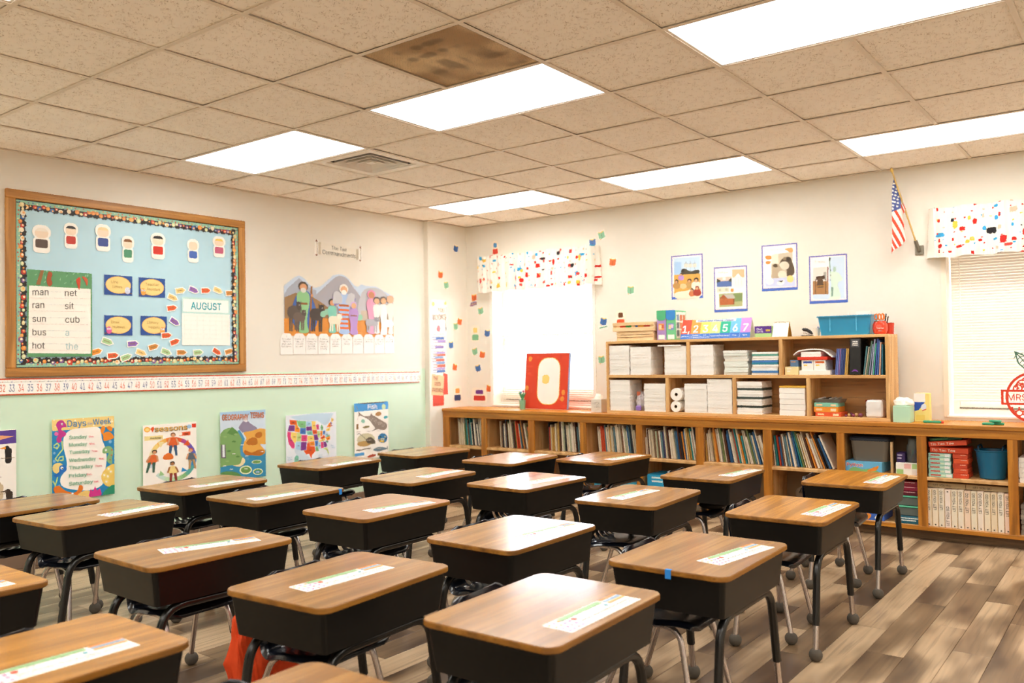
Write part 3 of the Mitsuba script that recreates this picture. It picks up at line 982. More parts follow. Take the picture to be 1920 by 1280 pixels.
def border(length, to):
    wdt = 0.070
    n = max(2, round(length / 0.055))
    top = []
    for k in range(n * 10 + 1):
        x = length * k / (n * 10)
        top.append((x, wdt - 0.014 + 0.012 * abs(math.sin(math.pi * k / 10)) + 0.004 * math.sin(k * 1.7)))
    shp = Polygon([(0, 0)] + [(length, 0)] + top[::-1])
    k2 = part(key, 'scalloped_border', P(extrude(shp, 0.0008), plain('#2b2724', 0.5, 0.4)), to)
    pr = Print(length, wdt)
    pr.shape(shp.buffer(-0.006).intersection(sbox(0, 0, length, 0.030)), '#93c2a8')
    for q in range(int(length / 0.0275)):
        x = 0.014 + 0.0275 * q
        r = 0.006 + 0.009 * rnd.random()
        if q % 2 == 0:
            r = 0.014 + 0.005 * rnd.random()
        y = 0.040 + 0.010 * rnd.uniform(-1, 1)
        c = rnd.choice(jewel)
        if rnd.random() < 0.5:
            pr.oval(x, y, r, c, r * rnd.uniform(0.7, 1.0))
        else:
            a = rnd.random() * 3
            pr.poly([(x + r * math.cos(a + k * math.pi / 3), y + r * math.sin(a + k * math.pi / 3)) for k in range(6)], c)
        pr.oval(x - r * 0.2, y + r * 0.2, r * 0.45, '#f7e6c0' if rnd.random() < 0.6 else '#f2b06a')
        pr.n -= 2
        pr.oval(x + 0.012, 0.014 + 0.012 * rnd.random(), 0.005, rnd.choice(jewel))
        pr.n -= 1
    pr.n += 3
    scene[fresh(k2 + '__beads')] = {**pr.build(), 'to_world': to}


iw, ih = B1 - B0 - 2 * fw, Z1 - Z0 - 2 * fw
border(iw, on_left(B0 + fw, Z0 + fw, XB))
border(iw, on_left(B1 - fw, Z1 - fw, XB, 180))
border(ih - 0.04, on_left(B0 + fw, Z1 - fw - 0.02, XB + 0.0015, -90))
border(ih - 0.04, on_left(B1 - fw, Z0 + fw + 0.02, XB + 0.0015, 90))

# seven cut-outs along the top: plain cards in the colours of the ones in the room
XC = XW + 0.0165
cuts = [(0.547, 2.145, 0.120, 0.190, '#5b4a40', 'brown', '#efe6d8'), (0.738, 2.186, 0.096, 0.180, '#c63a2c', 'red and black', '#2c2a2c'), (0.959, 2.196, 0.112, 0.195, '#3a4f92', 'navy blue', '#f0d9a8'),
        (1.139, 2.132, 0.092, 0.195, '#4c8f6c', 'green and brown', '#8a5a34'), (1.370, 2.177, 0.118, 0.200, '#cf3427', 'bright red', '#262426'), (1.657, 2.168, 0.102, 0.185, '#4668b4', 'mid blue', '#f3dcc4'), (1.883, 2.220, 0.115, 0.170, '#c2607c', 'pink and yellow', '#e9c468')]
for y, z, w, h, c, nm, c2 in cuts:
    pr = Print(w, h)
    pr.shape(Polygon(rrect(w * 0.66, h * 0.30, 0.012, 4, w / 2, h * 0.34)), c)
    disc = Polygon(rrect(w * 0.72, h * 0.35, w * 0.26, 5, w / 2, h * 0.70))
    pr.shape(disc, '#f3dcc4').shape(disc.intersection(sbox(0, h * 0.77, w, h)), c2)
    shp = Polygon(rrect(w, h * 0.5, w * 0.42, 6, w / 2, h * 0.74)).union(Polygon(rrect(w * 0.9, h * 0.55, 0.025, 6, w / 2, h * 0.29)))
    poster('paper_cutout', 'white rimmed laminated cut-out with %s patches on the blue bulletin board' % nm, 'paper cutout', w, h, on_left(y - w / 2, z - h / 2, XC), pr, group='cut-outs along the top of the bulletin board', shape=shp)

# word list
q = [(155, 560), (572, 590), (572, 1098), (158, 1103)]
pr, le = Print(0.424, 0.572, q), Print(0.424, 0.572, q, z=0.004)
pr.rect(100, 500, 650, 700, '#5f9a6a').rect(100, 640, 650, 1200, '#5f9a6a')
for k in range(30):
    x, y = rnd.uniform(165, 560), rnd.uniform(572, 655)
    a = rnd.uniform(0.3, 1.2)
    pr.poly([(x, y), (x + 22 * math.cos(a), y - 22 * math.sin(a)), (x + 8, y + 4)], rnd.choice(['#7fb488', '#4c8658', '#93c29a']))
pr.poly([(168, 662), (563, 685), (562, 1082), (163, 1080)], '#fbf6ec')
pr.poly([(245, 565), (265, 565), (240, 658), (213, 656)], '#9a6a3c')
pr.smooth([(285, 605), (300, 575), (318, 590), (310, 620), (318, 650), (300, 668), (283, 645)], '#a9502a')
pr.smooth([(476, 620), (492, 612), (498, 640), (488, 690), (478, 660)], '#cf4a2a').smooth([(508, 608), (530, 612), (545, 640), (540, 665), (522, 630)], '#c9603c')
for k in range(10):
    y = 700 + k * 40
    pr.line([(170, y), (560, y + 4)], 1.2, '#d8b8b0' if k % 2 else '#b8c4cc')
for wd, x, y in (('man', 190, 722), ('net', 398, 728), ('ran', 190, 802), ('sit', 398, 808), ('sun', 190, 887), ('cub', 400, 892), ('bus', 190, 970), ('a', 400, 972), ('hot', 190, 1052), ('the', 402, 1056)):
    le.text(wd, x, y, 40, '#a8c4c8' if wd in ('a', 'the') else '#5c5650')
poster('word_chart', 'word list chart with green jungle header pinned on the blue bulletin board', 'chart', 0.424, 0.572, on_left(0.452, 1.366, XC + 0.006), pr, le, sheet='#fbf6ec')

# four owl cards
for y, z, words, oc, side, nm in ((0.965, 1.799, ('Line', 'Lifters'), '#cfd4ea', 1, 'upper left owl card reading Line'), (1.219, 1.797, ('Teacher', 'Assistant'), '#e9a24a', -1, 'upper right owl card reading Teacher'),
                                  (0.964, 1.514, ('Door', 'Holders'), '#d65a9a', -1, 'lower left owl card reading Door Holders'), (1.231, 1.518, ('Library', 'Helpers'), '#e6a050', 1, 'lower right owl card reading Library Helpers')):
    pr, le = Print(0.205, 0.140), Print(0.205, 0.140, z=0.0022)
    pr.rect(0, 0, 0.205, 0.140, '#2d4f96').oval(0.1025, 0.072, 0.094, '#e0a45a', 0.062).oval(0.1025, 0.072, 0.090, '#f0d48a', 0.058)
    ox = 0.170 if side > 0 else 0.034
    pr.line([(ox - 0.03, 0.014), (ox + 0.03, 0.016)], 0.006, '#7a4a2c')
    pr.oval(ox, 0.036, 0.020, oc, 0.026).oval(ox - 0.008, 0.045, 0.007, '#ffffff').oval(ox + 0.008, 0.045, 0.007, '#ffffff').oval(ox - 0.008, 0.045, 0.003, '#222222').oval(ox + 0.008, 0.045, 0.003, '#222222')
    le.text(words[0], 0.050, 0.083, 0.020, '#b08a48').text(words[1], 0.060, 0.050, 0.018, '#b08a48')
    poster('owl_card', '%s on the blue bulletin board' % nm, 'card', 0.205, 0.140, on_left(y, z, XC), pr, le, group='owl job cards')

# calendar
pr, le = Print(0.417, 0.365), Print(0.417, 0.365, z=0.002)
pr.rect(0, 0.242, 0.417, 0.365, '#bfe0dc').rect(0.012, 0.256, 0.405, 0.352, '#fbfaf5')
for k in range(8):
    pr.line([(0.02 + 0.054 * k, 0.05), (0.02 + 0.054 * k, 0.225)], 0.0012, '#e6ddd4')
for k in range(6):
    pr.line([(0.02, 0.05 + 0.035 * k), (0.398, 0.05 + 0.035 * k)], 0.0012, '#e6ddd4')
le.text('AUGUST', 0.2085, 0.276, 0.052, '#3aa0ae', 'c', bold=True, width=0.265)
poster('wall_calendar', 'white August calendar at the lower right of the blue bulletin board', 'calendar', 0.417, 0.365, on_left(1.558, 1.446, XC), pr, le)

# pencil shaped tags
TAGS = [(1.550, 1.858, 'y', 10), (1.661, 1.867, 'p', -20), (1.765, 1.870, 'r', 5), (1.872, 1.876, 'y', -20), (1.982, 1.861, 'b', 5), (1.487, 1.801, 'y', -20), (1.480, 1.724, 'r', 10), (1.501, 1.620, 'p', -30),
        (1.434, 1.518, 'r', 5), (1.502, 1.471, 'r', 20), (0.988, 1.468, 'g', -20), (1.174, 1.455, 'p', 5), (1.331, 1.433, 'b', 15), (1.431, 1.394, 'g', -20), (1.556, 1.391, 'b', 0), (1.695, 1.391, 'g', 5),
        (1.858, 1.394, 'r', -30), (1.968, 1.398, 'b', 15), (0.910, 1.399, 'o', 15), (1.027, 1.371, 'r', 5), (1.123, 1.359, 'g', 20), (1.236, 1.389, 'y', -20)]
TC = {'y': ('#eccb84', 'yellow'), 'p': ('#8a62b0', 'purple'), 'r': ('#df5a2e', 'orange red'), 'b': ('#c9853f', 'brown'), 'g': ('#a9cf98', 'green'), 'o': ('#e8922e', 'orange')}
tagshape = Polygon([(-0.042, -0.021), (0.018, -0.021), (0.044, 0.0), (0.018, 0.021), (-0.042, 0.021)]).buffer(0.003)
tag_sheet = P(extrude(tagshape, 0.0008), PAPER)
tag_ink = {}
for k, (c, nm) in TC.items():
    pr = Print(1, 1)
    g = tagshape.buffer(-0.007)
    v, f = trimesh.creation.triangulate_polygon(g, engine='earcut')
    pr.tri(v, f, c)
    for q in (-0.022, -0.012, 0.0, 0.010):
        v, f = trimesh.creation.triangulate_polygon(sbox(q - 0.003, -0.004, q + 0.003, 0.003 + 0.003 * rnd.random()), engine='earcut')
        pr.tri(v, f, '#8a6a3c')
        pr.n -= 1
    tag_ink[k] = pr.build()
tagged = {}
for n_, (y, z, k, a) in enumerate(TAGS):
    if z > 1.78:
        where = 'above the August calendar'
    elif z > 1.44 and y > 1.4:
        where = 'left of the August calendar'
    elif y > 1.5:
        where = 'below the August calendar'
    else:
        where = 'low on the board left of the calendar'
    key = thing('pencil_tag', '', 'name tag', '%s pencil tags %s' % (TC[k][1], where))
    tagged.setdefault((k, where), []).append((y, z, key))
    to = on_left(y, z, XC + 0.0002 * (n_ % 3), a)
    part(key, 'tag', tag_sheet, to)
    part(key, 'print', tag_ink[k], to)

for (k, where), v in tagged.items():
    upright = where.startswith('left of')
    v.sort(key=lambda q: -q[1] if upright else q[0])
    for n_, (_, _, key) in enumerate(v):
        which = '' if len(v) == 1 else ([', topmost', ', lowest'] if upright else [', leftmost', ', rightmost'])[n_ > 0] if n_ in (0, len(v) - 1) else ', middle one'
        labels[key]['label'] = 'white rimmed %s pencil name tag %s%s' % (TC[k][1], where, which)

# ---- the scroll title
pr, le = Print(0.585, 0.150), Print(0.585, 0.150, z=0.002)
body = Polygon([(0.055, 0.018), (0.530, 0.012), (0.530, 0.110), (0.300, 0.122), (0.055, 0.128)])
ends = Polygon(rrect(0.040, 0.140, 0.012, 4, 0.035, 0.075)).union(Polygon(rrect(0.040, 0.140, 0.012, 4, 0.550, 0.068)))
shp = body.union(ends)
pr.shape(body, '#e6dfd0').rect(0.055, 0.018, 0.085, 0.128, '#c9bda6').rect(0.500, 0.014, 0.530, 0.114, '#b9ad97')
for x in (0.035, 0.550):
    pr.rect(x - 0.009, 0.018, x + 0.009, 0.126, '#eee6d6').rect(x + 0.006, 0.018, x + 0.011, 0.126, '#5b5046')
    for y in (0.008, 0.128):
        pr.rect(x - 0.013, y - 0.001, x + 0.013, y + 0.008, '#8a4f24').oval(x, y + (0.012 if y > 0.1 else -0.002), 0.006, '#6b3a18')
le.text('The Ten', 0.292, 0.076, 0.034, '#3c3630', 'c').text('Commandments', 0.300, 0.026, 0.038, '#3c3630', 'c', width=0.395)
poster('scroll_sign', 'paper scroll sign reading The Ten Commandments', 'sign', 0.585, 0.150, on_left(2.832, 2.236, XW + 0.002, -1.0), pr, le, shape=shp)

# ---- the mountain scene
q = [(155, 85), (1608, 85), (1608, 905), (155, 940)]
W_, H_ = 1.290, 0.565
pr = Print(W_, H_, q)
out = [(155, 940), (155, 300), (210, 250), (280, 185), (345, 150), (410, 185), (470, 260), (545, 298), (625, 265), (700, 190), (780, 110), (860, 88), (930, 95), (1000, 150), (1060, 220), (1110, 238), (1160, 200), (1230, 215), (1300, 215), (1370, 215), (1430, 245), (1500, 280), (1608, 330), (1608, 905)]
shp = Polygon(pr.map(out)).buffer(0)
pr.shape(Polygon(out), '#c3d3e6')
pr.poly([(155, 420), (200, 330), (345, 185), (470, 300), (560, 330), (560, 700), (155, 700)], '#a7aebd')
pr.smooth([(540, 420), (640, 300), (780, 160), (860, 110), (950, 130), (1050, 250), (1140, 360), (1140, 650), (560, 650)], '#a9a8b2')
pr.smooth([(1140, 380), (1200, 270), (1300, 235), (1400, 240), (1500, 300), (1600, 420), (1600, 700), (1150, 700)], '#bdbcc2')
pr.poly([(160, 450), (300, 380), (480, 400), (620, 480), (760, 580), (760, 760), (160, 760)], '#98764f')
pr.poly([(1150, 560), (1608, 520), (1608, 760), (1150, 760)], '#c4b5a2')
pr.poly([(155, 720), (600, 690), (1150, 690), (1608, 720), (1608, 910), (155, 945)], '#d88a2c')
for k in range(26):
    x, y = rnd.uniform(170, 1590), rnd.uniform(730, 890)
    pr.oval(x, y, rnd.uniform(20, 60), rnd.choice(['#e39a3a', '#c87a24', '#d9902f']), rnd.uniform(4, 10))
pr.n += 1


def robed(x, top, base, w, robe, skin, hair, beard=None, sash=None, stripes=None):
    h = base - top
    hd = 0.075 * h + 12
    pr.smooth([(x - 0.32 * w, top + 2.1 * hd), (x - 0.5 * w, top + 0.45 * h), (x - 0.42 * w, base - 20), (x - 0.45 * w, base), (x + 0.45 * w, base), (x + 0.42 * w, base - 20), (x + 0.5 * w, top + 0.45 * h), (x + 0.32 * w, top + 2.1 * hd)], robe)
    if stripes:
        for k in range(6):
            y = top + 0.42 * h + k * 0.095 * h
            pr.rect(x - 0.42 * w, y, x + 0.42 * w, y + 0.045 * h, stripes)
    if sash:
        pr.rect(x - 0.36 * w, top + 0.42 * h, x + 0.36 * w, top + 0.46 * h, sash)
    pr.oval(x, top + 0.95 * hd, hd * 1.02, hair, hd * 1.08).oval(x + 2, top + 1.15 * hd, hd * 0.78, skin, hd * 0.85)
    if beard:
        pr.oval(x + 2, top + 1.75 * hd, hd * 0.6, beard, hd * 0.55)


def beast(x0, y0, x1, y1, c, head=-1, hc=None):
    """A four-legged animal: trunk, legs, neck and head."""
    w, h = x1 - x0, y1 - y0
    pr.smooth([(x0 + 0.06 * w, y0 + 0.30 * h), (x0 + 0.5 * w, y0 + 0.24 * h), (x1 - 0.08 * w, y0 + 0.30 * h), (x1 - 0.05 * w, y0 + 0.58 * h), (x0 + 0.5 * w, y0 + 0.64 * h), (x0 + 0.05 * w, y0 + 0.58 * h)], c)
    for q_ in (0.07, 0.24, 0.64, 0.80):
        pr.poly([(x0 + q_ * w, y0 + 0.5 * h), (x0 + (q_ + 0.15) * w, y0 + 0.5 * h), (x0 + (q_ + 0.11) * w, y1), (x0 + (q_ + 0.01) * w, y1)], c)
    hx = x0 + 0.12 * w if head < 0 else x1 - 0.12 * w
    hc = hc or c
    pr.oval(hx, y0 + 0.24 * h, 0.20 * w, hc, 0.13 * h).oval(hx + 0.13 * w * head, y0 + 0.30 * h, 0.12 * w, hc, 0.075 * h)
    for s_ in (-1, 1):
        pr.poly([(hx + s_ * 0.10 * w, y0 + 0.16 * h), (hx + s_ * 0.24 * w, y0 + 0.07 * h), (hx + s_ * 0.16 * w, y0 + 0.22 * h)], hc)
    pr.oval(hx + 0.06 * w, y0 + 0.22 * h, 0.03 * w, '#f2ece2', 0.018 * h)


pr.smooth([(315, 400), (360, 350), (450, 350), (500, 420), (490, 860), (340, 860)], '#3f62a8')
robed(392, 235, 870, 150, '#8fc48c', '#d59a70', '#4a3a2c', '#d8d4cc', '#8a5a2c')
pr.poly([(490, 280), (510, 280), (480, 900), (455, 900)], '#9a6430').oval(500, 400, 18, '#d59a70')
beast(205, 440, 350, 880, '#5d5046', 1, '#50443a')
beast(270, 560, 410, 860, '#6a5a4e', 1, '#574a40')
beast(480, 470, 640, 870, '#473b33', 1, '#3d322b')
for x, y in ((640, 640), (690, 610), (1130, 660)):
    pr.smooth([(x - 35, y), (x - 20, y - 35), (x + 20, y - 45), (x + 38, y - 10), (x + 20, y + 30), (x - 20, y + 35)], '#8fc4a8')
robed(760, 430, 860, 110, '#7fc8b4', '#d59a70', '#2c2420')
pr.poly([(765, 400), (800, 400), (860, 520), (820, 530)], '#c9c2bc')
robed(915, 225, 860, 165, '#a9c2e6', '#e0ac84', '#f0ece4', '#f6f2ea', '#a85a2c', '#d8672c')
pr.poly([(865, 480), (790, 520), (760, 400), (785, 395), (830, 460)], '#7f74b4').poly([(965, 480), (1040, 530), (1075, 400), (1055, 395), (1010, 460)], '#7f74b4')
pr.shape(Polygon([(775, 480), (785, 350), (815, 325), (855, 340), (885, 400), (880, 470)]).buffer(10), '#c6c6cc').shape(Polygon([(945, 460), (980, 360), (1015, 335), (1050, 355), (1050, 480), (1000, 500)]).buffer(10), '#c6c6cc')
beast(710, 590, 870, 860, '#ece4cc', 1, '#f2ecd8')
robed(1045, 450, 870, 125, '#b48fcb', '#d8a880', '#cdb0dd', None, '#8a5a4c')
robed(1290, 275, 850, 120, '#dc9ab8', '#c98a66', '#e08fb4')
robed(1365, 360, 850, 90, '#efe6e0', '#d8a880', '#5a5050')
robed(1460, 350, 860, 110, '#f1eae4', '#d8a880', '#6a5a54')
robed(1560, 330, 850, 90, '#efe3d6', '#d8b090', '#d8a888')
beast(1205, 610, 1380, 850, '#a9a6ac', 1, '#8c8a92')
beast(1460, 600, 1600, 860, '#f3efe8', -1, '#f0ebe2')
poster('mountain_mural', 'cut-out wall mural of robed people and animals before grey mountains', 'wall mural', W_, H_, on_left(2.513, 1.530, XW + 0.002), pr, shape=shp)
# the tablets underneath
verses = [('1', 'You shall|have no|other gods|before me.'), ('2', 'You shall not|make for|yourself|an idol.'), ('3', 'You shall not|misuse the|name of|the LORD|your God.'), ('4', 'Remember|the Sabbath|day by|keeping|it holy.'), ('5', 'Honor your|father|and your|mother.'),
          ('6', 'You shall|not|murder.'), ('7', 'You shall|not commit|adultery.'), ('8', 'You shall|not steal.'), ('9', 'You shall not|give false|testimony.'), ('10', 'You shall|not covet.')]
w = 0.130
for k, (n_, t) in enumerate(verses):
    arch = sbox(0, 0, w, 0.125).union(Point(w / 2, 0.125).buffer(w / 2 * 0.98, quad_segs=10)).intersection(sbox(0, 0, w, 0.180))
    le = Print(w, 0.180, z=0.001)
    le.text(n_, w / 2, 0.148, 0.012, '#6a625c', 'c')
    for m_, s_ in enumerate(t.split('|')):
        le.text(s_, w / 2, 0.126 - 0.021 * m_, 0.0125, '#4c4640', 'c', width=min(0.105, 0.0105 * len(s_)))
    poster('commandment_tablet', 'white paper tablet in the row under the mural, %s from the left' % ['first', 'second', 'third', 'fourth', 'fifth', 'sixth', 'seventh', 'eighth', 'ninth', 'tenth'][k], 'paper tablet', w, 0.18, on_left(2.470 + k * 0.1345, 1.370 + 0.0006 * k, XW + 0.0045), None, le, group='paper tablets under the mural', sheet='#f4f1ec', shape=arch)

# ---- posters over the green paper
q = [(672, 120), (1500, 72), (1503, 1115), (682, 1160)]
pr, le = Print(0.422, 0.545, q), Print(0.422, 0.545, q, z=0.0045)
pr.rect(600, 0, 1600, 1300, '#2a86bd').poly([(640, 90), (1520, 60), (1520, 240), (1300, 215), (1000, 245), (680, 265)], '#f0d488')
for k in range(24):
    pr.oval(rnd.uniform(690, 1480), rnd.uniform(95, 215), rnd.uniform(7, 16), '#fbf0cc')
    pr.n -= 1
pr.n += 1
for x, y, r in ((705, 545, 16), (705, 650, 18), (735, 470, 12), (1445, 420, 22), (770, 960, 14)):
    pr.oval(x, y, r, '#7fb6dc')
pr.smooth([(850, 300), (900, 260), (1100, 230), (1300, 240), (1330, 380), (1370, 480), (1390, 700), (1370, 850), (1350, 960), (1250, 1030), (1050, 1040), (900, 1010), (800, 960), (780, 880), (850, 760), (840, 560)], '#fbf6ee')
pr.smooth([(740, 150), (790, 125), (840, 165), (855, 210), (800, 225), (790, 240), (850, 290), (840, 330), (800, 350), (790, 400), (760, 415), (730, 380), (745, 330), (745, 240), (725, 190)], '#c2398f').oval(800, 175, 14, '#ffffff').oval(803, 178, 6, '#222222').oval(728, 300, 26, '#df6ab0')
for pts in ([(800, 400), (810, 500), (760, 560), (715, 620), (750, 650)], [(700, 450), (740, 420), (765, 450), (740, 490), (700, 470)], [(750, 650), (770, 600), (815, 590), (815, 640), (780, 640)], [(690, 900), (720, 950), (720, 1040), (740, 1100)], [(745, 850), (735, 900), (715, 960)]):
    pr.line(pts, 16, '#b9d48a')
pr.smooth([(690, 700), (760, 670), (820, 710), (810, 780), (720, 800), (690, 770)], '#ecd389').smooth([(770, 720), (820, 700), (860, 740), (850, 780), (800, 810), (720, 850), (700, 830), (760, 790)], '#2b6fc0').oval(800, 738, 18, '#ffffff').oval(804, 742, 8, '#222222')
pr.smooth([(1320, 230), (1355, 205), (1375, 240), (1350, 300), (1400, 285), (1460, 305), (1495, 365), (1430, 395), (1350, 400), (1345, 340), (1315, 290)], '#e88a2c').smooth([(1395, 225), (1440, 210), (1475, 250), (1460, 280), (1420, 260)], '#e88a2c')
pr.smooth([(1335, 540), (1370, 490), (1440, 480), (1490, 560), (1470, 650), (1465, 720), (1420, 700), (1395, 640), (1420, 570), (1345, 570)], '#86b27c').oval(1385, 530, 14, '#ffffff')
for x, y in ((1465, 530), (1460, 600), (1440, 660)):
    pr.oval(x, y, 10, '#c9503c')
pr.smooth([(1380, 780), (1490, 720), (1500, 1000), (1400, 1010), (1340, 950), (1320, 870)], '#ecca68')
for x, y in ((1420, 780), (1360, 860), (1410, 880), (1390, 950), (1450, 820)):
    pr.oval(x, y, 34, '#f0d67c').oval(x, y, 14, '#fff8e2')
pr.smooth([(700, 980), (760, 960), (810, 1000), (900, 1050), (960, 1060), (1010, 1020), (1030, 970), (1065, 980), (1050, 1060), (980, 1110), (760, 1120), (720, 1060)], '#df7a2c').oval(935, 1075, 16, '#ffffff')
pr.smooth([(1000, 1110), (1080, 1050), (1180, 1070), (1200, 1130), (1000, 1135)], '#ecc878')
pr.poly([(1150, 1110), (1175, 1030), (1205, 1060), (1235, 1000), (1262, 1055), (1300, 1030), (1325, 1100), (1300, 1140), (1170, 1145)], '#d0388c')
pr.smooth([(1340, 1110), (1400, 1040), (1500, 1000), (1510, 1120)], '#2f8f6c')
le.text('Days', 868, 212, 82, '#3a78b8', width=245, roll=2).text('of the', 1130, 190, 36, '#8a93c8', width=65).text('Week', 1208, 190, 76, '#3a78b8', width=250, roll=3)
for wd, ab, x2, y in (('Sunday', 'Sun.', 1150, 372), ('Monday', 'Mon.', 1160, 468), ('Tuesday', 'Tues.', 1185, 564), ('Wednesday', 'Wed.', 1285, 668), ('Thursday', 'Thurs.', 1228, 762), ('Friday', 'Fri.', 1122, 866), ('Saturday', 'Sat.', 1215, 966)):
    le.text(wd, 890, y, 44, '#7fae94', width=len(wd) * 39.5, bold=True, roll=2).text(ab, x2, y - 18, 22, '#d86a74', width=len(ab) * 18, bold=True)
poster('wall_poster', 'sea creature poster listing the Days of the Week', 'poster', 0.422, 0.545, on_left(0.606, 0.402, XP), pr, le)

q = [(118, 215), (835, 170), (840, 1330), (128, 1380)]
pr, le = Print(0.430, 0.545, q), Print(0.430, 0.545, q, z=0.0045)
pr.rect(100, 100, 900, 1400, '#fbf6ee')
for k in range(40):
    a0, a1 = math.radians(-200 + k * 8.2), math.radians(-200 + (k + 1) * 8.4)
    cs_ = ['#cfd6e6', '#e9ddb0', '#efd382', '#ecb55a', '#e5803a', '#dc5a2a', '#b04a8a', '#6a58b4', '#3f78c0', '#3a8fcb', '#58a8a0', '#86b97c', '#a8cf98', '#c4dfb8', '#c9e0d8']
    c = cs_[min(len(cs_) - 1, int(k / 40 * len(cs_)))]
    ctr, rx, ry = (515, 760), 290, 320
    pr.poly([(ctr[0] + (rx - w_) * math.cos(a), ctr[1] + (ry - w_) * math.sin(a)) for a, w_ in ((a0, 30), (a0, -32), (a1, -32), (a1, 30))], c)
    pr.n -= 1
pr.n += 1
pr.poly([(655, 545), (745, 555), (722, 460)], '#dc5a2a').poly([(310, 470), (350, 570), (400, 480)], '#efdca0').poly([(625, 970), (720, 960), (640, 900)], '#3a8fcb').poly([(330, 1010), (405, 1000), (350, 930)], '#9fcb90')
pr.oval(175, 280, 42, '#f0b048').oval(175, 280, 26, '#f7d88a').poly([(215, 270), (250, 230), (268, 270), (245, 325)], '#df5a2c').oval(735, 248, 32, '#9fc4e8').poly([(770, 205), (832, 200), (830, 262), (775, 265)], '#d8402c')
pr.shape(Polygon([(145, 392), (375, 380), (375, 432), (145, 448)]).buffer(6), '#efdc9a').shape(Polygon([(600, 345), (745, 332), (745, 382), (605, 388)]).buffer(6), '#dd5a30').oval(615, 362, 26, '#fbeee2')


def child(x, top, base, shirt, legs, skin, hair, lean=0):
    h = base - top
    r = h * 0.085
    pr.smooth([(x - 1.5 * r + lean * 0.3, top + 0.25 * h), (x + 1.5 * r + lean * 0.3, top + 0.25 * h), (x + 1.6 * r, top + 0.58 * h), (x - 1.6 * r, top + 0.58 * h)], shirt)
    for s_ in (-1, 1):
        pr.poly([(x + s_ * 0.2 * r, top + 0.55 * h), (x + s_ * 1.6 * r, top + 0.55 * h), (x + s_ * 1.9 * r - lean * .3, base), (x + s_ * 1.0 * r - lean * .3, base)], legs)
        pr.line([(x + s_ * 1.5 * r + lean * 0.3, top + 0.28 * h), (x + s_ * 2.4 * r + lean * .1, top + 0.5 * h)], r * 0.8, skin)
    pr.oval(x + lean * 0.5, top + r, r * 1.12, hair).oval(x + lean * 0.5, top + 1.3 * r, r * 0.85, skin)


child(515, 340, 705, '#d9602c', '#3a5578', '#d8a078', '#7a4a2c')
pr.smooth([(380, 740), (440, 660), (500, 680), (520, 740), (450, 765)], '#e0742f')
child(235, 600, 950, '#dc6a35', '#3d6052', '#c98f68', '#3a2a20', 70)
child(770, 600, 930, '#5a6672', '#b4946a', '#d8a078', '#c9542c', -30)
child(515, 795, 1130, '#f0d48a', '#8a3a30', '#a9744c', '#2a201c', -20)
le.text('seasons', 270, 318, 82, '#2a2420', bold=True, width=440, roll=3).text('seasons', 277, 312, 78, '#f0b440', width=424, roll=3)
le.text('summer', 210, 424, 24, '#6a5a3a', width=150, bold=True).text('fall', 665, 376, 26, '#6a1c10', width=56, bold=True)
poster('wall_poster', 'white poster titled seasons with a ring of coloured arrows and children', 'poster', 0.430, 0.545, on_left(1.240, 0.318, XP), pr, le)

q = [(1180, 20), (1805, -8), (1807, 925), (1188, 985)]
pr, le = Print(0.425, 0.545, q), Print(0.425, 0.545, q, z=0.0045)
pr.rect(1150, -50, 1900, 1100, '#cfdfee').rect(1150, -50, 1900, 60, '#a8cbe8').rect(1150, 560, 1900, 1100, '#3b8fb4')
pr.smooth([(1180, 330), (1260, 250), (1340, 240), (1420, 290), (1480, 360), (1460, 560), (1500, 660), (1470, 740), (1300, 760), (1170, 780)], '#7fa866')
pr.poly([(1430, 240), (1470, 180), (1530, 110), (1590, 180), (1680, 240), (1700, 290), (1480, 310)], '#8f86a0').poly([(1500, 145), (1530, 110), (1562, 150), (1540, 170), (1520, 155)], '#f4f2f6')
pr.poly([(1275, 310), (1345, 222), (1430, 310), (1380, 350)], '#5f8f4c')
pr.smooth([(1500, 320), (1600, 290), (1720, 260), (1810, 280), (1810, 480), (1730, 480), (1800, 590), (1760, 630), (1620, 630), (1500, 590), (1500, 450), (1540, 390)], '#e3a94f')
pr.smooth([(1540, 470), (1580, 400), (1680, 400), (1690, 470), (1600, 490)], '#b9702a').smooth([(1660, 370), (1690, 315), (1750, 320), (1740, 385)], '#b9702a').smooth([(1510, 560), (1600, 590), (1700, 560), (1790, 580), (1760, 628), (1620, 630), (1510, 600)], '#b86c28')
pr.line([(1440, 290), (1500, 400), (1470, 520), (1480, 620), (1560, 680)], 36, '#4d97c0')
pr.poly([(1195, 470), (1255, 470), (1260, 660), (1195, 650)], '#6a6070').poly([(1212, 470), (1240, 470), (1246, 640), (1214, 640)], '#e6eef2')
pr.smooth([(1360, 760), (1450, 740), (1490, 660), (1520, 690), (1500, 750), (1430, 780)], '#efdcae')
for x, y, a, b in ((1530, 830, 85, 60), (1680, 725, 70, 26), (1695, 860, 70, 45)):
    pr.oval(x, y, a, '#e6ecc8', b).oval(x, y, a * 0.8, '#6f9a52', b * 0.75)
pr.oval(1690, 865, 38, '#3b8fb4', 22).smooth([(1180, 870), (1300, 840), (1440, 880), (1480, 930), (1180, 960)], '#5f8f52')
for x, y in ((1250, 360), (1390, 330), (1300, 560), (1370, 430), (1280, 700), (1420, 640)):
    pr.oval(x, y, 26, rnd.choice(['#5c8a4a', '#8fb474', '#6a9a58']), 12)
for x, y in ((1330, 812), (1530, 815), (1480, 480), (1540, 637), (1365, 600), (1750, 585), (1690, 865), (1240, 762)):
    le.rect(x - 22, y - 5, x + 22, y + 5, '#f4f4f0')
    le.n -= 1
le.n += 1
le.text('GEOGRAPHY', 1205, 130, 78, '#7a3414', bold=True, width=362).text('GEOGRAPHY', 1210, 126, 72, '#dd7426', width=352)
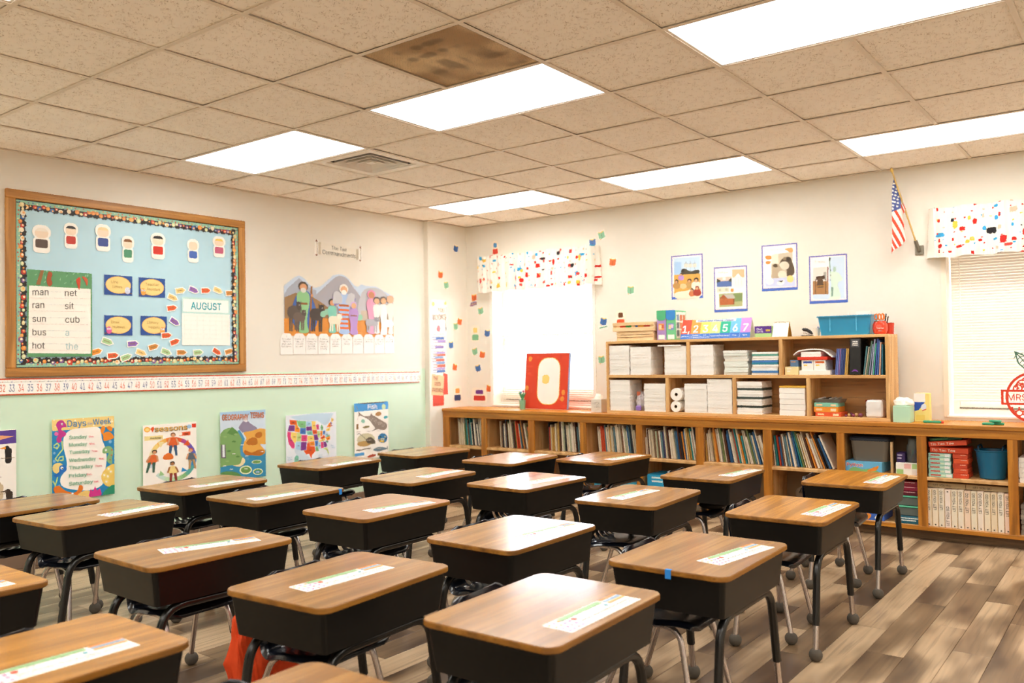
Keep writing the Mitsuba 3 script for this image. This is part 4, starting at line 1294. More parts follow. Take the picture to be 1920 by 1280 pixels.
le.text('TERMS', 1592, 108, 78, '#7a3414', bold=True, width=190).text('TERMS', 1597, 104, 72, '#dd7426', width=180)
poster('wall_poster', 'landscape poster titled Geography Terms with mountains, islands and sea', 'poster', 0.425, 0.545, on_left(1.876, 0.375, XP), pr, le)

q = [(170, 310), (945, 268), (940, 1010), (180, 1040)]
pr, le = Print(0.552, 0.425, q), Print(0.552, 0.425, q, z=0.006)
pr.rect(100, 200, 1000, 1100, '#e6ecf4').poly([(230, 330), (600, 285), (900, 290), (860, 360), (820, 440), (760, 480), (640, 400), (330, 390)], '#c3dbee')
pr.smooth([(300, 800), (400, 830), (470, 900), (540, 980), (400, 990), (330, 900)], '#cfe0ec')
RED, ORG, YEL, GRN, LBL, BLU, PUR, PNK, LIM, TEA = '#df5a2a', '#f0902c', '#f0cf6e', '#7fbf82', '#a9d2ec', '#4478c0', '#7d3a8c', '#d9487e', '#c4d482', '#7cc0a8'
for c, pts in ((RED, [(225, 375), (330, 385), (325, 455), (235, 450)]), (PUR, [(220, 452), (308, 460), (298, 548), (202, 540)]), (PNK, [(198, 545), (250, 552), (245, 630), (305, 740), (298, 798), (262, 795), (215, 720), (195, 600)]), (ORG, [(328, 388), (345, 470), (380, 520), (375, 570), (300, 555), (310, 465)]),
               (GRN, [(330, 390), (468, 402), (466, 505), (378, 500), (350, 470)]), (BLU, [(382, 502), (468, 506), (465, 598), (378, 590)]), (YEL, [(250, 555), (335, 565), (330, 690), (300, 730), (248, 630)]), (LIM, [(338, 568), (378, 572), (400, 610), (395, 700), (330, 695)]), (LBL, [(318, 700), (392, 705), (388, 830), (310, 805)]),
               (PNK, [(402, 605), (488, 610), (484, 706), (396, 702)]), (PUR, [(392, 708), (478, 710), (472, 830), (388, 835)]), (LBL, [(470, 403), (552, 406), (556, 482), (470, 480)]), (PUR, [(472, 484), (556, 484), (560, 550), (470, 548)]), (TEA, [(470, 552), (560, 552), (575, 620), (490, 608)]), (YEL, [(490, 622), (592, 624), (594, 705), (488, 705)]),
               (ORG, [(488, 708), (598, 708), (600, 780), (530, 775), (520, 725), (488, 722)]), (RED, [(484, 726), (520, 728), (530, 778), (600, 785), (612, 860), (560, 910), (548, 970), (510, 890), (470, 900), (430, 838), (474, 832)]), (YEL, [(554, 406), (620, 408), (612, 470), (635, 535), (560, 535)]), (RED, [(562, 538), (638, 540), (640, 600), (575, 608)]),
               (PUR, [(578, 612), (640, 606), (662, 690), (598, 700)]), (BLU, [(600, 705), (655, 702), (645, 785), (606, 785)]), (GRN, [(610, 790), (645, 788), (665, 860), (615, 865)]), (PNK, [(615, 462), (668, 456), (668, 542), (635, 538)]), (GRN, [(690, 500), (705, 460), (735, 500), (728, 550), (700, 552)]), (LIM, [(640, 560), (682, 556), (678, 670), (645, 650)]),
               (ORG, [(686, 560), (722, 556), (722, 630), (685, 660)]), (BLU, [(724, 560), (766, 550), (762, 610), (735, 622)]), (RED, [(680, 672), (740, 622), (770, 660), (720, 690)]), (YEL, [(664, 700), (770, 664), (760, 712), (664, 728)]), (LBL, [(655, 730), (688, 728), (690, 830), (650, 830)]), (PNK, [(692, 728), (732, 724), (742, 815), (696, 828)]),
               (PUR, [(734, 724), (770, 728), (795, 780), (780, 808), (742, 810)]), (TEA, [(758, 712), (800, 708), (815, 730), (795, 752)]), (ORG, [(766, 668), (842, 645), (838, 700), (790, 712)]), (GRN, [(790, 640), (830, 620), (842, 645), (772, 668)]), (LBL, [(764, 600), (800, 585), (810, 630), (770, 655)]), (YEL, [(776, 535), (840, 505), (840, 560), (780, 575)]),
               (ORG, [(785, 510), (830, 440), (856, 440), (852, 510), (830, 505)]), (LIM, [(730, 820), (795, 815), (820, 900), (812, 930), (785, 860), (740, 835)]), (YEL, [(865, 360), (905, 385), (880, 440), (862, 420)]), (PUR, [(845, 425), (865, 430), (868, 470), (850, 470)]), (RED, [(855, 475), (885, 480), (870, 495), (850, 495)]), (TEA, [(300, 920), (335, 895), (360, 920), (360, 1000), (295, 1000)])):
    g = Polygon(c and pts)
    pr.shape(g.buffer(-1.0), c)
    x, y = g.centroid.coords[0]
    le.rect(x - 15, y - 4, x + 15, y + 3, '#6a4a50')
    pr.n -= 1
    le.n -= 1
pr.n += 1
le.n += 1
for s_, x, y in (('Pacific', 195, 930), ('Ocean', 200, 960), ('Atlantic', 838, 800), ('Ocean', 850, 828), ('Gulf of', 655, 930), ('Mexico', 655, 958)):
    le.text(s_, x, y, 18, '#8ab4cc', width=66)
poster('wall_map', 'colourful map poster of the United States', 'map', 0.552, 0.425, on_left(2.504, 0.432, XP), pr, le)

q = [(1210, 152), (1715, 122), (1718, 945), (1215, 975)]
pr, le = Print(0.430, 0.520, q), Print(0.430, 0.520, q, z=0.0045)
pr.rect(1150, 50, 1800, 1100, '#fbf7f0').poly([(1190, 140), (1740, 110), (1725, 235), (1215, 275)], '#4a9ad8').poly([(1250, 150), (1700, 122), (1640, 140), (1350, 158)], '#5a4a3a').oval(1648, 205, 30, '#cfe3b8', 44)
pr.smooth([(1240, 190), (1300, 300), (1390, 340), (1470, 330), (1600, 400), (1700, 490), (1670, 545), (1560, 530), (1500, 490), (1430, 400), (1340, 345), (1290, 330), (1255, 390), (1275, 310)], '#8f8278').poly([(1460, 290), (1495, 360), (1440, 340)], '#857a70').poly([(1500, 490), (1520, 520), (1460, 565), (1560, 535)], '#857a70')
for k in range(60):
    x = rnd.uniform(1400, 1660)
    pr.oval(x, 340 + (x - 1400) * 0.55 + rnd.uniform(-25, 35), 4, '#cfc6bc')
    pr.n -= 1
pr.n += 1
pr.smooth([(1520, 325), (1570, 275), (1612, 300), (1590, 335), (1550, 340)], '#b08454').smooth([(1645, 370), (1670, 340), (1708, 350), (1690, 380)], '#4fa8b4').smooth([(1310, 410), (1335, 380), (1368, 410), (1345, 440)], '#8fbfae').smooth([(1330, 505), (1390, 480), (1435, 490), (1380, 515)], '#8a7a54').rect(1242, 450, 1270, 525, '#8a6a44')
pr.oval(1380, 680, 130, '#cfc8a8', 92).oval(1350, 740, 100, '#b8955c', 40).smooth([(1380, 690), (1430, 650), (1500, 690), (1515, 740), (1440, 745), (1400, 730)], '#5f5648').line([(1250, 600), (1280, 585), (1340, 640), (1390, 690)], 6, '#4f4840')
pr.oval(1628, 672, 72, '#3a78a8', 72)
for k in range(14):
    pr.oval(1628 + rnd.uniform(-50, 50), 690 + rnd.uniform(-40, 40), 14, rnd.choice(['#e0b84a', '#2a4a3a', '#d8d0a8', '#3a3028']), 10)
pr.line([(1245, 830), (1300, 832), (1360, 815), (1440, 808)], 12, '#6a5c4e').smooth([(1485, 840), (1560, 800), (1640, 810), (1690, 830), (1640, 850), (1540, 862)], '#6f8594').poly([(1680, 830), (1700, 790), (1700, 845)], '#55656f').shape(Polygon([(1222, 880), (1345, 870), (1345, 898), (1222, 910)]).buffer(6), '#5aa0d8').smooth([(1395, 935), (1450, 905), (1525, 915), (1480, 938)], '#b0503c')
le.text('Fish', 1405, 238, 68, '#ffffff', bold=True, width=140, roll=3).rect(1625, 912, 1680, 930, '#3a3430')
for k in range(9):
    le.rect(1240 + 150 * (k % 3), 560 - 4 + 130 * (k // 3), 1300 + 150 * (k % 3), 564 + 130 * (k // 3), '#c4bcb4')
poster('wall_poster', 'white and blue poster titled Fish with a long spotted shark', 'poster', 0.430, 0.520, on_left(3.270, 0.398, XP), pr, le)

pr, le = Print(0.430, 0.545), Print(0.430, 0.545, z=0.003)
pr.rect(0, 0, 0.430, 0.545, '#f6f1ea').rect(0, 0.455, 0.430, 0.540, '#5a3f94').poly([(0.05, 0.49), (0.30, 0.475), (0.42, 0.50), (0.30, 0.515)], '#e0a078')
for x, y, c, c2 in ((0.380, 0.385, '#25211f', '#e8902c'), (0.300, 0.270, '#b83c2c', '#34517a'), (0.330, 0.160, '#cdb898', '#efe6d6'), (0.385, 0.110, '#3a3028', '#58483c'), (0.10, 0.38, '#4a7ab0', '#e0c068'), (0.12, 0.24, '#7a9a4a', '#d8503c'), (0.20, 0.13, '#8a6a4a', '#e8dcc8')):
    pr.smooth([(x - 0.014, y + 0.035), (x + 0.016, y + 0.040), (x + 0.022, y), (x + 0.010, y - 0.055), (x - 0.006, y - 0.055), (x - 0.016, y)], c).oval(x - 0.006, y + 0.042, 0.016, c).poly([(x - 0.012, y + 0.052), (x - 0.055, y + 0.044), (x - 0.012, y + 0.036)], c2).line([(x - 0.04, y - 0.02), (x + 0.04, y - 0.022)], 0.003, '#8a7458')
pr.smooth([(0.26, 0.0), (0.30, 0.030), (0.40, 0.020), (0.43, 0.0)], '#6a4a34')
le.text('Birds', 0.12, 0.475, 0.045, '#f0e6f4', bold=True)
poster('wall_poster', 'bird poster with purple header at the left edge of the view', 'poster', 0.430, 0.545, on_left(-0.046, 0.358, XP), pr, le)


# ================================================================== PILASTER AND BACK WALL
BOOK = {'o': ('#dc6a34', 'orange'), 'g': ('#86bd98', 'green'), 'b': ('#3f6aa8', 'blue')}


def book_sticker(cover, w, h):
    """An open book seen from its covers: two leaves on a spine, pages showing at the top."""
    shp = Polygon([(-w, h * 0.62), (0, h * 0.45), (w, h * 0.62), (w, -h * 0.45), (0, -h * 0.62), (-w, -h * 0.45)]).buffer(0.004)
    pr = Print(9, 9)

    def tr(pts, c):
        v, f = trimesh.creation.triangulate_polygon(Polygon(pts), engine='earcut')
        pr.tri(v, f, c)
    tr([(-w * 0.9, h * 0.60), (0, h * 0.45), (w * 0.9, h * 0.60), (w * 0.9, h * 0.42), (0, h * 0.25), (-w * 0.9, h * 0.42)], '#f0c868')
    tr([(-w, h * 0.48), (0, h * 0.30), (0, -h * 0.60), (-w, -h * 0.43)], cover)
    tr([(w, h * 0.48), (0, h * 0.30), (0, -h * 0.60), (w, -h * 0.43)], cover)
    tr([(-0.0012, h * 0.28), (0.0012, h * 0.28), (0.0012, -h * 0.58), (-0.0012, -h * 0.58)], '#5a4a3c')
    tr([(-w * 0.8, -h * 0.50), (-w * 0.3, -h * 0.58), (-w * 0.35, -h * 0.66), (-w * 0.85, -h * 0.58)], '#d8a050')
    return P(extrude(shp, 0.0008), PAPER), pr.build()


stk = {k: book_sticker(c, 0.034, 0.062) for k, (c, _) in BOOK.items()}
pil = lambda y, z, roll=0: T([[0, 0, 1, PILX + 0.001], [1, 0, 0, y], [0, 1, 0, z], [0, 0, 0, 1]]).rotate([0, 0, 1], float(roll))
STICK = [('b', pil(4.668, 2.465, -12), 'high on the narrow corner wall'), ('o', pil(4.424, 2.174, -8), 'on the narrow corner wall above the paper book tower'), ('g', pil(4.511, 2.074, 12), 'on the narrow corner wall above the paper book tower'), ('o', pil(4.713, 1.702, -10), 'on the narrow corner wall right of the paper book tower'),
         ('g', pil(4.649, 1.652, 6), 'on the narrow corner wall right of the paper book tower'), ('b', pil(4.573, 1.458, 3), 'on the narrow corner wall right of the paper book tower'), ('o', pil(4.628, 1.228, -18), 'low on the narrow corner wall'),
         ('g', on_back(-0.316, 2.190, roll=-8), 'half hidden beside the left end of the left valance'), ('o', on_back(-0.407, 1.955, roll=0), 'on a purple book stack left of the window'), ('g', on_back(-0.319, 1.812, roll=10), 'under a purple book stack left of the window'), ('b', on_back(-0.236, 1.575, roll=-8), 'close to the left edge of the left window'),
         ('g', on_back(-0.406, 1.388, roll=16), 'left of the left window near the room corner'), ('o', on_back(-0.306, 1.353, roll=-16), 'left of the left window beside a green one'), ('b', on_back(-0.366, 1.213, roll=14), 'left of the left window, lowest of the blue ones there'), ('o', on_back(-0.221, 1.002, roll=-10), 'just above the counter left of the left window'),
         ('b', on_back(1.063, 2.398, roll=4), 'above the right end of the left valance'), ('g', on_back(1.164, 2.458, roll=14), 'above the right end of the left valance'), ('o', on_back(1.279, 2.194, roll=-8), 'right of the left valance'), ('g', on_back(1.464, 1.922, roll=-4), 'on bare wall between the left window and the wall posters'),
         ('b', on_back(1.169, 1.644, roll=-10), 'on a white and green book stack right of the window'), ('g', on_back(1.141, 1.287, roll=6), 'beside the left end of the upper wooden shelf')]
for c, to, where in STICK:
    key = thing('book_sticker', 'small %s open book sticker %s' % (BOOK[c][1], where), 'wall sticker', 'open book stickers around the left window')
    part(key, 'backing', stk[c][0], to)
    part(key, 'print', stk[c][1], to)
# piles of books and single larger books, also stickers
for x, z, cols, where in ((-0.412, 1.884, ('#7a3a78', '#8a4a3a', '#6a4a8c'), 'purple and red stack of books sticker left of the left window'), (1.168, 1.584, ('#e8e4d8', '#5a9a78', '#ece8dc'), 'white and green stack of books sticker right of the left window')):
    pr = Print(0.11, 0.05)
    for k, c in enumerate(cols):
        pr.poly([(0.006 + 0.004 * k, 0.004 + 0.014 * k), (0.098 + 0.003 * k, 0.008 + 0.014 * k), (0.098 + 0.003 * k, 0.018 + 0.014 * k), (0.006 + 0.004 * k, 0.015 + 0.014 * k)], c)
    poster('book_sticker', where, 'wall sticker', 0.11, 0.05, on_back(x - 0.055, z - 0.028, YB - 0.0005, 8), pr, sheet='#f4efe6', shape=Polygon([(0, 0), (0.105, 0.003), (0.11, 0.05), (0.006, 0.045)]))
for to, w, h, c, c2, lab in ((on_back(-0.157, 2.374), 0.085, 0.150, '#cf4436', '#4f8fc4', 'red and light blue cut-out sticker on top of the left valance end'), (on_back(-0.452, 1.490), 0.110, 0.170, '#7fb88c', '#efd07c', 'green and yellow cut-out sticker between the room corner and the left window'),
                             (on_back(-0.452, 0.860), 0.200, 0.145, '#c23a30', '#6d3a8c', 'red and purple cut-out sticker just above the counter near the corner'), (on_back(1.305, 1.590), 0.100, 0.150, '#d9572e', '#6a4020', 'orange and brown cut-out sticker behind the wooden crates'),
                             (pil(4.600, 0.865), 0.130, 0.165, '#33426a', '#e59a4a', 'navy and orange cut-out sticker low on the narrow corner wall')):
    pr = Print(w, h)
    pr.shape(Polygon(rrect(w * 0.78, h * 0.36, 0.012, 4, w / 2, h * 0.27)), c).shape(Polygon(rrect(w * 0.50, h * 0.30, 0.010, 4, w * 0.5, h * 0.70)), c2)
    poster('paper_cutout', lab, 'paper cutout', w, h, to, pr, sheet='#f6ead8', shape=Polygon(rrect(w, h, 0.03, 6, w / 2, h / 2)))

# the tall decal: a tower of books on a red base
pr, le = Print(0.262, 1.080), Print(0.262, 1.080, z=0.004)
outline = Polygon([(0.03, 0.0), (0.195, 0.0), (0.20, 0.10), (0.262, 0.11), (0.262, 0.32), (0.235, 0.34), (0.25, 0.74), (0.262, 1.05), (0.22, 1.08), (0.03, 1.075), (0.0, 1.0), (0.01, 0.34), (0.0, 0.12), (0.03, 0.10)])
pr.shape(outline, '#faf3e8').poly([(0.03, 0), (0.195, 0), (0.20, 0.30), (0.03, 0.30)], '#d84a34').poly([(0.165, 0.11), (0.26, 0.11), (0.255, 0.32), (0.19, 0.33)], '#d84a34')
for k in range(5):
    pr.line([(0.03, 0.02 + 0.05 * k), (0.195, 0.02 + 0.05 * k)], 0.002, '#9c2f20')
pr.poly([(0.005, 0.115), (0.185, 0.100), (0.205, 0.300), (0.020, 0.325)], '#f3bd8c')
z = 0.335
for k in range(15):
    c = rnd.choice(['#8c74b4', '#e2a48c', '#4a6cae', '#f2ece2', '#7a96c8', '#a890cc', '#f6f1e8', '#c9624a'])
    h, o = rnd.uniform(0.020, 0.032), rnd.uniform(-0.02, 0.02)
    pr.poly([(0.030 + o, z), (0.215 + o, z + 0.004), (0.215 + o, z + h), (0.030 + o, z + h - 0.003)], c).poly([(0.025 + o, z + 0.004), (0.090 + o, z + 0.006), (0.090 + o, z + h - 0.008), (0.025 + o, z + h - 0.008)], '#fbf7f0').line([(0.025 + o, z), (0.215 + o, z + 0.003)], 0.0022, '#4c443e')
    z += h + 0.002
pr.smooth([(0.10, z + 0.02), (0.13, z + 0.06), (0.15, z + 0.02), (0.13, z - 0.005)], '#e07a80').line([(0.235, 0.80), (0.245, 1.00)], 0.003, '#a86a2c').line([(0.236, 0.77), (0.238, 0.80)], 0.010, '#2a2420')
pr.oval(0.05, 1.03, 0.022, '#f2d78c').oval(0.235, 1.045, 0.018, '#f2d78c')
le.text('YOU', 0.115, 0.955, 0.045, '#9a7a5a', 'l', width=0.10, roll=-6).text('BOOKS', 0.045, 0.865, 0.055, '#8a6c52', 'l', width=0.195, roll=4)
for s_, x, y in (('THE', 0.035, 0.262), ('GOOD', 0.055, 0.205), ('FRIENDS', 0.022, 0.145)):
    le.text(s_, x, y, 0.040, '#6a4030', width=0.040 * len(s_) * 0.58, roll=-4)
poster('book_tower_decal', 'tall wall decal of a tower of books on a red base', 'wall decal', 0.262, 1.080, pil(4.256, 0.840), pr, le, shape=outline, sheet='#faf3e8')

# ---- four framed prints above the shelf
def framed(quad, w, h, draw, x, z, roll, label):
    pr = Print(w, h, quad)
    x0, y0 = quad[0]
    x1, y1 = quad[2]
    a = Print(w, h)
    a.rect(0, 0, w, h, '#6f6cb8').rect(0, 0, w, 0.020, '#4a6cc4').rect(0.009, 0.022, w - 0.009, h - 0.009, '#f3d8d8').rect(0.013, 0.026, w - 0.013, h - 0.013, '#fcf9f4')
    for cx, cy in ((0.022, 0.036), (w - 0.022, 0.036), (0.022, h - 0.022), (w - 0.022, h - 0.022)):
        a.oval(cx, cy, 0.005, '#b8c4e0')
    pr.n = a.n + 1
    pr.v, pr.f, pr.c = a.v, a.f, a.c
    draw(pr)
    poster('history_print', label, 'poster', w, h, on_back(x, z, YB - 0.001, roll), pr, group='history prints with blue borders')


def d1(p):
    p.poly([(190, 355), (580, 325), (580, 600), (195, 610)], '#c6dcf0').poly([(195, 410), (300, 410), (300, 600), (195, 600)], '#a8c8ea')
    p.smooth([(300, 540), (340, 510), (430, 550), (530, 530), (570, 540), (560, 585), (450, 600), (330, 600)], '#4a4438').poly([(310, 520), (340, 510), (345, 560), (305, 560)], '#2c2824')
    for x in (370, 433, 498):
        p.line([(x, 400), (x + 4, 550)], 4, '#6a5c4a').line([(x - 28, 440), (x + 28, 436)], 3, '#8a7a64')
        p.poly([(x - 26, 442), (x + 26, 438), (x + 30, 490), (x - 30, 494)], '#dcd8cc')
    p.poly([(195, 605), (585, 585), (588, 905), (200, 920)], '#e2a552')
    p.smooth([(200, 900), (260, 860), (420, 830), (480, 800), (590, 850), (590, 920), (210, 930)], '#f0e2cc')
    for x, y, r, c, c2 in ((300, 595, 22, '#3a2a20', '#b48ac8'), (235, 700, 28, '#3a2a20', '#b98a4c'), (425, 690, 30, '#4a3424', '#c49a5c'), (525, 680, 36, '#35291f', '#efe3d0'), (465, 830, 24, '#3c2c22', '#c97a4c'), (540, 800, 30, '#8a3a2c', '#a8402f')):
        p.smooth([(x - r * 1.4, y + r), (x + r * 1.4, y + r), (x + r * 1.7, y + 3.4 * r), (x - r * 1.7, y + 3.4 * r)], c2).oval(x, y, r, c).oval(x - 3, y + r * 0.3, r * 0.65, '#d8a078')
    p.oval(335, 775, 50, '#f3c894', 42)


def d2(p):
    p.poly([(1060, 520), (1240, 512), (1245, 640), (1065, 640)], '#d9b48c').smooth([(1070, 660), (1110, 620), (1150, 580), (1190, 620), (1240, 650), (1240, 770), (1075, 770)], '#efece6')
    for x in (1110, 1150, 1195):
        p.line([(x, 650), (x + 6, 750)], 4, '#c9c4bc').oval(x, 640, 14, '#e3dfd8')
    p.poly([(830, 640), (1055, 625), (1055, 690), (832, 700)], '#ecc4b4').rect(920, 638, 965, 680, '#f6efe6').poly([(832, 700), (1055, 685), (1058, 775), (835, 780)], '#5870a8').poly([(832, 660), (890, 680), (880, 705), (832, 715)], '#3a4038').poly([(1010, 670), (1055, 650), (1055, 700), (1015, 700)], '#4a5048')
    p.poly([(835, 790), (1020, 785), (1022, 855), (840, 865)], '#d9d8c4').oval(880, 828, 20, '#b4b49c').oval(980, 820, 20, '#b4b49c').oval(1065, 830, 26, '#e0985c')
    p.poly([(868, 885), (1220, 865), (1220, 1065), (875, 1085)], '#a8ad7c').poly([(1080, 880), (1220, 870), (1220, 990), (1110, 1000)], '#7c8f5c')
    p.poly([(878, 965), (1000, 950), (1080, 955), (1085, 1045), (885, 1055)], '#b4673c').poly([(870, 960), (935, 893), (1000, 955)], '#a05a32').poly([(935, 893), (1080, 888), (1115, 950), (1000, 958)], '#b9b4ac').poly([(1080, 955), (1100, 955), (1100, 1040), (1085, 1045)], '#8a4a28')
    for k in range(5):
        p.line([(880, 972 + 17 * k), (1000, 962 + 17 * k)], 2.5, '#8a4a28')
    p.text('Symbols', 850, 575, 26, '#ecbcb0', width=160)


def d3(p):
    p.poly([(335, 345), (690, 290), (695, 720), (340, 740)], '#cbbda6').poly([(335, 345), (450, 325), (455, 500), (335, 500)], '#ece2cf')
    p.smooth([(480, 480), (540, 400), (640, 380), (690, 470), (690, 700), (600, 700), (600, 620), (500, 580)], '#5a4a38').smooth([(475, 510), (550, 460), (630, 500), (620, 580), (520, 590)], '#ddd0bc').oval(620, 420, 34, '#3c3024').oval(560, 410, 30, '#8a7860')
    p.smooth([(340, 530), (400, 500), (460, 520), (520, 600), (590, 680), (560, 740), (340, 735), (350, 620)], '#b8a68c').oval(405, 535, 40, '#54442f', 32).smooth([(460, 650), (540, 620), (600, 680), (580, 740), (480, 750)], '#e3d8c4')
    p.poly([(230, 770), (735, 720), (745, 890), (245, 905)], '#cbd0ec').oval(315, 810, 66, '#fbf6ee', 54).oval(660, 760, 58, '#f0d488', 62).poly([(445, 820), (560, 780), (560, 840), (500, 880), (440, 850)], '#fbf8f2').poly([(460, 800), (550, 790), (510, 825)], '#3c3830')
    p.smooth([(560, 250), (620, 225), (690, 235), (690, 290), (640, 300), (600, 270)], '#e0a468').smooth([(228, 390), (330, 375), (335, 405), (240, 415)], '#e48a44').smooth([(238, 480), (325, 468), (320, 490), (245, 498)], '#e48a44')
    p.text('Inventions', 230, 270, 26, '#f2d8c8', width=290)


def d4(p):
    p.poly([(1330, 380), (1580, 360), (1590, 1090), (1350, 1110), (1050, 1110), (1045, 1030), (1310, 1020)], '#cfe0f2').poly([(1045, 570), (1300, 550), (1310, 1020), (1050, 1030)], '#e6ddd4').poly([(1045, 800), (1310, 800), (1312, 1022), (1050, 1030)], '#a8794c')
    p.rect(1225, 640, 1275, 780, '#a8a49c').rect(1290, 550, 1308, 800, '#8a5a5c').poly([(1100, 720), (1245, 700), (1250, 760), (1100, 780)], '#4a3424')
    p.smooth([(1130, 760), (1170, 735), (1210, 760), (1225, 850), (1240, 885), (1110, 890), (1120, 840)], '#5c4430').poly([(1110, 880), (1240, 870), (1238, 888), (1112, 892)], '#c48a3c')
    for x in (1090, 1265):
        p.line([(x, 770), (x + 2, 1020)], 12, '#6a4a30')
    # a robed statue with a raised torch
    p.poly([(1318, 440), (1335, 440), (1345, 620), (1360, 700), (1340, 720), (1325, 560)], '#8fae9c').poly([(1308, 425), (1345, 425), (1335, 450), (1318, 450)], '#6a7468').smooth([(1316, 425), (1328, 390), (1340, 425)], '#4f5850')
    p.smooth([(1345, 640), (1390, 630), (1450, 640), (1530, 720), (1545, 780), (1500, 800), (1510, 1000), (1515, 1085), (1360, 1090), (1355, 900), (1345, 760)], '#d4e8d8').oval(1412, 600, 28, '#a9c4b4', 40).poly([(1360, 900), (1395, 900), (1390, 1060), (1362, 1060)], '#7f9c8c').poly([(1325, 1085), (1515, 1065), (1515, 1092), (1325, 1110)], '#e6efdc')
    for k in range(5):
        p.line([(1390 + 10 * k, 565), (1383 + 14 * k, 545)], 4, '#9ab8a8')
    for y in (610, 700, 780):
        p.oval(1345, y, 9, '#3c463e')
    p.text('Freedom', 1080, 480, 34, '#ecb8b4', width=170)


framed([(150, 322), (612, 287), (628, 952), (163, 975)], 0.300, 0.387, d1, 1.878, 1.811, -0.3, 'blue bordered print of a sailing ship above people in a feast, leftmost of four')
framed([(785, 490), (1282, 455), (1297, 1142), (803, 1163)], 0.296, 0.386, d2, 2.280, 1.679, -0.4, 'blue bordered print with a brown log cabin, second of four')
framed([(160, 190), (765, 132), (790, 943), (187, 985)], 0.297, 0.380, d3, 2.704, 1.835, -0.5, 'blue bordered print with a brown group photograph, highest of four')
framed([(972, 372), (1618, 322), (1640, 1160), (997, 1193)], 0.296, 0.382, d4, 3.094, 1.711, -0.3, 'blue bordered print of a bell and a pale green robed statue, rightmost of four')

# ---- flag on a tilted staff
key = thing('flag', 'small United States flag on a tilted gold staff in a wall bracket', 'flag')
p0, p1 = np.array([3.908, YB - 0.03, 2.090]), np.array([3.790, YB - 0.235, 2.640])
part(key, 'staff', P(tube([p0, p1], 0.006, 10), plain('#c9a866', 0.4, 0.5)))
tip = p1 + (p1 - p0) / np.linalg.norm(p1 - p0) * 0.02
part(key, 'finial', P(tube([p1 - (p1 - p0) * 0.01, p1, tip, tip + (tip - p1) * 0.5], [0.006, 0.012, 0.009, 0.001], 10), plain('#d9b25a', 0.25, 0.6, 0.6)))
part(key, 'bracket', P(cat(tube([p0 - (p1 - p0) * 0.05, p0 + (p1 - p0) * 0.09], 0.014, 10), box(3.885, 3.945, YB - 0.012, YB - 0.001, 2.035, 2.105, 0.003), tube([(3.912, YB - 0.008, 2.07), p0], 0.011, 8)), plain('#8a8476', 0.35, 0.6, 0.7)))
# cloth: hangs from the staff in two folds, the stripes running down across it
def fold(x, z):
    return YB - 0.150 - 0.020 * np.sin((x - 3.74) * 60) - 0.10 * np.clip((z - 2.30) / 0.28, 0, 1) * np.clip((3.80 - x) / 0.06, -0.4, 1) * 0.3 - 0.055 * np.clip((z - 2.25) / 0.33, 0, 1)


def cloth_piece(poly, c, name, dy=0.0):
    """Drawing units of the flag's sheet: x to the right, y down."""
    out = []
    for g in getattr(poly, 'geoms', [poly]):
        if g.geom_type == 'Polygon' and g.area > 4:
            v, f = trimesh.creation.triangulate_polygon(g, engine='earcut')
            out.append(trimesh.Trimesh(np.column_stack([v, np.zeros(len(v))]), f, process=False))
    m = trimesh.util.concatenate(out)
    for _ in range(3):
        m = m.subdivide()
    X, Y = m.vertices[:, 0], m.vertices[:, 1]
    x, z = 3.650 + 0.000771 * X - 0.000019 * Y, 2.760 - 0.000850 * Y - 0.000118 * X
    m.vertices = np.column_stack([x, fold(x, z) + dy, z])
    m.invert()
    part(key, name, P(m, plain(c, 0.8, 0.2), smooth=True))


front = Polygon([(190, 180), (240, 300), (236, 425), (262, 560), (282, 695), (232, 745), (172, 795), (158, 820), (164, 690), (166, 500), (172, 380), (176, 260)])
canton = front.intersection(Polygon([(150, 150), (300, 150), (300, 330), (236, 418), (170, 458), (150, 466)]))
band = lambda t0, t1: Polygon([(100, t0 + (100 - 168) * 1.9), (400, t0 + (400 - 168) * 1.9), (400, t1 + (400 - 168) * 1.9), (100, t1 + (100 - 168) * 1.9)])
rest = front.difference(canton)
reds = shapely.union_all([band(375, 420), band(490, 540), band(600, 655), band(690, 735), band(765, 840)])
cloth_piece(canton, '#56639c', 'canton')
cloth_piece(rest.intersection(reds), '#d8523c', 'red_stripes')
cloth_piece(rest.difference(reds), '#f8f2e8', 'white_stripes')
back = Polygon([(236, 290), (262, 345), (286, 420), (258, 485), (240, 440), (232, 380)])
br = shapely.union_all([band(250, 285), band(320, 352), band(200, 222)])
cloth_piece(back.intersection(br), '#d8523c', 'red_stripes', 0.012)
cloth_piece(back.difference(br), '#f3ece0', 'white_stripes', 0.012)
stars = shapely.union_all([Point(x, y).buffer(8.5) for x, y in ((191, 215), (186, 245), (208, 258), (180, 278), (202, 284), (222, 275), (176, 310), (198, 312), (220, 322), (188, 340), (212, 346), (178, 370), (214, 376), (192, 372), (180, 402), (208, 405), (176, 430))]).intersection(canton.buffer(-1))
cloth_piece(stars, '#fbf8f2', 'stars', -0.0012)


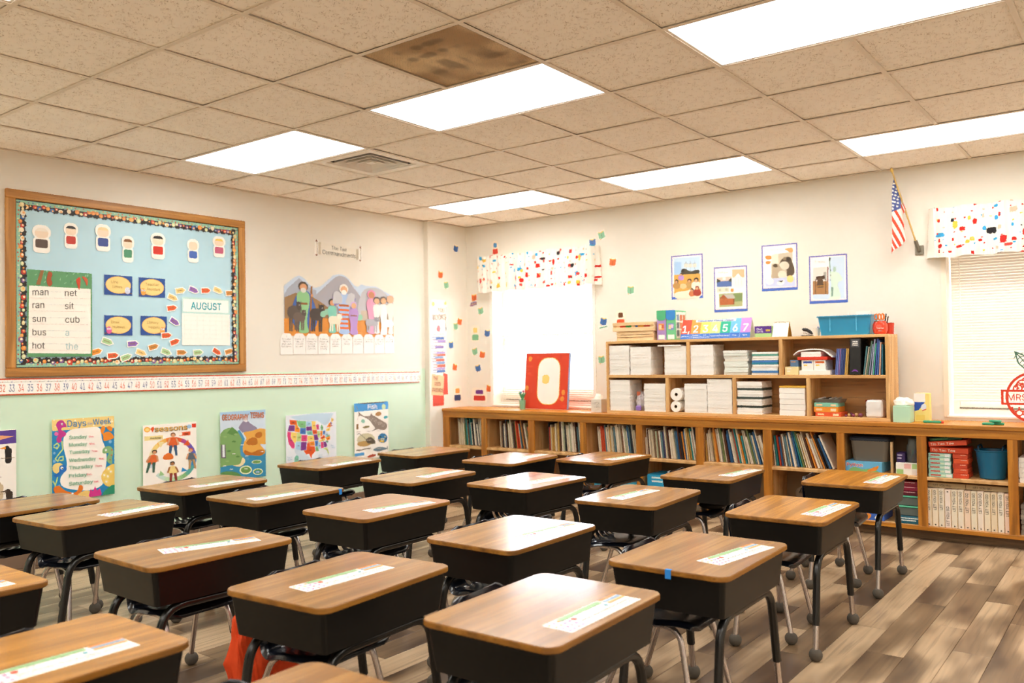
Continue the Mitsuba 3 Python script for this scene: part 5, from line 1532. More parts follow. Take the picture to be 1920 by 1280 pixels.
# ================================================================== THE LOW BOOKCASE
FY = 4.43                      # its front
CT = 0.812                     # counter top
XL, XE = -0.504, 6.10
posts = [(-0.504, -0.425), (-0.003, 0.064), (0.568, 0.637), (1.146, 1.209), (1.718, 1.774), (2.273, 2.339), (2.840, 2.908), (3.400, 3.457), (3.947, 4.009), (4.502, 4.561), (5.060, 5.125), (5.620, 5.685), (6.04, 6.10)]
SH_T, BOT_T = 0.440, 0.098     # tops of the middle shelf and of the bottom board
case = thing('low_bookcase', 'long built-in wooden bookcase running along the window wall', 'bookcase')
part(case, 'counter_top', P(box(XL, XE, FY - 0.014, YB - 0.001, CT - 0.030, CT, 0.004), SHELF_X))
part(case, 'apron', P(box(XL, XE, FY, FY + 0.02, CT - 0.088, CT - 0.030, 0.002), SHELF_X))
for a, b in posts:
    part(case, 'face_post', P(box(a, b, FY + 0.001, FY + 0.021, 0.075, CT - 0.088, 0.002), SHELF_Z))
    m = (a + b) / 2 if a > XL else a + 0.012
    part(case, 'divider', P(box(m - 0.010, m + 0.010, FY + 0.021, YB - 0.012, 0.098, CT - 0.030, 0.001), SHELF_IN))
part(case, 'bottom_rail', P(box(XL, XE, FY, FY + 0.02, 0.068, BOT_T - 0.001, 0.002), SHELF_X))
part(case, 'bottom_board', P(box(XL, XE, FY + 0.02, YB - 0.012, BOT_T - 0.02, BOT_T, 0.001), SHELF_IN))
part(case, 'back_panel', P(box(XL, XE, YB - 0.012, YB - 0.003, 0.05, CT - 0.030, 0.001), plain('#8f7656', 0.6, 0.3)))
part(case, 'toe_kick', P(box(XL, XE, FY + 0.055, FY + 0.073, 0.0, 0.078, 0.002), grain('m_toe_kick', '#3a2614', '#5c4226', '#6b4f30', 0, 0.5)))
for (a0, a1), (b0, b1) in zip(posts, posts[1:]):
    part(case, 'shelf', P(box((a0 + a1) / 2 + 0.010 if a0 > XL else XL + 0.022, (b0 + b1) / 2 - 0.010, FY + 0.004, YB - 0.012, SH_T - 0.022, SH_T, 0.002), SHELF_IN))

BAY = ['first', 'second', 'third', 'fourth', 'fifth', 'sixth', 'seventh', 'eighth', 'ninth', 'tenth', 'eleventh', 'twelfth']


def bay(i):
    """Clear span of bay i between dividers."""
    (a0, a1), (b0, b1) = posts[i], posts[i + 1]
    return ((a0 + a1) / 2 + 0.011 if i else XL + 0.023), (b0 + b1) / 2 - 0.011


# a book: cover round a block of pages; unit size, spine towards -y
cov = Polygon([(0, 1), (0, 0.06), (0.12, 0), (0.88, 0), (1, 0.06), (1, 1), (0.86, 1), (0.86, 0.08), (0.14, 0.08), (0.14, 1)])
cover_mesh = trimesh.creation.extrude_polygon(cov, 1.0, engine='earcut')
pages_mesh = box(0.13, 0.87, 0.06, 0.97, 0.02, 0.975, 0.001)
PAGES = P(pages_mesh, plain('#e9dfc9', 0.7, 0.2))
_cover = {}


def cover(c):
    if c not in _cover:
        _cover[c] = P(cover_mesh, plain(c, 0.4, 0.4))
    return _cover[c]


SPINES = [('#e9dfca', 'cream'), ('#d9cdb2', 'pale tan'), ('#c7bda6', 'grey beige'), ('#efe7d8', 'off white'), ('#5e7f8c', 'blue grey'), ('#2f5f8f', 'blue'), ('#2b8488', 'teal'), ('#b8432c', 'red'), ('#d98a34', 'orange'), ('#c9a45a', 'ochre'), ('#2c2a30', 'black'), ('#6d7d4a', 'olive green'), ('#7a5238', 'brown'), ('#46406a', 'dark purple'), ('#b7c2a4', 'pale green'), ('#54301f', 'dark brown')]
WGT = [10, 8, 6, 9, 4, 3, 3, 2.0, 2.5, 4, 5, 3, 4, 2, 4, 3]


def book(x, y, z, w, d, h, lean, c, nm, label, group, name='picture_book', cat_='book', yaw=0.0):
    """Stands on z with its left foot at x; leans by that many degrees towards +x (top to the left when negative)."""
    key = thing(name, label, cat_, group)
    to = T().translate([x, y, z + (w * math.sin(math.radians(lean)) if lean > 0 else 0)]).rotate([0, 1, 0], lean).rotate([0, 0, 1], yaw).scale([w, d, h])
    if lean < 0:
        to = T().translate([x, y, z]).rotate([0, 1, 0], lean).rotate([0, 0, 1], yaw).scale([w, d, h])
    part(key, 'cover', cover(c), to)
    part(key, 'pages', PAGES, to)
    return key


r = random.Random(21)
LEAN = [(-3, -9), (-2, -14), (-1, -7), (-4, -8), (-4, -9), (-6, -16), (-5, -24)]
FILL = [0.76, 0.70, 0.78, 0.86, 0.97, 0.97, 0.90]
START = [0.17, 0.20, 0.20, 0.16, 0.02, 0.02, 0.03]
shelved = {}
for i in range(7):
    a, b = bay(i)
    if i < 4:
        a = a + START[i] * (b - a)
    else:
        a = a + START[i] * (b - a)
    end = bay(i)[0] + FILL[i] * (bay(i)[1] - bay(i)[0]) if i == 6 else b - 0.004
    x = a
    l0, l1 = LEAN[i]
    prev = None
    while True:
        w = r.uniform(0.008, 0.017)
        h = r.uniform(0.215, 0.290)
        t = (x - a) / (end - a)
        lean = l0 + (l1 - l0) * t + r.uniform(-1.0, 1.0)
        lean = -abs(lean)
        if prev is not None:
            lean = max(min(lean, prev[0] + 0.8), prev[0] - 2.2)
        s_ = math.sin(math.radians(-lean))
        if prev is not None:                                    # clear of the book before it, whichever leans more
            x += max(0.0, min(h, prev[1]) * (s_ - math.sin(math.radians(-prev[0])))) + w * 0.02
        step = w / math.cos(math.radians(lean)) + 0.0014
        if x + step > end:
            break
        if x - h * s_ < bay(i)[0] + 0.002:                      # its top would meet the divider
            h = max(0.17, min(h, (x - bay(i)[0] - 0.003) / max(s_, 1e-3)))
            lean = -math.degrees(math.asin(min(s_, max(0.0, (x - bay(i)[0] - 0.003) / h))))
            step = w / math.cos(math.radians(lean)) + 0.0014
        prev = (lean, h)
        d = r.uniform(0.20, 0.25)
        c, nm = r.choices(SPINES, WGT)[0]
        if (i, round(t, 1)) in ((1, 0.5), (3, 0.1)):
            c, nm = '#cf5230', 'bright orange red'
        y = FY + 0.055 + r.uniform(0, 0.02) + (0.05 if i < 4 else 0.02)
        key = thing('picture_book', '', 'book', '%s picture books in the %s bay' % (nm, BAY[i]))
        shelved.setdefault((nm, i), []).append(key)
        to = T().translate([x, y, SH_T + 0.0003]).rotate([0, 1, 0], lean).scale([w, d, h])
        part(key, 'cover', cover(c), to)
        part(key, 'pages', PAGES, to)
        x += step

NTH = ['leftmost', 'second', 'third', 'fourth', 'fifth', 'sixth', 'seventh', 'eighth', 'ninth', 'tenth', 'eleventh', 'twelfth']
for (nm, i), v in shelved.items():
    for k, key in enumerate(v):
        labels[key]['label'] = '%s%s spined picture book%s in the %s bookcase bay' % ('' if len(v) == 1 else NTH[k] + ' ', nm, '' if len(v) == 1 or k == 0 else ' from the left', BAY[i])
ORD = ['bottom', 'second', 'third', 'fourth', 'fifth', 'sixth', 'seventh', 'eighth', 'ninth', 'tenth', 'eleventh', 'twelfth', 'thirteenth', 'fourteenth', 'fifteenth', 'sixteenth', 'seventeenth', 'eighteenth', 'nineteenth', 'twentieth', 'twenty first', 'twenty second', 'twenty third', 'twenty fourth', 'twenty fifth']


def nth(k, n):
    return 'bottom' if k == 0 else 'top' if k == n - 1 else ORD[k] + ' lowest'


# ---- plain boxes and cartons with printed faces
def carton(name, label, cat_, x0, x1, y0, y1, z0, z1, c, draw=None, rz=0.0, group=None, rough=0.4, lid=None):
    """A carton; draw(print, w, h) inks its front face (towards -y)."""
    w, d, h = x1 - x0, y1 - y0, z1 - z0
    key = thing(name, label, cat_, group)
    to = at(x0, y0, z0, rz)
    part(key, 'body', P(box(0, w, 0, d, 0, h, 0.002), plain(c, rough, 0.4)), to)
    if lid:
        part(key, 'lid', P(box(-0.002, w + 0.002, -0.002, d + 0.002, h - min(0.02, h * 0.4), h + 0.001, 0.002), plain(lid, 0.4, 0.4)), to)
    if draw:
        pr = Print(w, h)
        draw(pr, w, h)
        part(key, 'front_print', pr.build(), to @ T([[1, 0, 0, 0], [0, 0, -1, 0.0004], [0, 1, 0, 0], [0, 0, 0, 1]]))
    return key


def lines(c, n=2, x0=0.1, x1=0.7):
    def draw(p, w, h):
        for k in range(n):
            y = h * (0.75 - 0.3 * k)
            p.rect(w * x0, y - h * 0.07, w * (x1 - 0.1 * k), y + h * 0.07, c)
    return draw


# fifth bay, below: two bright blue cartons; fourth: a teal bin
for k, (z0, z1, nm) in enumerate(((BOT_T, 0.198, 'lower'), (0.199, 0.302, 'upper'))):
    carton('storage_carton', '%s of two bright blue cartons under the fifth bay of picture books' % nm, 'carton', 1.800, 2.010, FY + 0.04, FY + 0.30, z0 + 0.0003, z1, '#2a9fd0', lines('#d8eef6', 2, 0.2, 0.8), group='blue cartons')
carton('storage_bin', 'teal bin under the fourth bay of picture books', 'bin', 1.26, 1.69, FY + 0.05, FY + 0.30, BOT_T + 0.0003, 0.215, '#2f9ab8')
carton('storage_carton', 'brown carton under the second bay of picture books', 'carton', 0.15, 0.50, FY + 0.06, FY + 0.30, BOT_T + 0.0003, 0.27, '#8a5a34')
# seventh bay, below: grey cloth bag
gm = trimesh.creation.icosphere(3, 1.0)
gv = gm.vertices
gv = gv * [0.17, 0.10, 0.125] * (0.85 + 0.28 * meshkit.fbm(gv * 2.2 + 4, 3)[:, None])
gv[:, 2] = np.maximum(gv[:, 2], -0.10)
gm.vertices = gv
key = thing('cloth_bag', 'grey brown cloth bag under the seventh bay of picture books', 'bag')
part(key, 'sack', P(gm, plain('#6f5f4e', 0.8, 0.2), 60), at(3.19, FY + 0.20, BOT_T + 0.1005))
part(key, 'strap', P(tube(fillet([(3.08, FY + 0.115, 0.24), (3.12, FY + 0.08, 0.30), (3.19, FY + 0.11, 0.27)], 0.03), 0.006, 6), plain('#3a332c', 0.7, 0.3)))

# eighth bay, upper: tub on a game box, ruler, jar on cartons
key = thing('storage_tub', 'smoky plastic tub with dark lid standing on a game box', 'tub')
ty = FY + 0.05
CLEAR = plain('#6d665c', 0.25, 0.6)
part(key, 'tub', P(mesh_of(m3.Manifold.hull_points(np.vstack([ring3(rrect(0.235, 0.185, 0.03, 5), 0.0), ring3(rrect(0.265, 0.215, 0.035, 5), 0.150)]))), CLEAR, 40), at(3.610, ty + 0.12, 0.519))
part(key, 'lid', P(loft([ring3(rrect(0.278, 0.228, 0.035, 5), 0.0), ring3(rrect(0.284, 0.234, 0.037, 5), 0.016), ring3(rrect(0.262, 0.212, 0.035, 5), 0.030), ring3(rrect(0.20, 0.15, 0.03, 5), 0.034)]), plain('#2c3440', 0.3, 0.5), 40), at(3.610, ty + 0.12, 0.6685))
part(key, 'handle', P(tube(fillet([(3.55, ty + 0.12, 0.700), (3.55, ty + 0.12, 0.716), (3.67, ty + 0.12, 0.716), (3.67, ty + 0.12, 0.700)], 0.01), 0.006, 8), plain('#20262e', 0.3, 0.5)))


def game(p, w, h):
    p.rect(0, 0, w, h, '#69b4de').smooth([(0.02, 0), (0.06, 0.035), (0.12, 0.022), (0.17, 0.03), (w - 0.02, 0.01), (w, 0)], '#7fb070')
    p.smooth([(w * 0.60, 0.012), (w * 0.70, 0.030), (w * 0.82, 0.045), (w * 0.92, 0.052), (w * 0.88, 0.028), (w * 0.78, 0.012)], '#e08a34')
    p.text('Python', 0.010, 0.040, 0.026, '#ffffff', bold=True, width=0.115).text('Python', 0.012, 0.041, 0.023, '#cf3a24', bold=True, width=0.110)


carton('board_game', 'light blue board game box with red title under the smoky tub', 'board game', 3.450, 3.705, FY + 0.035, FY + 0.29, SH_T + 0.0003, 0.5185, '#69b4de', game)
solo('wooden_ruler', 'wooden ruler standing on end beside the smoky tub', 'ruler', P(box(3.752, 3.768, FY + 0.09, FY + 0.12, SH_T + 0.0003, 0.665, 0.001), plain('#dcb98a', 0.5, 0.3)))


def greens(p, w, h):
    for k in range(3):
        for m_ in range(2):
            p.rect(w * (0.03 + 0.33 * k), h * (0.05 + 0.48 * m_), w * (0.32 + 0.33 * k), h * (0.46 + 0.48 * m_), ['#9cc47c', '#f2efe8', '#e6ddd6', '#f4f0ea', '#e8b8b4', '#a8cc8c'][(k + 3 * m_) % 6])


carton('storage_carton', 'white and green patterned carton under the glass jar', 'carton', 3.800, 3.955, FY + 0.035, FY + 0.23, SH_T + 0.0003, 0.527, '#f0ede6', greens)
carton('storage_carton', 'small dark purple carton beside the glass jar', 'carton', 3.803, 3.858, FY + 0.05, FY + 0.16, 0.5275, 0.595, '#3a2a5a', lines('#b8b0d0', 2))
key = thing('glass_jar', 'round glass jar of pencils and crayons at the right of the eighth bay', 'jar')
jz = 0.5275
part(key, 'jar', P(lathe([(0.0, 0.0), (0.040, 0.0), (0.046, 0.008), (0.046, 0.11), (0.036, 0.135), (0.036, 0.160), (0.040, 0.165), (0.033, 0.165), (0.031, 0.135), (0.042, 0.108), (0.042, 0.010), (0.0, 0.004)], 24), bsdf('m_jar', {'type': 'principled', 'base_color': rgb('#dfe8e4'), 'roughness': 0.08, 'spec_trans': 0.9, 'eta': 1.3}), 40), at(3.907, FY + 0.10, jz))
for k in range(7):
    c = ['#26305a', '#d9a03c', '#c24a34', '#2f7f6a', '#3a3f7c', '#8a5a30', '#5a3a7c'][k]
    a = k * 0.9
    part(key, 'crayon', P(tube([(3.907 + 0.028 * math.cos(a), FY + 0.10 + 0.028 * math.sin(a), jz + 0.008), (3.907 + 0.022 * math.cos(a + 2), FY + 0.10 + 0.022 * math.sin(a + 2), jz + 0.085)], 0.006, 7), plain(c, 0.5, 0.3)))
# eighth bay, lower
for k, (c, nm) in enumerate((('#5c1a2c', 'dark maroon'), ('#8a2440', 'maroon'), ('#7a2030', 'wine red'))):
    carton('game_box', '%s book lying on the stack in the lower eighth bay' % nm, 'book', 3.800, 3.950, FY + 0.05, FY + 0.27, 0.294 + 0.034 * k, 0.327 + 0.034 * k, c, lines('#d8b0b8', 1, 0.15, 0.8))
for k, z in enumerate((0.150, 0.222)):
    key = thing('lidded_container', '%s clear container with mint green lid in the lower eighth bay' % ('lower', 'upper')[k], 'container', 'mint lidded containers')
    part(key, 'body', P(box(3.792, 3.952, FY + 0.045, FY + 0.27, z + 0.0003, z + 0.060, 0.006), plain('#5f6a66', 0.3, 0.5)))
    part(key, 'lid', P(box(3.784, 3.957, FY + 0.038, FY + 0.277, z + 0.060, z + 0.0712, 0.004), plain('#5fc4a0', 0.35, 0.5)))
carton('game_box', 'dark teal box with white writing at the bottom of the eighth bay', 'box', 3.788, 3.952, FY + 0.03, FY + 0.25, BOT_T + 0.0003, 0.150, '#1f5f74', lines('#dfe8ea', 2, 0.1, 0.95))
carton('board_game', 'blue and orange board game box lying in the lower eighth bay', 'board game', 3.460, 3.715, FY + 0.03, FY + 0.28, BOT_T + 0.0003, 0.155, '#3a66c0', lambda p, w, h: p.smooth([(w * .35, .01), (w * .5, .045), (w * .65, .04), (w * .6, .01)], '#e8923a').smooth([(w * .75, .015), (w * .85, .045), (w * .95, .03)], '#eaf0f6'))

# ninth bay, upper: stacks of game boxes and a blue tub
def tictac(p, w, h):
    p.text('Tic Tac Toe', 0.012, h * 0.30, h * 0.42, '#f2d8c8', bold=True, width=w * 0.62)


Y9 = FY + 0.05
for k in range(5):
    carton('game_box', 'red orange game box, %s of the red stack beside the blue tub' % nth(k, 5), 'board game', 4.165 + 0.003 * (k % 2), 4.262 - 0.004 * (k % 3), Y9, Y9 + 0.18, SH_T + 0.0003 + 0.0335 * k, SH_T + 0.0333 * (k + 1), ['#c9482a', '#d0502f', '#c2452c', '#d8562f', '#c64a2e'][k], lines('#e8a890', 1, 0.5, 0.9), group='red game boxes in the stack')
carton('game_box', 'red Tic Tac Toe box lying level under the tilted one', 'board game', 4.022, 4.262, Y9 + 0.001, Y9 + 0.20, 0.6085, 0.6455, '#cc4a2c', tictac)
key = thing('game_box', 'red Tic Tac Toe box lying tilted on top of the stack', 'board game')
to = T().translate([4.016, Y9 + 0.002, 0.6465]).rotate([0, 1, 0], -5.5)
part(key, 'body', P(box(0, 0.240, 0, 0.19, 0, 0.036, 0.002), plain('#cf4c2d', 0.4, 0.4)), to)
pr = Print(0.240, 0.036)
tictac(pr, 0.240, 0.036)
part(key, 'front_print', pr.build(), to @ T([[1, 0, 0, 0], [0, 0, -1, 0.0004], [0, 1, 0, 0], [0, 0, 0, 1]]))
key = thing('game_box', 'dark green flat box on top of the tilted Tic Tac Toe box', 'board game')
part(key, 'body', P(box(0, 0.205, 0, 0.17, 0, 0.022, 0.002), plain('#1f4a2e', 0.4, 0.4)), T().translate([4.020, Y9 + 0.01, 0.6850]).rotate([0, 1, 0], -6.5))
part(key, 'label', P(box(0.02, 0.12, -0.0006, 0.0, 0.006, 0.016, 0.0002), plain('#3f7a4c', 0.4, 0.4)), T().translate([4.020, Y9 + 0.01, 0.6850]).rotate([0, 1, 0], -6.5))


def domino(p, w, h):
    p.rect(w * 0.10, h * 0.35, w * 0.52, h * 0.72, '#b8574c').rect(w * 0.55, h * 0.3, w * 0.72, h * 0.7, '#cfe0c4').rect(w * 0.74, h * 0.15, w * 0.97, h * 0.85, '#e9ecec')


for k in range(6):
    carton('game_box', 'mint green game box, %s of the mint stack' % nth(k, 6), 'board game', 4.012 + 0.002 * (k % 2), 4.152 + (0.012 if k == 0 else 0.003 * (k % 2)), Y9 - 0.012, Y9 + 0.15, SH_T + 0.0003 + 0.0278 * k, SH_T + 0.0276 * (k + 1), '#a4d0c4', domino, group='mint game boxes in the stack')
key = thing('plastic_tub', 'round blue plastic tub with two handles', 'tub')
tubm = lathe([(0.0, 0.0), (0.070, 0.0), (0.078, 0.006), (0.100, 0.185), (0.108, 0.192), (0.108, 0.198), (0.096, 0.196), (0.074, 0.012), (0.0, 0.008)], 40)
part(key, 'tub', P(tubm, plain('#16688f', 0.35, 0.5), 40), at(4.392, FY + 0.155, SH_T + 0.0005))
for s_ in (-1, 1):
    part(key, 'handle', P(tube(fillet([(4.392 + s_ * 0.070, FY + 0.080, SH_T + 0.195), (4.392 + s_ * 0.075, FY + 0.085, SH_T + 0.225), (4.392 + s_ * 0.075, FY + 0.225, SH_T + 0.225), (4.392 + s_ * 0.070, FY + 0.230, SH_T + 0.195)], 0.02), 0.006, 8), plain('#0f3a54', 0.4, 0.4)))

# ninth bay, lower: thirteen cream folders with printed spines, two more lying on them
a, b = bay(8)
n_f = 13
wf = (b - a - 0.012) / n_f
BC = ['#ede3cc', '#efe2cc', '#ece4d2', '#f2e4da', '#eee4cf', '#f0e6d4', '#efd6c0', '#ebe2cc', '#f0e4d6', '#ece0c8', '#ead9bc', '#f0e8d8', '#f0d4c0']
for k in range(n_f):
    x0 = a + 0.006 + wf * k
    key = thing('teaching_binder', 'cream binder standing %s from the left in the row of thirteen' % (['first'] + ORD[1:])[k], 'binder', 'cream binders standing in a row')
    w, h = wf - 0.002, 0.262 + 0.002 * (k % 3)
    part(key, 'case', P(box(x0, x0 + w, FY + 0.0235, FY + 0.24, BOT_T + 0.0003, BOT_T + h, 0.003), plain(BC[k], 0.45, 0.4)))
    part(key, 'edge_strip', P(box(x0 + w - 0.003, x0 + w - 0.0008, FY + 0.0226, FY + 0.0245, BOT_T + 0.008, BOT_T + h - 0.006, 0.0004), plain('#c9a05c', 0.45, 0.4)))
    le = Print(h, w)
    up = k != 3
    le.text('LET YOU GO', (h - 0.012) if up else 0.012, w * 0.30, w * 0.46, '#4a4438', 'r' if up else 'l', bold=True, width=0.135)
    le.rect(0.010 if up else h - 0.018, w * 0.36, 0.018 if up else h - 0.010, w * 0.62, '#4a4438')
    rot = T([[0, -1, 0, x0 + w - 0.001], [0, 0, -1, FY + 0.0238], [1, 0, 0, BOT_T], [0, 0, 0, 1]])
    part(key, 'lettering', le.build(), rot)
for k, (x0, x1) in enumerate(((a + 0.004, a + 0.250), (a + 0.252, b - 0.003))):
    key = thing('teaching_binder', '%s of the two cream binders lying flat on the standing ones' % ('left', 'right')[k], 'binder', 'cream binders lying flat')
    part(key, 'case', P(box(x0, x1, FY + 0.055, FY + 0.25, 0.3652, 0.4005, 0.003), plain('#a8916c', 0.5, 0.4)))
    le = Print(x1 - x0, 0.035)
    le.text('LET YOU GO', 0.045, 0.010, 0.014, '#3a3228', bold=True, width=0.11)
    part(key, 'lettering', le.build(), T([[1, 0, 0, x0], [0, 0, -1, FY + 0.0554], [0, 1, 0, 0.3652], [0, 0, 0, 1]]))

# a white booklet: unit size, spine towards -x
bk = Polygon([(0.02, 0.0), (1.0, 0.0), (1.0, 1.0), (0.02, 1.0), (0.0, 0.75), (0.0, 0.25)])
booklet_mesh = trimesh.creation.extrude_polygon(bk, 1.0, engine='earcut')
booklet_mesh.apply_transform(np.array([[1, 0, 0, 0], [0, 0, 1, 0], [0, 1, 0, 0], [0, 0, 0, 1.0]]))
if booklet_mesh.volume < 0:
    booklet_mesh.invert()
_bk = {}
rs = random.Random(5)


def booklets(x0, x1, y0, z0, z1, th, where, tint=('#f3f0ea', '#efece6', '#f6f3ee', '#ebe8e2'), jit=0.0018, depth=0.235, extra=None, name='workbook'):
    n = max(1, round((z1 - z0) / th))
    t = (z1 - z0) / n
    for k in range(n):
        c = tint[rs.randrange(len(tint))]
        lab = 'white workbook, %s of the %s' % (nth(k, n), where)
        grp = 'workbooks in the %s' % where
        if extra and k in extra:
            c, nm = extra[k]
            lab = '%s workbook in the %s' % (nm, where)
        if c not in _bk:
            _bk[c] = P(booklet_mesh, plain(c, 0.5, 0.3))
        dx, dy = rs.uniform(-jit, jit), rs.uniform(-jit, jit)
        cx, cy = (x0 + x1) / 2 + dx, y0 + depth / 2 + dy + jit
        flip = 180 if rs.random() < 0.4 else 0
        to = T().translate([cx, cy, z0 + t * k + 0.0002]).rotate([0, 0, 1], flip + rs.uniform(-0.6, 0.6)).translate([-(x1 - x0) / 2, -depth / 2, 0]).scale([x1 - x0, depth, t * 0.955])
        solo(name, lab, 'workbook', _bk[c], to, grp)


# tenth bay
a10 = bay(9)[0]
booklets(a10 + 0.02, a10 + 0.23, FY + 0.03, SH_T + 0.0005, 0.606, 0.033, 'upper stack at the right edge of the view', extra={5: ('#3a3f4a', 'dark grey')})
booklets(a10 + 0.025, a10 + 0.235, FY + 0.03, BOT_T + 0.0005, 0.300, 0.034, 'lower grey stack at the right edge', tint=('#8c8478', '#a49c90', '#7a7268'))

# ================================================================== THE UPPER SHELF UNIT
HY0, HY1 = 4.47, 4.735
HX0, HX1 = 1.410, 3.770
HZ0, HZ1 = CT, 1.447
ut = thing('upper_shelf_unit', 'wide light wood shelf unit of two tiers standing on the bookcase counter', 'shelf unit')
part(ut, 'bottom_board', P(box(HX0, HX1, HY0, HY1, HZ0 + 0.0004, HZ0 + 0.026, 0.002), HUTCH_X))
part(ut, 'middle_shelf', P(box(HX0 + 0.026, HX1 - 0.026, HY0, HY1 - 0.006, 1.126, 1.150, 0.002), HUTCH_X))
part(ut, 'top_board', P(box(HX0, HX1, HY0, HY1, HZ1 - 0.022, HZ1, 0.002), HUTCH_X))
part(ut, 'side_panel', P(box(HX0, HX0 + 0.026, HY0, HY1, HZ0 + 0.026, HZ1 - 0.022, 0.002), HUTCH_Z))
part(ut, 'side_panel', P(box(HX1 - 0.026, HX1, HY0, HY1, HZ0 + 0.026, HZ1 - 0.022, 0.002), HUTCH_Z))
part(ut, 'back_panel', P(box(HX0 + 0.026, HX1 - 0.026, HY1 - 0.006, HY1, HZ0 + 0.026, HZ1 - 0.022, 0.001), grain('m_hutch_back', '#6f4a24', '#a8763f', '#bd8a50', 0, 0.5, 18, 3)))
for x0, x1 in ((2.186, 2.215), (2.966, 2.994)):
    part(ut, 'upper_divider', P(box(x0, x1, HY0, HY1 - 0.006, 1.150, HZ1 - 0.022, 0.002), HUTCH_Z))
for x0, x1 in ((1.988, 2.018), (2.583, 2.612), (3.173, 3.205)):
    part(ut, 'lower_divider', P(box(x0, x1, HY0, HY1 - 0.006, HZ0 + 0.026, 1.126, 0.002), HUTCH_Z))
MZ, LZ = 1.1505, HZ0 + 0.0265
y = HY0 + 0.006
booklets(1.440, 1.640, y, MZ, 1.408, 0.0115, 'leftmost upper stack of the shelf unit', depth=0.22)
booklets(1.650, 1.850, y, MZ, 1.392, 0.0115, 'second upper stack of the shelf unit', depth=0.22)
booklets(1.980, 2.180, y, MZ, 1.392, 0.0130, 'third upper stack of the shelf unit', depth=0.22)
booklets(1.925, 2.140, y - 0.01, 1.3925, 1.404, 0.011, 'askew pair on the third upper stack', depth=0.21)
booklets(2.220, 2.420, y, MZ, 1.398, 0.0130, 'fourth upper stack of the shelf unit', depth=0.22)
booklets(2.512, 2.710, y, MZ, 1.348, 0.0220, 'uneven fifth upper stack of the shelf unit', tint=('#e0e4dc', '#d9ded6', '#e6e8e2', '#e3e0d4'), jit=0.006, depth=0.22)
booklets(2.745, 2.955, y, MZ, 1.332, 0.0160, 'sixth upper stack with blue spines', jit=0.005, depth=0.22, extra={1: ('#3f76b4', 'blue'), 2: ('#dfe8ee', 'pale blue'), 5: ('#2f7f9a', 'teal'), 6: ('#4a7fc0', 'mid blue'), 9: ('#5c9a8c', 'green')})
booklets(1.440, 1.640, y, LZ, 1.106, 0.0130, 'leftmost lower stack of the shelf unit', depth=0.22)
booklets(1.780, 1.982, y, LZ, 1.076, 0.0150, 'second lower stack of the shelf unit', depth=0.22)
booklets(2.158, 2.358, y, LZ, 1.078, 0.0150, 'lower stack beside the paper rolls', depth=0.22)
booklets(2.363, 2.575, y, LZ, 1.116, 0.0150, 'fourth lower stack of the shelf unit', depth=0.22)
booklets(2.617, 2.822, y, LZ, 1.098, 0.0170, 'lower stack with dark green spines', jit=0.004, depth=0.215, extra={3: ('#2f3a36', 'dark green'), 7: ('#34403c', 'dark grey green'), 11: ('#39443f', 'black green')})
booklets(2.962, 3.160, y, LZ, 1.052, 0.0430, 'lower stack of thick pads under yellow', depth=0.22, jit=0.001)
booklets(2.963, 3.165, y - 0.002, 1.0525, 1.066, 0.013, 'pile of thick pads as its cover', tint=('#e0b044',), depth=0.222, jit=0.0005, extra={0: ('#e0b044', 'yellow')})

# paper towel rolls
for k, (x, z, rr_) in enumerate(((2.078, LZ + 0.047, 0.046), (2.084, LZ + 0.148, 0.053))):
    key = thing('paper_roll', '%s of two white paper rolls lying on their sides' % ('lower', 'upper')[k], 'paper roll', 'paper rolls')
    ro = lathe([(0.014, 0.0), (rr_, 0.0), (rr_, 0.24), (0.014, 0.24), (0.014, 0.0)], 40)
    to = T().translate([x, HY0 + 0.245, z]).rotate([1, 0, 0], 90)
    part(key, 'paper', P(ro, plain('#f4f0e8', 0.8, 0.2), 40), to)
    part(key, 'core', P(lathe([(0.0130, 0.001), (0.0139, 0.001), (0.0139, 0.239), (0.0130, 0.239), (0.0130, 0.001)], 20), plain('#7a5c3c', 0.8, 0.2), 40), to)
# clear bag with purple things between stacks
bm = trimesh.creation.icosphere(3, 1.0)
bv = bm.vertices * [0.048, 0.06, 0.085] * (0.8 + 0.4 * meshkit.fbm(bm.vertices * 3 + 7, 3)[:, None])
bv[:, 2] = np.maximum(bv[:, 2], -0.078)
bm.vertices = bv
key = thing('plastic_bag', 'crumpled translucent plastic bag with purple bits between two paper stacks', 'bag')
part(key, 'bag', P(bm, plain('#c9c0c4', 0.2, 0.6)), at(1.712, HY0 + 0.10, LZ + 0.0785))
part(key, 'purple_pouch', P(box(1.685, 1.735, HY0 + 0.024, HY0 + 0.042, LZ + 0.002, LZ + 0.045, 0.006), plain('#8f6fc0', 0.4, 0.4)))
part(key, 'red_tag', P(box(1.680, 1.715, HY0 + 0.06, HY0 + 0.064, LZ + 0.130, LZ + 0.165, 0.001), plain('#cf6a4a', 0.4, 0.4)))

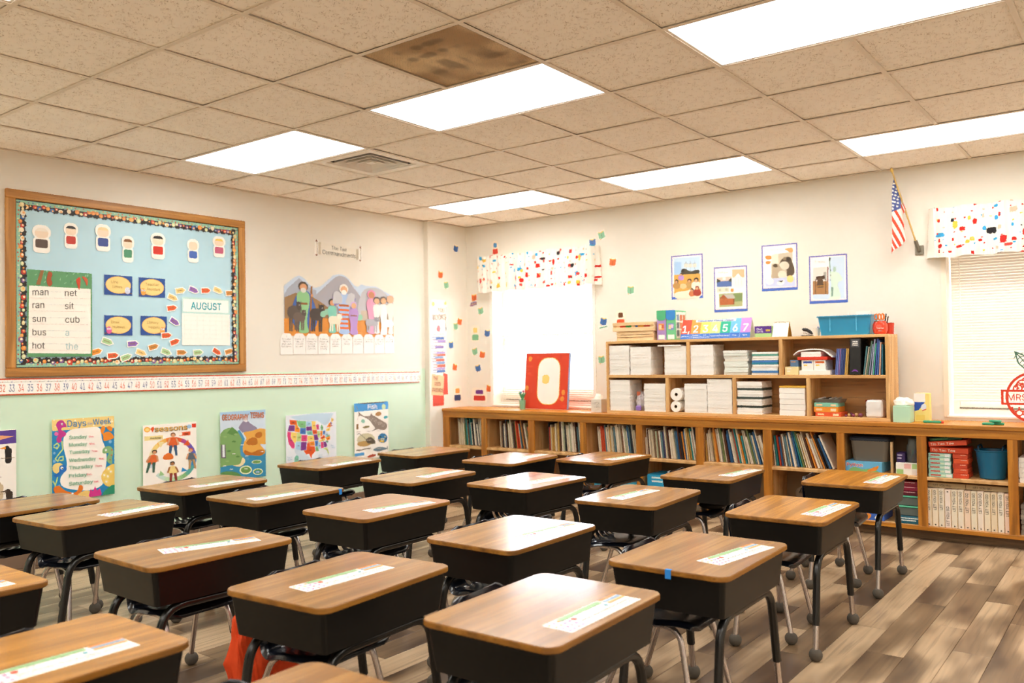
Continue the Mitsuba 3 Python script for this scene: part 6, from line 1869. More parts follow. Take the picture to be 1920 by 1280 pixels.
# upper right compartment
carton('storage_carton', 'pale yellow carton at the left of the upper right compartment', 'carton', 3.005, 3.108, HY0 + 0.02, HY0 + 0.15, MZ, 1.214, '#ead9a0', lines('#f6efe0', 2, 0.15, 0.5))
carton('storage_carton', 'small blue carton on the pale yellow carton', 'carton', 3.045, 3.108, HY0 + 0.025, HY0 + 0.14, 1.2145, 1.264, '#5a7a9c', lines('#c98a5c', 1))
carton('paper_tray', 'white paper tray under two white card boxes', 'tray', 3.118, 3.350, HY0 + 0.012, HY0 + 0.22, MZ, 1.186, '#f2efe8')
for k, c in enumerate(('#3a52a8', '#d8662c')):
    carton('card_box', 'white card box with %s label under the red lid' % ('blue', 'orange')[k], 'box', 3.134 + 0.092 * k, 3.222 + 0.092 * k, HY0 + 0.02, HY0 + 0.20, 1.1865, 1.2635, '#f6f3ec', lambda p, w, h, c=c: p.rect(w * .15, h * .68, w * .9, h * .88, c).rect(w * .2, h * .42, w * .5, h * .56, '#e8c04a'), group='white card boxes')
carton('box_lid', 'flat red lid lying on two white card boxes', 'lid', 3.106, 3.330, HY0 + 0.012, HY0 + 0.21, 1.264, 1.288, '#d8381f')
booklets(3.132, 3.282, y + 0.01, 1.2885, 1.328, 0.020, 'small pile on the red lid', depth=0.17, name='notepad')
# a loose sheaf bending over the pile
sx = np.linspace(0, 1, 16)
zz = 1.330 + 0.020 * np.sin(np.pi * sx) - 0.035 * np.clip(np.abs(sx - 0.45) - 0.33, 0, 1) / 0.2
top_ = np.column_stack([3.075 + 0.29 * sx, zz])
shp = Polygon(np.vstack([top_, (top_ - [0, 0.009])[::-1]]))
sh = trimesh.creation.extrude_polygon(shp, 0.19, engine='earcut')
sh.apply_transform(np.array([[1, 0, 0, 0], [0, 0, -1, HY0 + 0.205], [0, 1, 0, 0], [0, 0, 0, 1.0]]))
solo('paper_sheaf', 'loose bent sheaf of white paper on top of the pile in the upper right compartment', 'paper', P(sh, PAPER))
fx = 3.382
for k, (c, nm) in enumerate((('#5a6cb0', 'blue violet'), ('#6f7fc0', 'light violet blue'), ('#8a6ca4', 'mauve'), ('#4a5a94', 'indigo'), ('#3f4f86', 'dark indigo'), ('#35447a', 'navy'), ('#d9b05a', 'yellow'), ('#c9a45c', 'ochre'))):
    book(fx, HY0 + 0.02, MZ, 0.0098, 0.20, 0.196, 5.0, c, nm, '%s folder standing left of the thick black binder' % nm, None, 'folder', 'folder')
    fx += 0.0116
key = thing('ring_binder', 'thick black ring binder with white spine label in the upper right compartment', 'binder')
to = T().translate([3.494, HY0 - 0.004, MZ + 0.0024]).rotate([0, 1, 0], 1.5)
part(key, 'cover', P(box(0, 0.078, 0, 0.215, 0.0, 0.268, 0.004), plain('#121214', 0.35, 0.5)), to)
pr = Print(0.078, 0.268)
pr.rect(0.010, 0.205, 0.068, 0.262, '#4a4a4e')
for k in range(3):
    pr.rect(0.020, 0.242 - 0.013 * k, 0.058, 0.248 - 0.013 * k, '#e6e4e0')
pr.smooth([(0.016, 0.022), (0.040, 0.040), (0.062, 0.022), (0.040, 0.028)], '#7a3a9c')
part(key, 'spine_print', pr.build(), to @ T([[1, 0, 0, 0], [0, 0, -1, 0.0004], [0, 1, 0, 0], [0, 0, 0, 1]]))
fx = 3.584
LEAF = (('#4f7f86', 'grey teal', 0.215, 7), ('#b0a898', 'grey', 0.21, 8.5), ('#5c7a68', 'sage green', 0.255, 9), ('#7f8aa0', 'slate', 0.23, 8), ('#a8aac4', 'pale lavender', 0.265, 6), ('#4aa088', 'sea green', 0.235, 6), ('#3f5aa4', 'royal blue', 0.268, 5), ('#4f74b8', 'steel blue', 0.255, 4), ('#e0b49a', 'salmon', 0.242, 3), ('#2f6f88', 'dark teal', 0.225, 1.5))
for k, (c, nm, h, ln) in enumerate(LEAF):
    w, nxt = 0.0098, LEAF[min(k + 1, len(LEAF) - 1)][3]
    book(fx, HY0 + 0.018, MZ, w, 0.205, h * 0.985, ln, c, nm, '%s folder leaning right of the thick black binder' % nm, None, 'folder', 'folder')
    fx += 0.0112 + 0.20 * max(0.0, math.sin(math.radians(ln)) - math.sin(math.radians(nxt)))

# lower right compartment
for k, (c, nm, x0, x1, z0, z1, lid) in enumerate((('#e0582c', 'red orange', 3.232, 3.420, LZ, 0.870, None), ('#e8902f', 'orange', 3.222, 3.400, 0.8705, 0.910, None), ('#7fc0a8', 'teal', 3.225, 3.400, 0.9105, 0.940, None))):
    carton('puzzle_box', '%s puzzle box in the lower right compartment' % nm, 'box', x0, x1, HY0 + 0.015, HY0 + 0.19, z0, z1, c, lambda p, w, h: p.rect(w * .1, h * .3, w * .35, h * .7, '#f2c89a').rect(w * .7, h * .2, w * .92, h * .7, '#f0d8b0'))
key = thing('plastic_tray', 'grey translucent tray of odds and ends on top of the puzzle boxes', 'tray')
part(key, 'tray', P(mesh_of(m3.Manifold.hull_points(np.vstack([ring3(rrect(0.18, 0.16, 0.012, 4), 0.0), ring3(rrect(0.205, 0.18, 0.014, 4), 0.026)]))), plain('#6a6660', 0.3, 0.5), 40), at(3.320, HY0 + 0.105, 0.9405))
for k in range(4):
    part(key, 'scrap', P(tube([(3.25 + 0.04 * k, HY0 + 0.05, 0.968), (3.28 + 0.04 * k, HY0 + 0.12, 0.978)], 0.006, 6), plain(['#c9c4bc', '#4a443c', '#a8a49c', '#8a8478'][k], 0.4, 0.4)))
for k in range(9):
    c = ['#6a2a4a', '#c9a46a', '#5a1f38', '#8a5a3c', '#7a2f4c', '#b58a5a', '#4f1c30', '#94503a', '#6f3450'][k]
    ball = trimesh.creation.icosphere(2, 0.009 + 0.003 * (k % 3))
    solo('bead', '%s loose bead on the floor of the lower right compartment' % (['purple', 'tan', 'wine red', 'brown', 'plum', 'light brown', 'dark wine', 'red brown', 'mauve'][k]), 'bead', P(ball, plain(c, 0.3, 0.5), True), at(3.450 + 0.013 * k + 0.004 * (k % 2), HY0 + 0.04 + 0.022 * (k % 4), LZ + 0.009 + 0.003 * (k % 3)))
pk = trimesh.util.concatenate([box(-0.058, 0.058, -0.055, 0.055, 0, 0.128, 0.012)]).subdivide().subdivide().subdivide()
pk.vertices = pk.vertices + 0.006 * (meshkit.fbm(pk.vertices * 40, 3)[:, None] - 0.5) * (pk.vertices[:, 2:3] > 0.003)
solo('plastic_package', 'shiny white plastic wrapped package in the lower right compartment', 'package', P(pk, plain('#e9e6e4', 0.15, 0.6), 60), at(3.655, HY0 + 0.075, LZ))
key = thing('small_jar', 'dark red small jar behind the white package', 'jar')
part(key, 'jar', P(lathe([(0, 0), (0.030, 0), (0.032, 0.01), (0.032, 0.085), (0.026, 0.098), (0.0, 0.098)], 20), plain('#6a4a3c', 0.3, 0.5), 40), at(3.585, HY0 + 0.185, LZ))
part(key, 'lid', P(lathe([(0, 0), (0.031, 0), (0.031, 0.022), (0.0, 0.024)], 20), plain('#8a1c20', 0.3, 0.5), 40), at(3.585, HY0 + 0.185, LZ + 0.0982))

# ---- on top of the unit
TZ = HZ1 + 0.0003
# two slatted wooden crates
for k, (x0, x1, z0, yy) in enumerate(((1.505, 1.862, TZ, 4.500), (1.470, 1.872, TZ + 0.082, 4.492))):
    key = thing('wooden_crate', '%s of two pale wooden slatted crates' % ('lower', 'upper')[k], 'crate', 'pale wooden crates')
    CR = grain('m_crate', '#c79a64', '#e6c696', '#f0d6ac', 0, 0.5)
    d, h = 0.19, 0.080
    for z in ((0.001, 0.027), (0.032, 0.050), (0.055, 0.080)) if k == 0 else ((0.001, 0.036), (0.052, 0.080)):
        part(key, 'front_slat', P(box(x0, x1, yy, yy + 0.009, z0 + z[0], z0 + z[1], 0.0015), CR))
        part(key, 'rear_slat', P(box(x0, x1, yy + d - 0.009, yy + d, z0 + z[0], z0 + z[1], 0.0015), CR))
    for x in (x0, (x0 + x1) / 2 - 0.018, x1 - 0.036):
        part(key, 'upright', P(box(x, x + 0.036, yy + 0.009, yy + 0.018, z0 + 0.001, z0 + 0.079, 0.001), CR))
    for x in (x0, x1 - 0.009):
        part(key, 'end_board', P(box(x, x + 0.009, yy + 0.018, yy + d - 0.009, z0 + 0.001, z0 + 0.079, 0.001), CR))
    part(key, 'floor_board', P(box(x0 + 0.009, x1 - 0.009, yy + 0.018, yy + d - 0.009, z0 + 0.001, z0 + 0.007, 0.001), CR))
for k, (c, nm) in enumerate((('#d8502c', 'red'), ('#3a9a4c', 'green'), ('#2f62b8', 'blue'), ('#e0a030', 'yellow'), ('#c0402c', 'dark red'))):
    solo('crayon_box', '%s crayon carton showing through the slot of the upper crate' % nm, 'carton', P(box(1.530 + 0.060 * k, 1.586 + 0.060 * k, 4.513, 4.56, TZ + 0.0895, TZ + 0.138, 0.002), plain(c, 0.5, 0.3)))
# two magazine files
for k, (x0, c1, c2, nm) in enumerate(((1.892, '#a888c0', '#4fae7c', 'lilac file box with green flap'), (1.981, '#6fc08c', '#3a86cc', 'green file box with blue flap'))):
    key = thing('file_box', nm + ' standing on the upper shelf unit', 'file box', 'file boxes')
    x1 = x0 + 0.086
    part(key, 'body', P(box(x0, x1, 4.520, 4.725, TZ, TZ + 0.250, 0.003), plain(c1, 0.45, 0.4)))
    part(key, 'flap', P(extrude(Polygon([(0, 0.018), (0.018, 0), (0.068, 0), (0.086, 0.018), (0.086, 0.085), (0, 0.085)]), 0.003), plain(c2, 0.45, 0.4)), T([[1, 0, 0, x0], [0, 0, -1, 4.5195], [0, 1, 0, TZ + 0.168], [0, 0, 0, 1]]))
    pr = Print(0.086, 0.25)
    pr.rect(0.016, 0.085, 0.070, 0.140, '#e89a5a' if k == 0 else '#7a8ac4').rect(0.022, 0.092, 0.045, 0.128, '#f0d0a0').rect(0.046, 0.100, 0.066, 0.132, '#c9604a' if k == 0 else '#e0c8e0').rect(0.014, 0.006, 0.074, 0.044, '#f4eee8')
    part(key, 'front_print', pr.build(), T([[1, 0, 0, x0], [0, 0, -1, 4.5198], [0, 1, 0, TZ], [0, 0, 0, 1]]))
    if k == 1:
        pr = Print(0.205, 0.25)
        pr.rect(0.012, 0.012, 0.195, 0.238, '#f2efe8')
        for a_ in range(3):
            for b_ in range(3):
                pr.rect(0.024 + 0.058 * a_, 0.030 + 0.066 * b_, 0.070 + 0.058 * a_, 0.082 + 0.066 * b_, rnd.choice(['#c9744c', '#7f98b4', '#d9b48a', '#6a6a72', '#b0564a', '#9ab0a4']))
        part(key, 'side_print', pr.build(), T([[0, 0, 1, x1 + 0.0004 - 0.0009], [1, 0, 0, 4.520], [0, 1, 0, TZ], [0, 0, 0, 1]]))
# the place value stand: an A-shaped card
key = thing('number_stand', 'rainbow tent card with the digits 1 to 7', 'tent card')
w, h = 0.605, 0.172
sl = math.radians(20)
x0, yf = 2.120, 4.498
front = T().translate([x0, yf, TZ]).rotate([1, 0, 0], 90 - 20)
part(key, 'front_card', P(sheet_mesh(w, h, 0.002), PAPER), front)
part(key, 'rear_card', P(sheet_mesh(w, h, 0.002), PAPER), T().translate([x0, yf + 2 * h * math.sin(sl) + 0.002, TZ]).rotate([1, 0, 0], 90 + 20).translate([0, 0, -0.0005]))
part(key, 'base_card', P(box(x0, x0 + w, yf + 0.004, yf + 2 * h * math.sin(sl) - 0.002, TZ, TZ + 0.0015, 0.0004), PAPER))
pr, le = Print(w, h, z=0.0022), Print(w, h, z=0.004)
cw = w / 7
for k, (c, d_) in enumerate((('#dd4f3a', '1,'), ('#ef9a4a', '2'), ('#f4d06a', '3'), ('#c4d98a', '4'), ('#2fae8c', '5'), ('#6ab4e0', '6'), ('#c08ad4', '7'))):
    pr.rect(cw * k, 0.046, cw * (k + 1), h, c)
    le.text(d_, cw * (k + 0.5), 0.058, 0.062, '#fbfaf6', 'c', bold=True)
pr.rect(0, 0, w, 0.046, '#3f72c4').rect(w * 0.20, h - 0.024, w * 0.78, h - 0.003, '#e8ecf4')
for k, s_ in enumerate(('Millions', 'Hundred|Thousands', 'Ten|Thousands', 'Thousands', 'Hundreds', 'Tens', 'Ones')):
    q = s_.split('|')
    for m_, t in enumerate(q):
        le.text(t, cw * (k + 0.5), (0.018 if len(q) == 1 else 0.027) - 0.017 * m_, 0.0105, '#f4f6fa', 'c', bold=True, width=min(0.078, 0.0105 * len(t) * 0.85))
    if k:
        le.rect(cw * k - 0.001, 0.006, cw * k + 0.001, 0.040, '#dfe6f2')
le.text('Calculate Place Value', w * 0.49, h - 0.020, 0.013, '#3a5a9c', 'c', bold=True, width=w * 0.52)
part(key, 'picture', pr.build(), front)
part(key, 'lettering', le.build(), front)
# purple and green card box
carton('card_box', 'purple over pale green card box beside the small desk calendar', 'box', 2.763, 2.900, 4.505, 4.60, TZ, TZ + 0.088, '#a9cf8c', lambda p, w, h: p.rect(0, h * 0.36, w, h, '#56308c').text('Flash', w * .12, h * .66, h * .16, '#e8e0f0', bold=True).text('Cards', w * .12, h * .45, h * .16, '#e8e0f0', bold=True).rect(w * .66, h * .52, w * .92, h * .70, '#c9a84a'))
# small desk calendar on a tent stand
key = thing('desk_calendar', 'small spiral bound desk calendar on a tan tent stand', 'calendar')
front = T().translate([2.905, 4.500, TZ]).rotate([1, 0, 0], 90 - 22)
part(key, 'pages', P(sheet_mesh(0.122, 0.122, 0.004), plain('#f8f4e6', 0.6, 0.3)), front)
part(key, 'stand', P(cat(sheet_mesh(0.126, 0.126, 0.002)), plain('#c9a45c', 0.5, 0.3)), front.translate([-0.002, -0.001, -0.003]))
part(key, 'rear_stand', P(sheet_mesh(0.126, 0.126, 0.002), plain('#b08a44', 0.5, 0.3)), T().translate([2.903, 4.500 + 2 * 0.126 * math.sin(math.radians(22)) + 0.004, TZ + 0.0002]).rotate([1, 0, 0], 90 + 22))
for k in range(12):
    a_ = np.linspace(0, 2 * math.pi, 13)
    part(key, 'ring', P(tube(np.column_stack([np.full(13, 0.008 + 0.0096 * k), 0.120 + 0.006 * np.cos(a_), 0.002 + 0.006 * np.sin(a_)]), 0.0009, 5), plain('#6a6258', 0.4, 0.5)), front)
pr = Print(0.122, 0.122, z=0.0042)
for k in range(5):
    for m_ in range(4):
        pr.rect(0.014 + 0.020 * k, 0.02 + 0.018 * m_, 0.022 + 0.020 * k, 0.0225 + 0.018 * m_, '#c9b890')
        pr.n -= 1
part(key, 'print', pr.build(), front)
# stapler
key = thing('stapler', 'black desk stapler on the upper shelf unit', 'stapler')
part(key, 'base', P(box(3.118, 3.205, 4.540, 4.570, TZ, TZ + 0.007, 0.003), plain('#17161a', 0.35, 0.5)))
part(key, 'arm', P(tube(fillet([(3.197, 4.555, TZ + 0.012), (3.180, 4.555, TZ + 0.034), (3.132, 4.555, TZ + 0.054)], 0.02), [0.012] * 9, 10) if False else tube([(3.200, 4.555, TZ + 0.014), (3.186, 4.555, TZ + 0.032), (3.160, 4.555, TZ + 0.048), (3.132, 4.555, TZ + 0.053), (3.126, 4.555, TZ + 0.050)], [0.008, 0.012, 0.013, 0.012, 0.008], 10), plain('#17161a', 0.35, 0.5), 50))
part(key, 'magazine', P(tube([(3.198, 4.555, TZ + 0.010), (3.130, 4.555, TZ + 0.032)], 0.006, 8), CHROME, 50))
key = thing('paper_cup', 'small white paper cup between the stapler and the blue bin', 'cup')
part(key, 'cup', P(lathe([(0, 0), (0.020, 0), (0.026, 0.058), (0.028, 0.060), (0.025, 0.060), (0.019, 0.004), (0, 0.004)], 24), plain('#ece8e0', 0.5, 0.4), 40), at(3.232, 4.56, TZ))
part(key, 'crayon', P(tube([(3.232, 4.558, TZ + 0.008), (3.244, 4.562, TZ + 0.072)], 0.004, 6), plain('#4a5aa4', 0.5, 0.3)))
# blue translucent bin with things inside
BLUE_T = bsdf('m_blue_plastic', two({'type': 'principled', 'base_color': rgb('#2f93bf'), 'roughness': 0.18, 'specular': 0.6}))
key = thing('plastic_bin', 'large bright blue translucent plastic bin on the upper shelf unit', 'bin')
o = m3.Manifold.hull_points(np.vstack([ring3(rrect(0.350, 0.185, 0.02, 4), 0.0), ring3(rrect(0.388, 0.215, 0.022, 4), 0.145)]))
i_ = m3.Manifold.hull_points(np.vstack([ring3(rrect(0.344, 0.179, 0.018, 4), 0.004), ring3(rrect(0.382, 0.209, 0.020, 4), 0.150)]))
part(key, 'bin', P(o - i_, BLUE_T, 40), at(3.452, 4.600, TZ))
rim = Polygon(rrect(0.404, 0.231, 0.024, 5)).difference(Polygon(rrect(0.384, 0.211, 0.020, 5)))
part(key, 'rim', P(extrude(rim, 0.008), BLUE_T), at(3.452, 4.600, TZ + 0.138))
for x in (-0.10, 0.09):
    part(key, 'rib', P(box(x - 0.004, x + 0.004, -0.1065, -0.1030, 0.03, 0.138, 0.001), plain('#56b4d8', 0.25, 0.5)), at(3.452, 4.600, TZ))
for k, (x, c, nm) in enumerate(((-0.09, '#2a6f94', 'dark blue'), (0.01, '#d8e6ea', 'white'), (0.10, '#5a6fa8', 'violet'))):
    carton('craft_box', '%s craft carton inside the blue bin' % nm, 'carton', 3.452 + x - 0.040, 3.452 + x + 0.040, 4.555, 4.64, TZ + 0.0045, TZ + 0.115 + 0.01 * k, c)
carton('craft_box', 'white carton rising out of the blue bin at its right', 'carton', 3.495, 3.600, 4.655, 4.683, TZ + 0.006, TZ + 0.178, '#efe9dc', lines('#d8b494', 2))
key = thing('glue_bottle', 'white glue bottle rising out of the blue bin', 'bottle')
part(key, 'bottle', P(lathe([(0, 0), (0.016, 0), (0.017, 0.115), (0.008, 0.135), (0.005, 0.165), (0, 0.167)], 16), plain('#f2eee6', 0.4, 0.4), 40), at(3.440, 4.665, TZ + 0.006))
# red round pot of scissors and pens
key = thing('pencil_pot', 'round orange red pot with white script at the right end of the upper shelf unit', 'pot')
part(key, 'pot', P(lathe([(0, 0), (0.036, 0), (0.046, 0.012), (0.052, 0.040), (0.050, 0.070), (0.040, 0.092), (0.042, 0.097), (0.036, 0.097), (0.045, 0.068), (0.047, 0.040), (0.040, 0.014), (0, 0.008)], 36), plain('#dc4326', 0.2, 0.6), 40), at(3.695, 4.550, TZ))
part(key, 'leaf', P(extrude(Polygon([(0, 0), (0.012, 0.006), (0.030, 0.004), (0.018, -0.006)]), 0.003), plain('#4a8a4c', 0.4, 0.4)), at(3.668, 4.512, TZ + 0.093))
le = Print(0.08, 0.05, z=0.0)
le.text('Teacher', 0.040, 0.026, 0.014, '#f4e4dc', 'c', width=0.052).rect(0.026, 0.010, 0.054, 0.013, '#f4e4dc')
vv = np.vstack(le.v)
ang = (vv[:, 0] - 0.040) / 0.0525
vv = np.column_stack([0.0527 * np.sin(ang), -0.0527 * np.cos(ang), vv[:, 1] + 0.012])
part(key, 'lettering', mikit.ply((vv, np.vstack(le.f)), PRINT, color=np.vstack(le.c)), at(3.695, 4.550, TZ, 14))
for k, (dx_, dy_, an) in enumerate(((-0.014, 0.0, 0), (0.010, -0.006, 30), (0.004, 0.014, -25))):
    key = thing('scissors', 'orange handled scissors standing in the red pot, %s' % ('leftmost', 'middle', 'rearmost')[k], 'scissors', 'scissors in the red pot')
    to = at(3.695 + dx_, 4.550 + dy_, TZ, an)
    part(key, 'blades', P(box(-0.006, 0.006, -0.001, 0.001, 0.012, 0.105, 0.0005), CHROME), to)
    a_ = np.linspace(0, 2 * math.pi, 17)
    for s_ in (-1, 1):
        part(key, 'handle', P(tube(np.column_stack([s_ * 0.012 + 0.011 * np.cos(a_), np.zeros(17), 0.128 + 0.022 * np.sin(a_)]), 0.0040, 7), plain('#e87a28', 0.35, 0.5)), to)
for k, c in enumerate(('#2b2622', '#5a2f24')):
    solo('marker_pen', '%s pen standing in the red pot' % ('black', 'brown')[k], 'pen', P(tube([(3.716 + 0.008 * k, 4.560, TZ + 0.012), (3.735 + 0.014 * k, 4.566, TZ + 0.150 - 0.02 * k)], 0.0045, 8), plain(c, 0.4, 0.4)))
solo('mug', 'second red pot half hidden behind the first one', 'pot', P(lathe([(0, 0), (0.032, 0), (0.036, 0.085), (0.032, 0.085), (0.028, 0.006), (0, 0.006)], 28), plain('#c93a22', 0.25, 0.5), 40), at(3.730, 4.660, TZ))

# ---- on the counter
CZ = CT + 0.0004
key = thing('canvas_picture', 'red canvas with a plain white rounded shape leaning in the left window', 'canvas')
w, h = 0.520, 0.540
to = T().translate([0.345, 4.700, CZ + 0.004]).rotate([0, 0, 1], -2).rotate([1, 0, 0], 90 - 6)
part(key, 'canvas', P(box(0, w, 0, h, 0, 0.030, 0.004), plain('#d0432a', 0.6, 0.3)), to)
pr = Print(w, h, z=0.0302)
for k in range(22):
    pr.oval(rnd.uniform(0.02, w - 0.02), rnd.uniform(0.02, h - 0.02), rnd.uniform(0.01, 0.05), rnd.choice(['#d4472c', '#cb3f28', '#d64c2e', '#d95a34']), rnd.uniform(0.01, 0.03))
    pr.n -= 1
pr.n += 1
for x, y_ in ((0.055, 0.485), (0.46, 0.10), (0.40, 0.24), (0.03, 0.20), (0.47, 0.16)):
    pr.oval(x, y_, 0.022, '#e08a3a', 0.026)
pr.shape(Polygon(rrect(0.270, 0.455, 0.110, 8, 0.290, 0.268)), '#e9c06a').shape(Polygon(rrect(0.256, 0.441, 0.104, 8, 0.290, 0.268)), '#f6f1ea')
pr.shape(Polygon(rrect(0.085, 0.085, 0.030, 6, 0.255, 0.285)), '#f0d078')
part(key, 'paint', pr.build(), to)
part(key, 'side_edge', P(box(w - 0.0005, w + 0.0008, 0.001, h - 0.001, 0.001, 0.029, 0.0003), plain('#8a9cc4', 0.6, 0.3)), to)
# green figurine of a plant
key = thing('plant_ornament', 'little green plant ornament in front of the red canvas', 'ornament')
part(key, 'pot', P(lathe([(0, 0), (0.026, 0), (0.032, 0.085), (0.034, 0.09), (0, 0.09)], 20), plain('#7fae8c', 0.4, 0.4), 40), at(0.372, 4.615, CZ))
for k in range(7):
    a_ = k * 0.9
    part(key, 'leaf', P(tube([(0, 0, 0.085), (0.014 * math.cos(a_), 0.014 * math.sin(a_), 0.13), (0.036 * math.cos(a_), 0.036 * math.sin(a_), 0.155 + 0.008 * (k % 3))], [0.004, 0.010, 0.002], 7), plain('#4f9a6c', 0.4, 0.4), 50), at(0.372, 4.615, CZ))
for k, c in enumerate(('#c95a8a', '#6a8ac0')):
    part(key, 'blossom', P(trimesh.creation.icosphere(2, 0.011), plain(c, 0.5, 0.3), True), at(0.372 + 0.02 - 0.03 * k, 4.605, CZ + 0.175 - 0.01 * k))


def tissue(x, yy, z, s, seed, key):
    m = trimesh.creation.icosphere(4, 1.0)
    q = m.vertices
    q = q * (0.75 + 0.55 * meshkit.fbm(q * 2.4 + seed, 3)[:, None]) * [s, s * 0.7, s * 0.95]
    q[:, 2] = np.maximum(q[:, 2], -0.2 * s)
    m.vertices = q
    part(key, 'tissue', P(m, plain('#fbf8f2', 0.8, 0.2), 50), at(x, yy, z))


key = thing('tissue_box', 'pale grey patterned tissue box at the left end of the upper shelf unit', 'tissue box')
part(key, 'carton', P(box(1.215, 1.322, 4.520, 4.63, CZ, CZ + 0.118, 0.002), plain('#d9d4ca', 0.5, 0.4)))
pr = Print(0.107, 0.118)
for k in range(9):
    pr.line([(rnd.uniform(0.01, 0.09), rnd.uniform(0.01, 0.1)), (rnd.uniform(0.01, 0.1), rnd.uniform(0.01, 0.11))], 0.003, rnd.choice(['#a49c94', '#8a847c', '#c4bcb2']))
part(key, 'front_print', pr.build(), T([[1, 0, 0, 1.215], [0, 0, -1, 4.5204], [0, 1, 0, CZ], [0, 0, 0, 1]]))
tissue(1.27, 4.57, CZ + 0.125, 0.040, 3.0, key)
key = thing('tissue_box', 'mint green tissue box with crumpled tissues at the right end of the upper shelf unit', 'tissue box')
part(key, 'carton', P(box(3.790, 3.905, 4.462, 4.575, CZ, CZ + 0.118, 0.002), plain('#b5dcc0', 0.5, 0.4)))
tissue(3.835, 4.515, CZ + 0.130, 0.048, 5.0, key)
tissue(3.872, 4.522, CZ + 0.135, 0.045, 9.0, key)
key = thing('wipes_package', 'yellow, white and blue tall carton beside the mint tissue box', 'carton')
part(key, 'carton', P(box(3.905, 4.005, 4.585, 4.66, CZ, CZ + 0.205, 0.003), plain('#efdc86', 0.45, 0.4)))
pr = Print(0.100, 0.205)
pr.rect(0, 0.14, 0.075, 0.205, '#f4f0ec').poly([(0.002, 0.075), (0.002, 0.142), (0.072, 0.142), (0.050, 0.110), (0.03, 0.085)], '#2a50b0').smooth([(0.045, 0.10), (0.07, 0.13), (0.08, 0.10), (0.06, 0.085)], '#dfe6f2').line([(0.055, 0.080), (0.078, 0.092)], 0.006, '#cf4a34').rect(0.012, 0.012, 0.07, 0.05, '#e9cf6a')
part(key, 'front_print', pr.build(), T([[1, 0, 0, 3.905], [0, 0, -1, 4.5854], [0, 1, 0, CZ], [0, 0, 0, 1]]))
GRN = plain('#3f9a78', 0.6, 0.3)
er = P(box(-0.028, 0.028, -0.012, 0.012, 0, 0.016, 0.004), GRN)
for k, (x, yy, z, a_) in enumerate(((4.005, 4.520, CZ, 4), (4.063, 4.520, CZ, -3), (4.385, 4.500, CZ, -4), (4.440, 4.530, CZ, -12), (4.425, 4.518, CZ + 0.0165, -15))):
    solo('eraser', 'green felt eraser on the counter, %s' % ('left one of the pair by the yellow carton', 'right one of the pair by the yellow carton', 'leftmost of the heap before the red apple', 'rearmost of the heap before the red apple', 'on top of the heap before the red apple')[k], 'eraser', er, at(x, yy, z, a_).scale([1.0 if k < 2 else 1.3, 1, 1]), 'green erasers')
solo('eraser', 'small red eraser tip beside the pair of green erasers', 'eraser', P(box(4.094, 4.108, 4.508, 4.530, CZ, CZ + 0.015, 0.003), plain('#c9483a', 0.6, 0.3)))

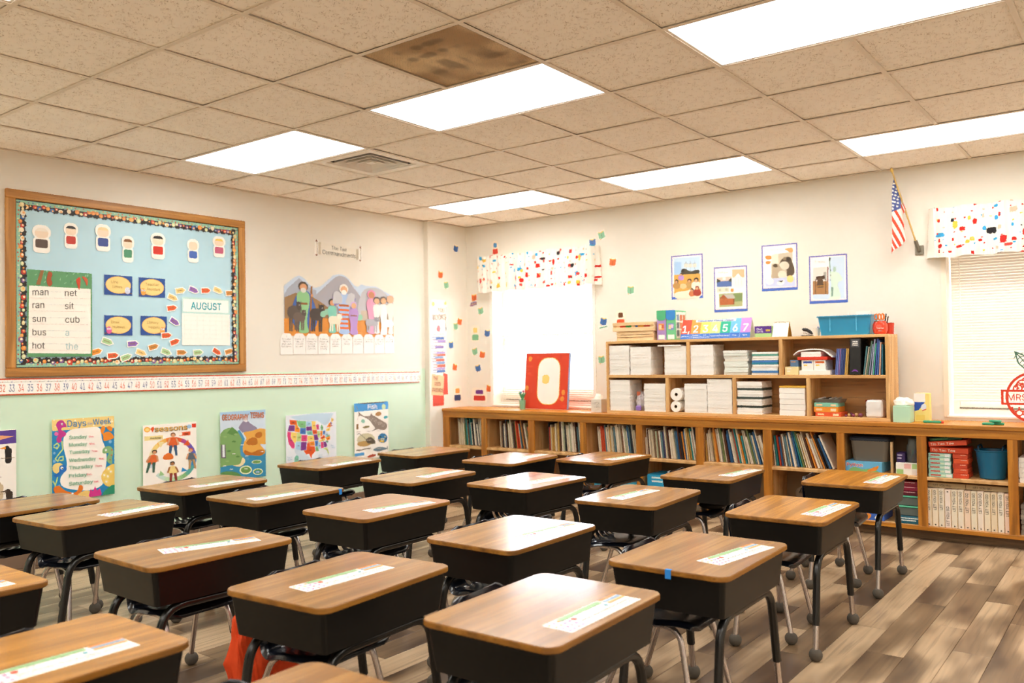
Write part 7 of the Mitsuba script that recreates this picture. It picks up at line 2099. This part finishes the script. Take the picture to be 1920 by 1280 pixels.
# the cut-metal apple sign standing on the right window sill
key = thing('apple_sign', 'red openwork metal apple sign with a name band before the right window', 'sign')
RED_M = plain('#cf3a22', 0.4, 0.5)
ro = 0.178
disk = Point(0, 0).buffer(ro, quad_segs=24).difference(Point(0, 0).buffer(ro - 0.016, quad_segs=24))
lat = []
for k in range(9):                     # curls in the upper half
    a_ = math.radians(12 + k * 19.5)
    cx_, cy_ = 0.115 * math.cos(a_), 0.115 * math.sin(a_)
    t_ = np.linspace(0.4, 10.5, 50)
    lat.append(LineString(np.column_stack([cx_ + 0.0036 * t_ * np.cos(t_ + k), cy_ + 0.0036 * t_ * np.sin(t_ + k)])).buffer(0.0042))
for row_ in range(4):                  # scales in the lower half
    for k in range(9):
        cx_ = -0.16 + 0.042 * k + 0.021 * (row_ % 2)
        cy_ = -0.070 - 0.030 * row_
        t_ = np.linspace(math.pi, 2 * math.pi, 12)
        lat.append(LineString(np.column_stack([cx_ + 0.022 * np.cos(t_), cy_ + 0.026 * np.sin(t_)])).buffer(0.004))
inner = shapely.union_all(lat).intersection(Point(0, 0).buffer(ro - 0.004)).difference(sbox(-0.3, -0.045, 0.3, 0.045))
for q in (shapely.union_all([LineString([(0.115 * math.cos(t), 0.07 + 0.03 * math.sin(t * 3)) for t in np.linspace(0, math.pi, 30)]).buffer(0.004)]),):
    inner = inner.union(q.intersection(Point(0, 0).buffer(ro - 0.004)))
band = sbox(-0.205, -0.052, 0.205, 0.052).difference(sbox(-0.190, -0.038, 0.190, 0.038))
ax, ay, az = 4.640, 4.735, CZ + ro
pl = T([[1, 0, 0, ax], [0, 0, -1, ay], [0, 1, 0, az], [0, 0, 0, 1]])
part(key, 'openwork', P(extrude(disk.union(inner).union(band), 0.004), RED_M), pl)
tm = meshkit.text_mesh('MRS.', 0.044, 0.003)
tm.apply_translation([-0.165 - tm.bounds[0][0], -0.022, 0.0005])
tm.vertices[:, 0] = -0.165 + (tm.vertices[:, 0] + 0.165) * 0.13 / (tm.bounds[1][0] - tm.bounds[0][0])
part(key, 'lettering', P(tm, RED_M), pl)
lf = [LineString([(-0.115, 0.315), (-0.095, 0.235), (-0.045, 0.185), (0.0, 0.172)]).buffer(0.004), LineString([(-0.115, 0.315), (-0.055, 0.285), (-0.015, 0.235), (0.0, 0.172)]).buffer(0.004), LineString([(-0.115, 0.315), (-0.06, 0.245), (0.0, 0.172)]).buffer(0.003)]
for k in range(6):
    t = 0.12 + 0.14 * k
    x_, y_ = -0.115 + 0.115 * t, 0.315 - 0.143 * t
    lf.append(LineString([(x_, y_), (x_ - 0.020, y_ - 0.030 + 0.01 * t)]).buffer(0.0022))
    lf.append(LineString([(x_, y_), (x_ + 0.034, y_ + 0.006)]).buffer(0.0022))
part(key, 'leaf', P(extrude(shapely.union_all(lf), 0.004), plain('#3f6a58', 0.4, 0.5)), pl)
part(key, 'foot', P(box(-0.05, 0.05, -0.02, 0.05, -0.0, 0.008, 0.001), RED_M), at(ax, ay, CZ))
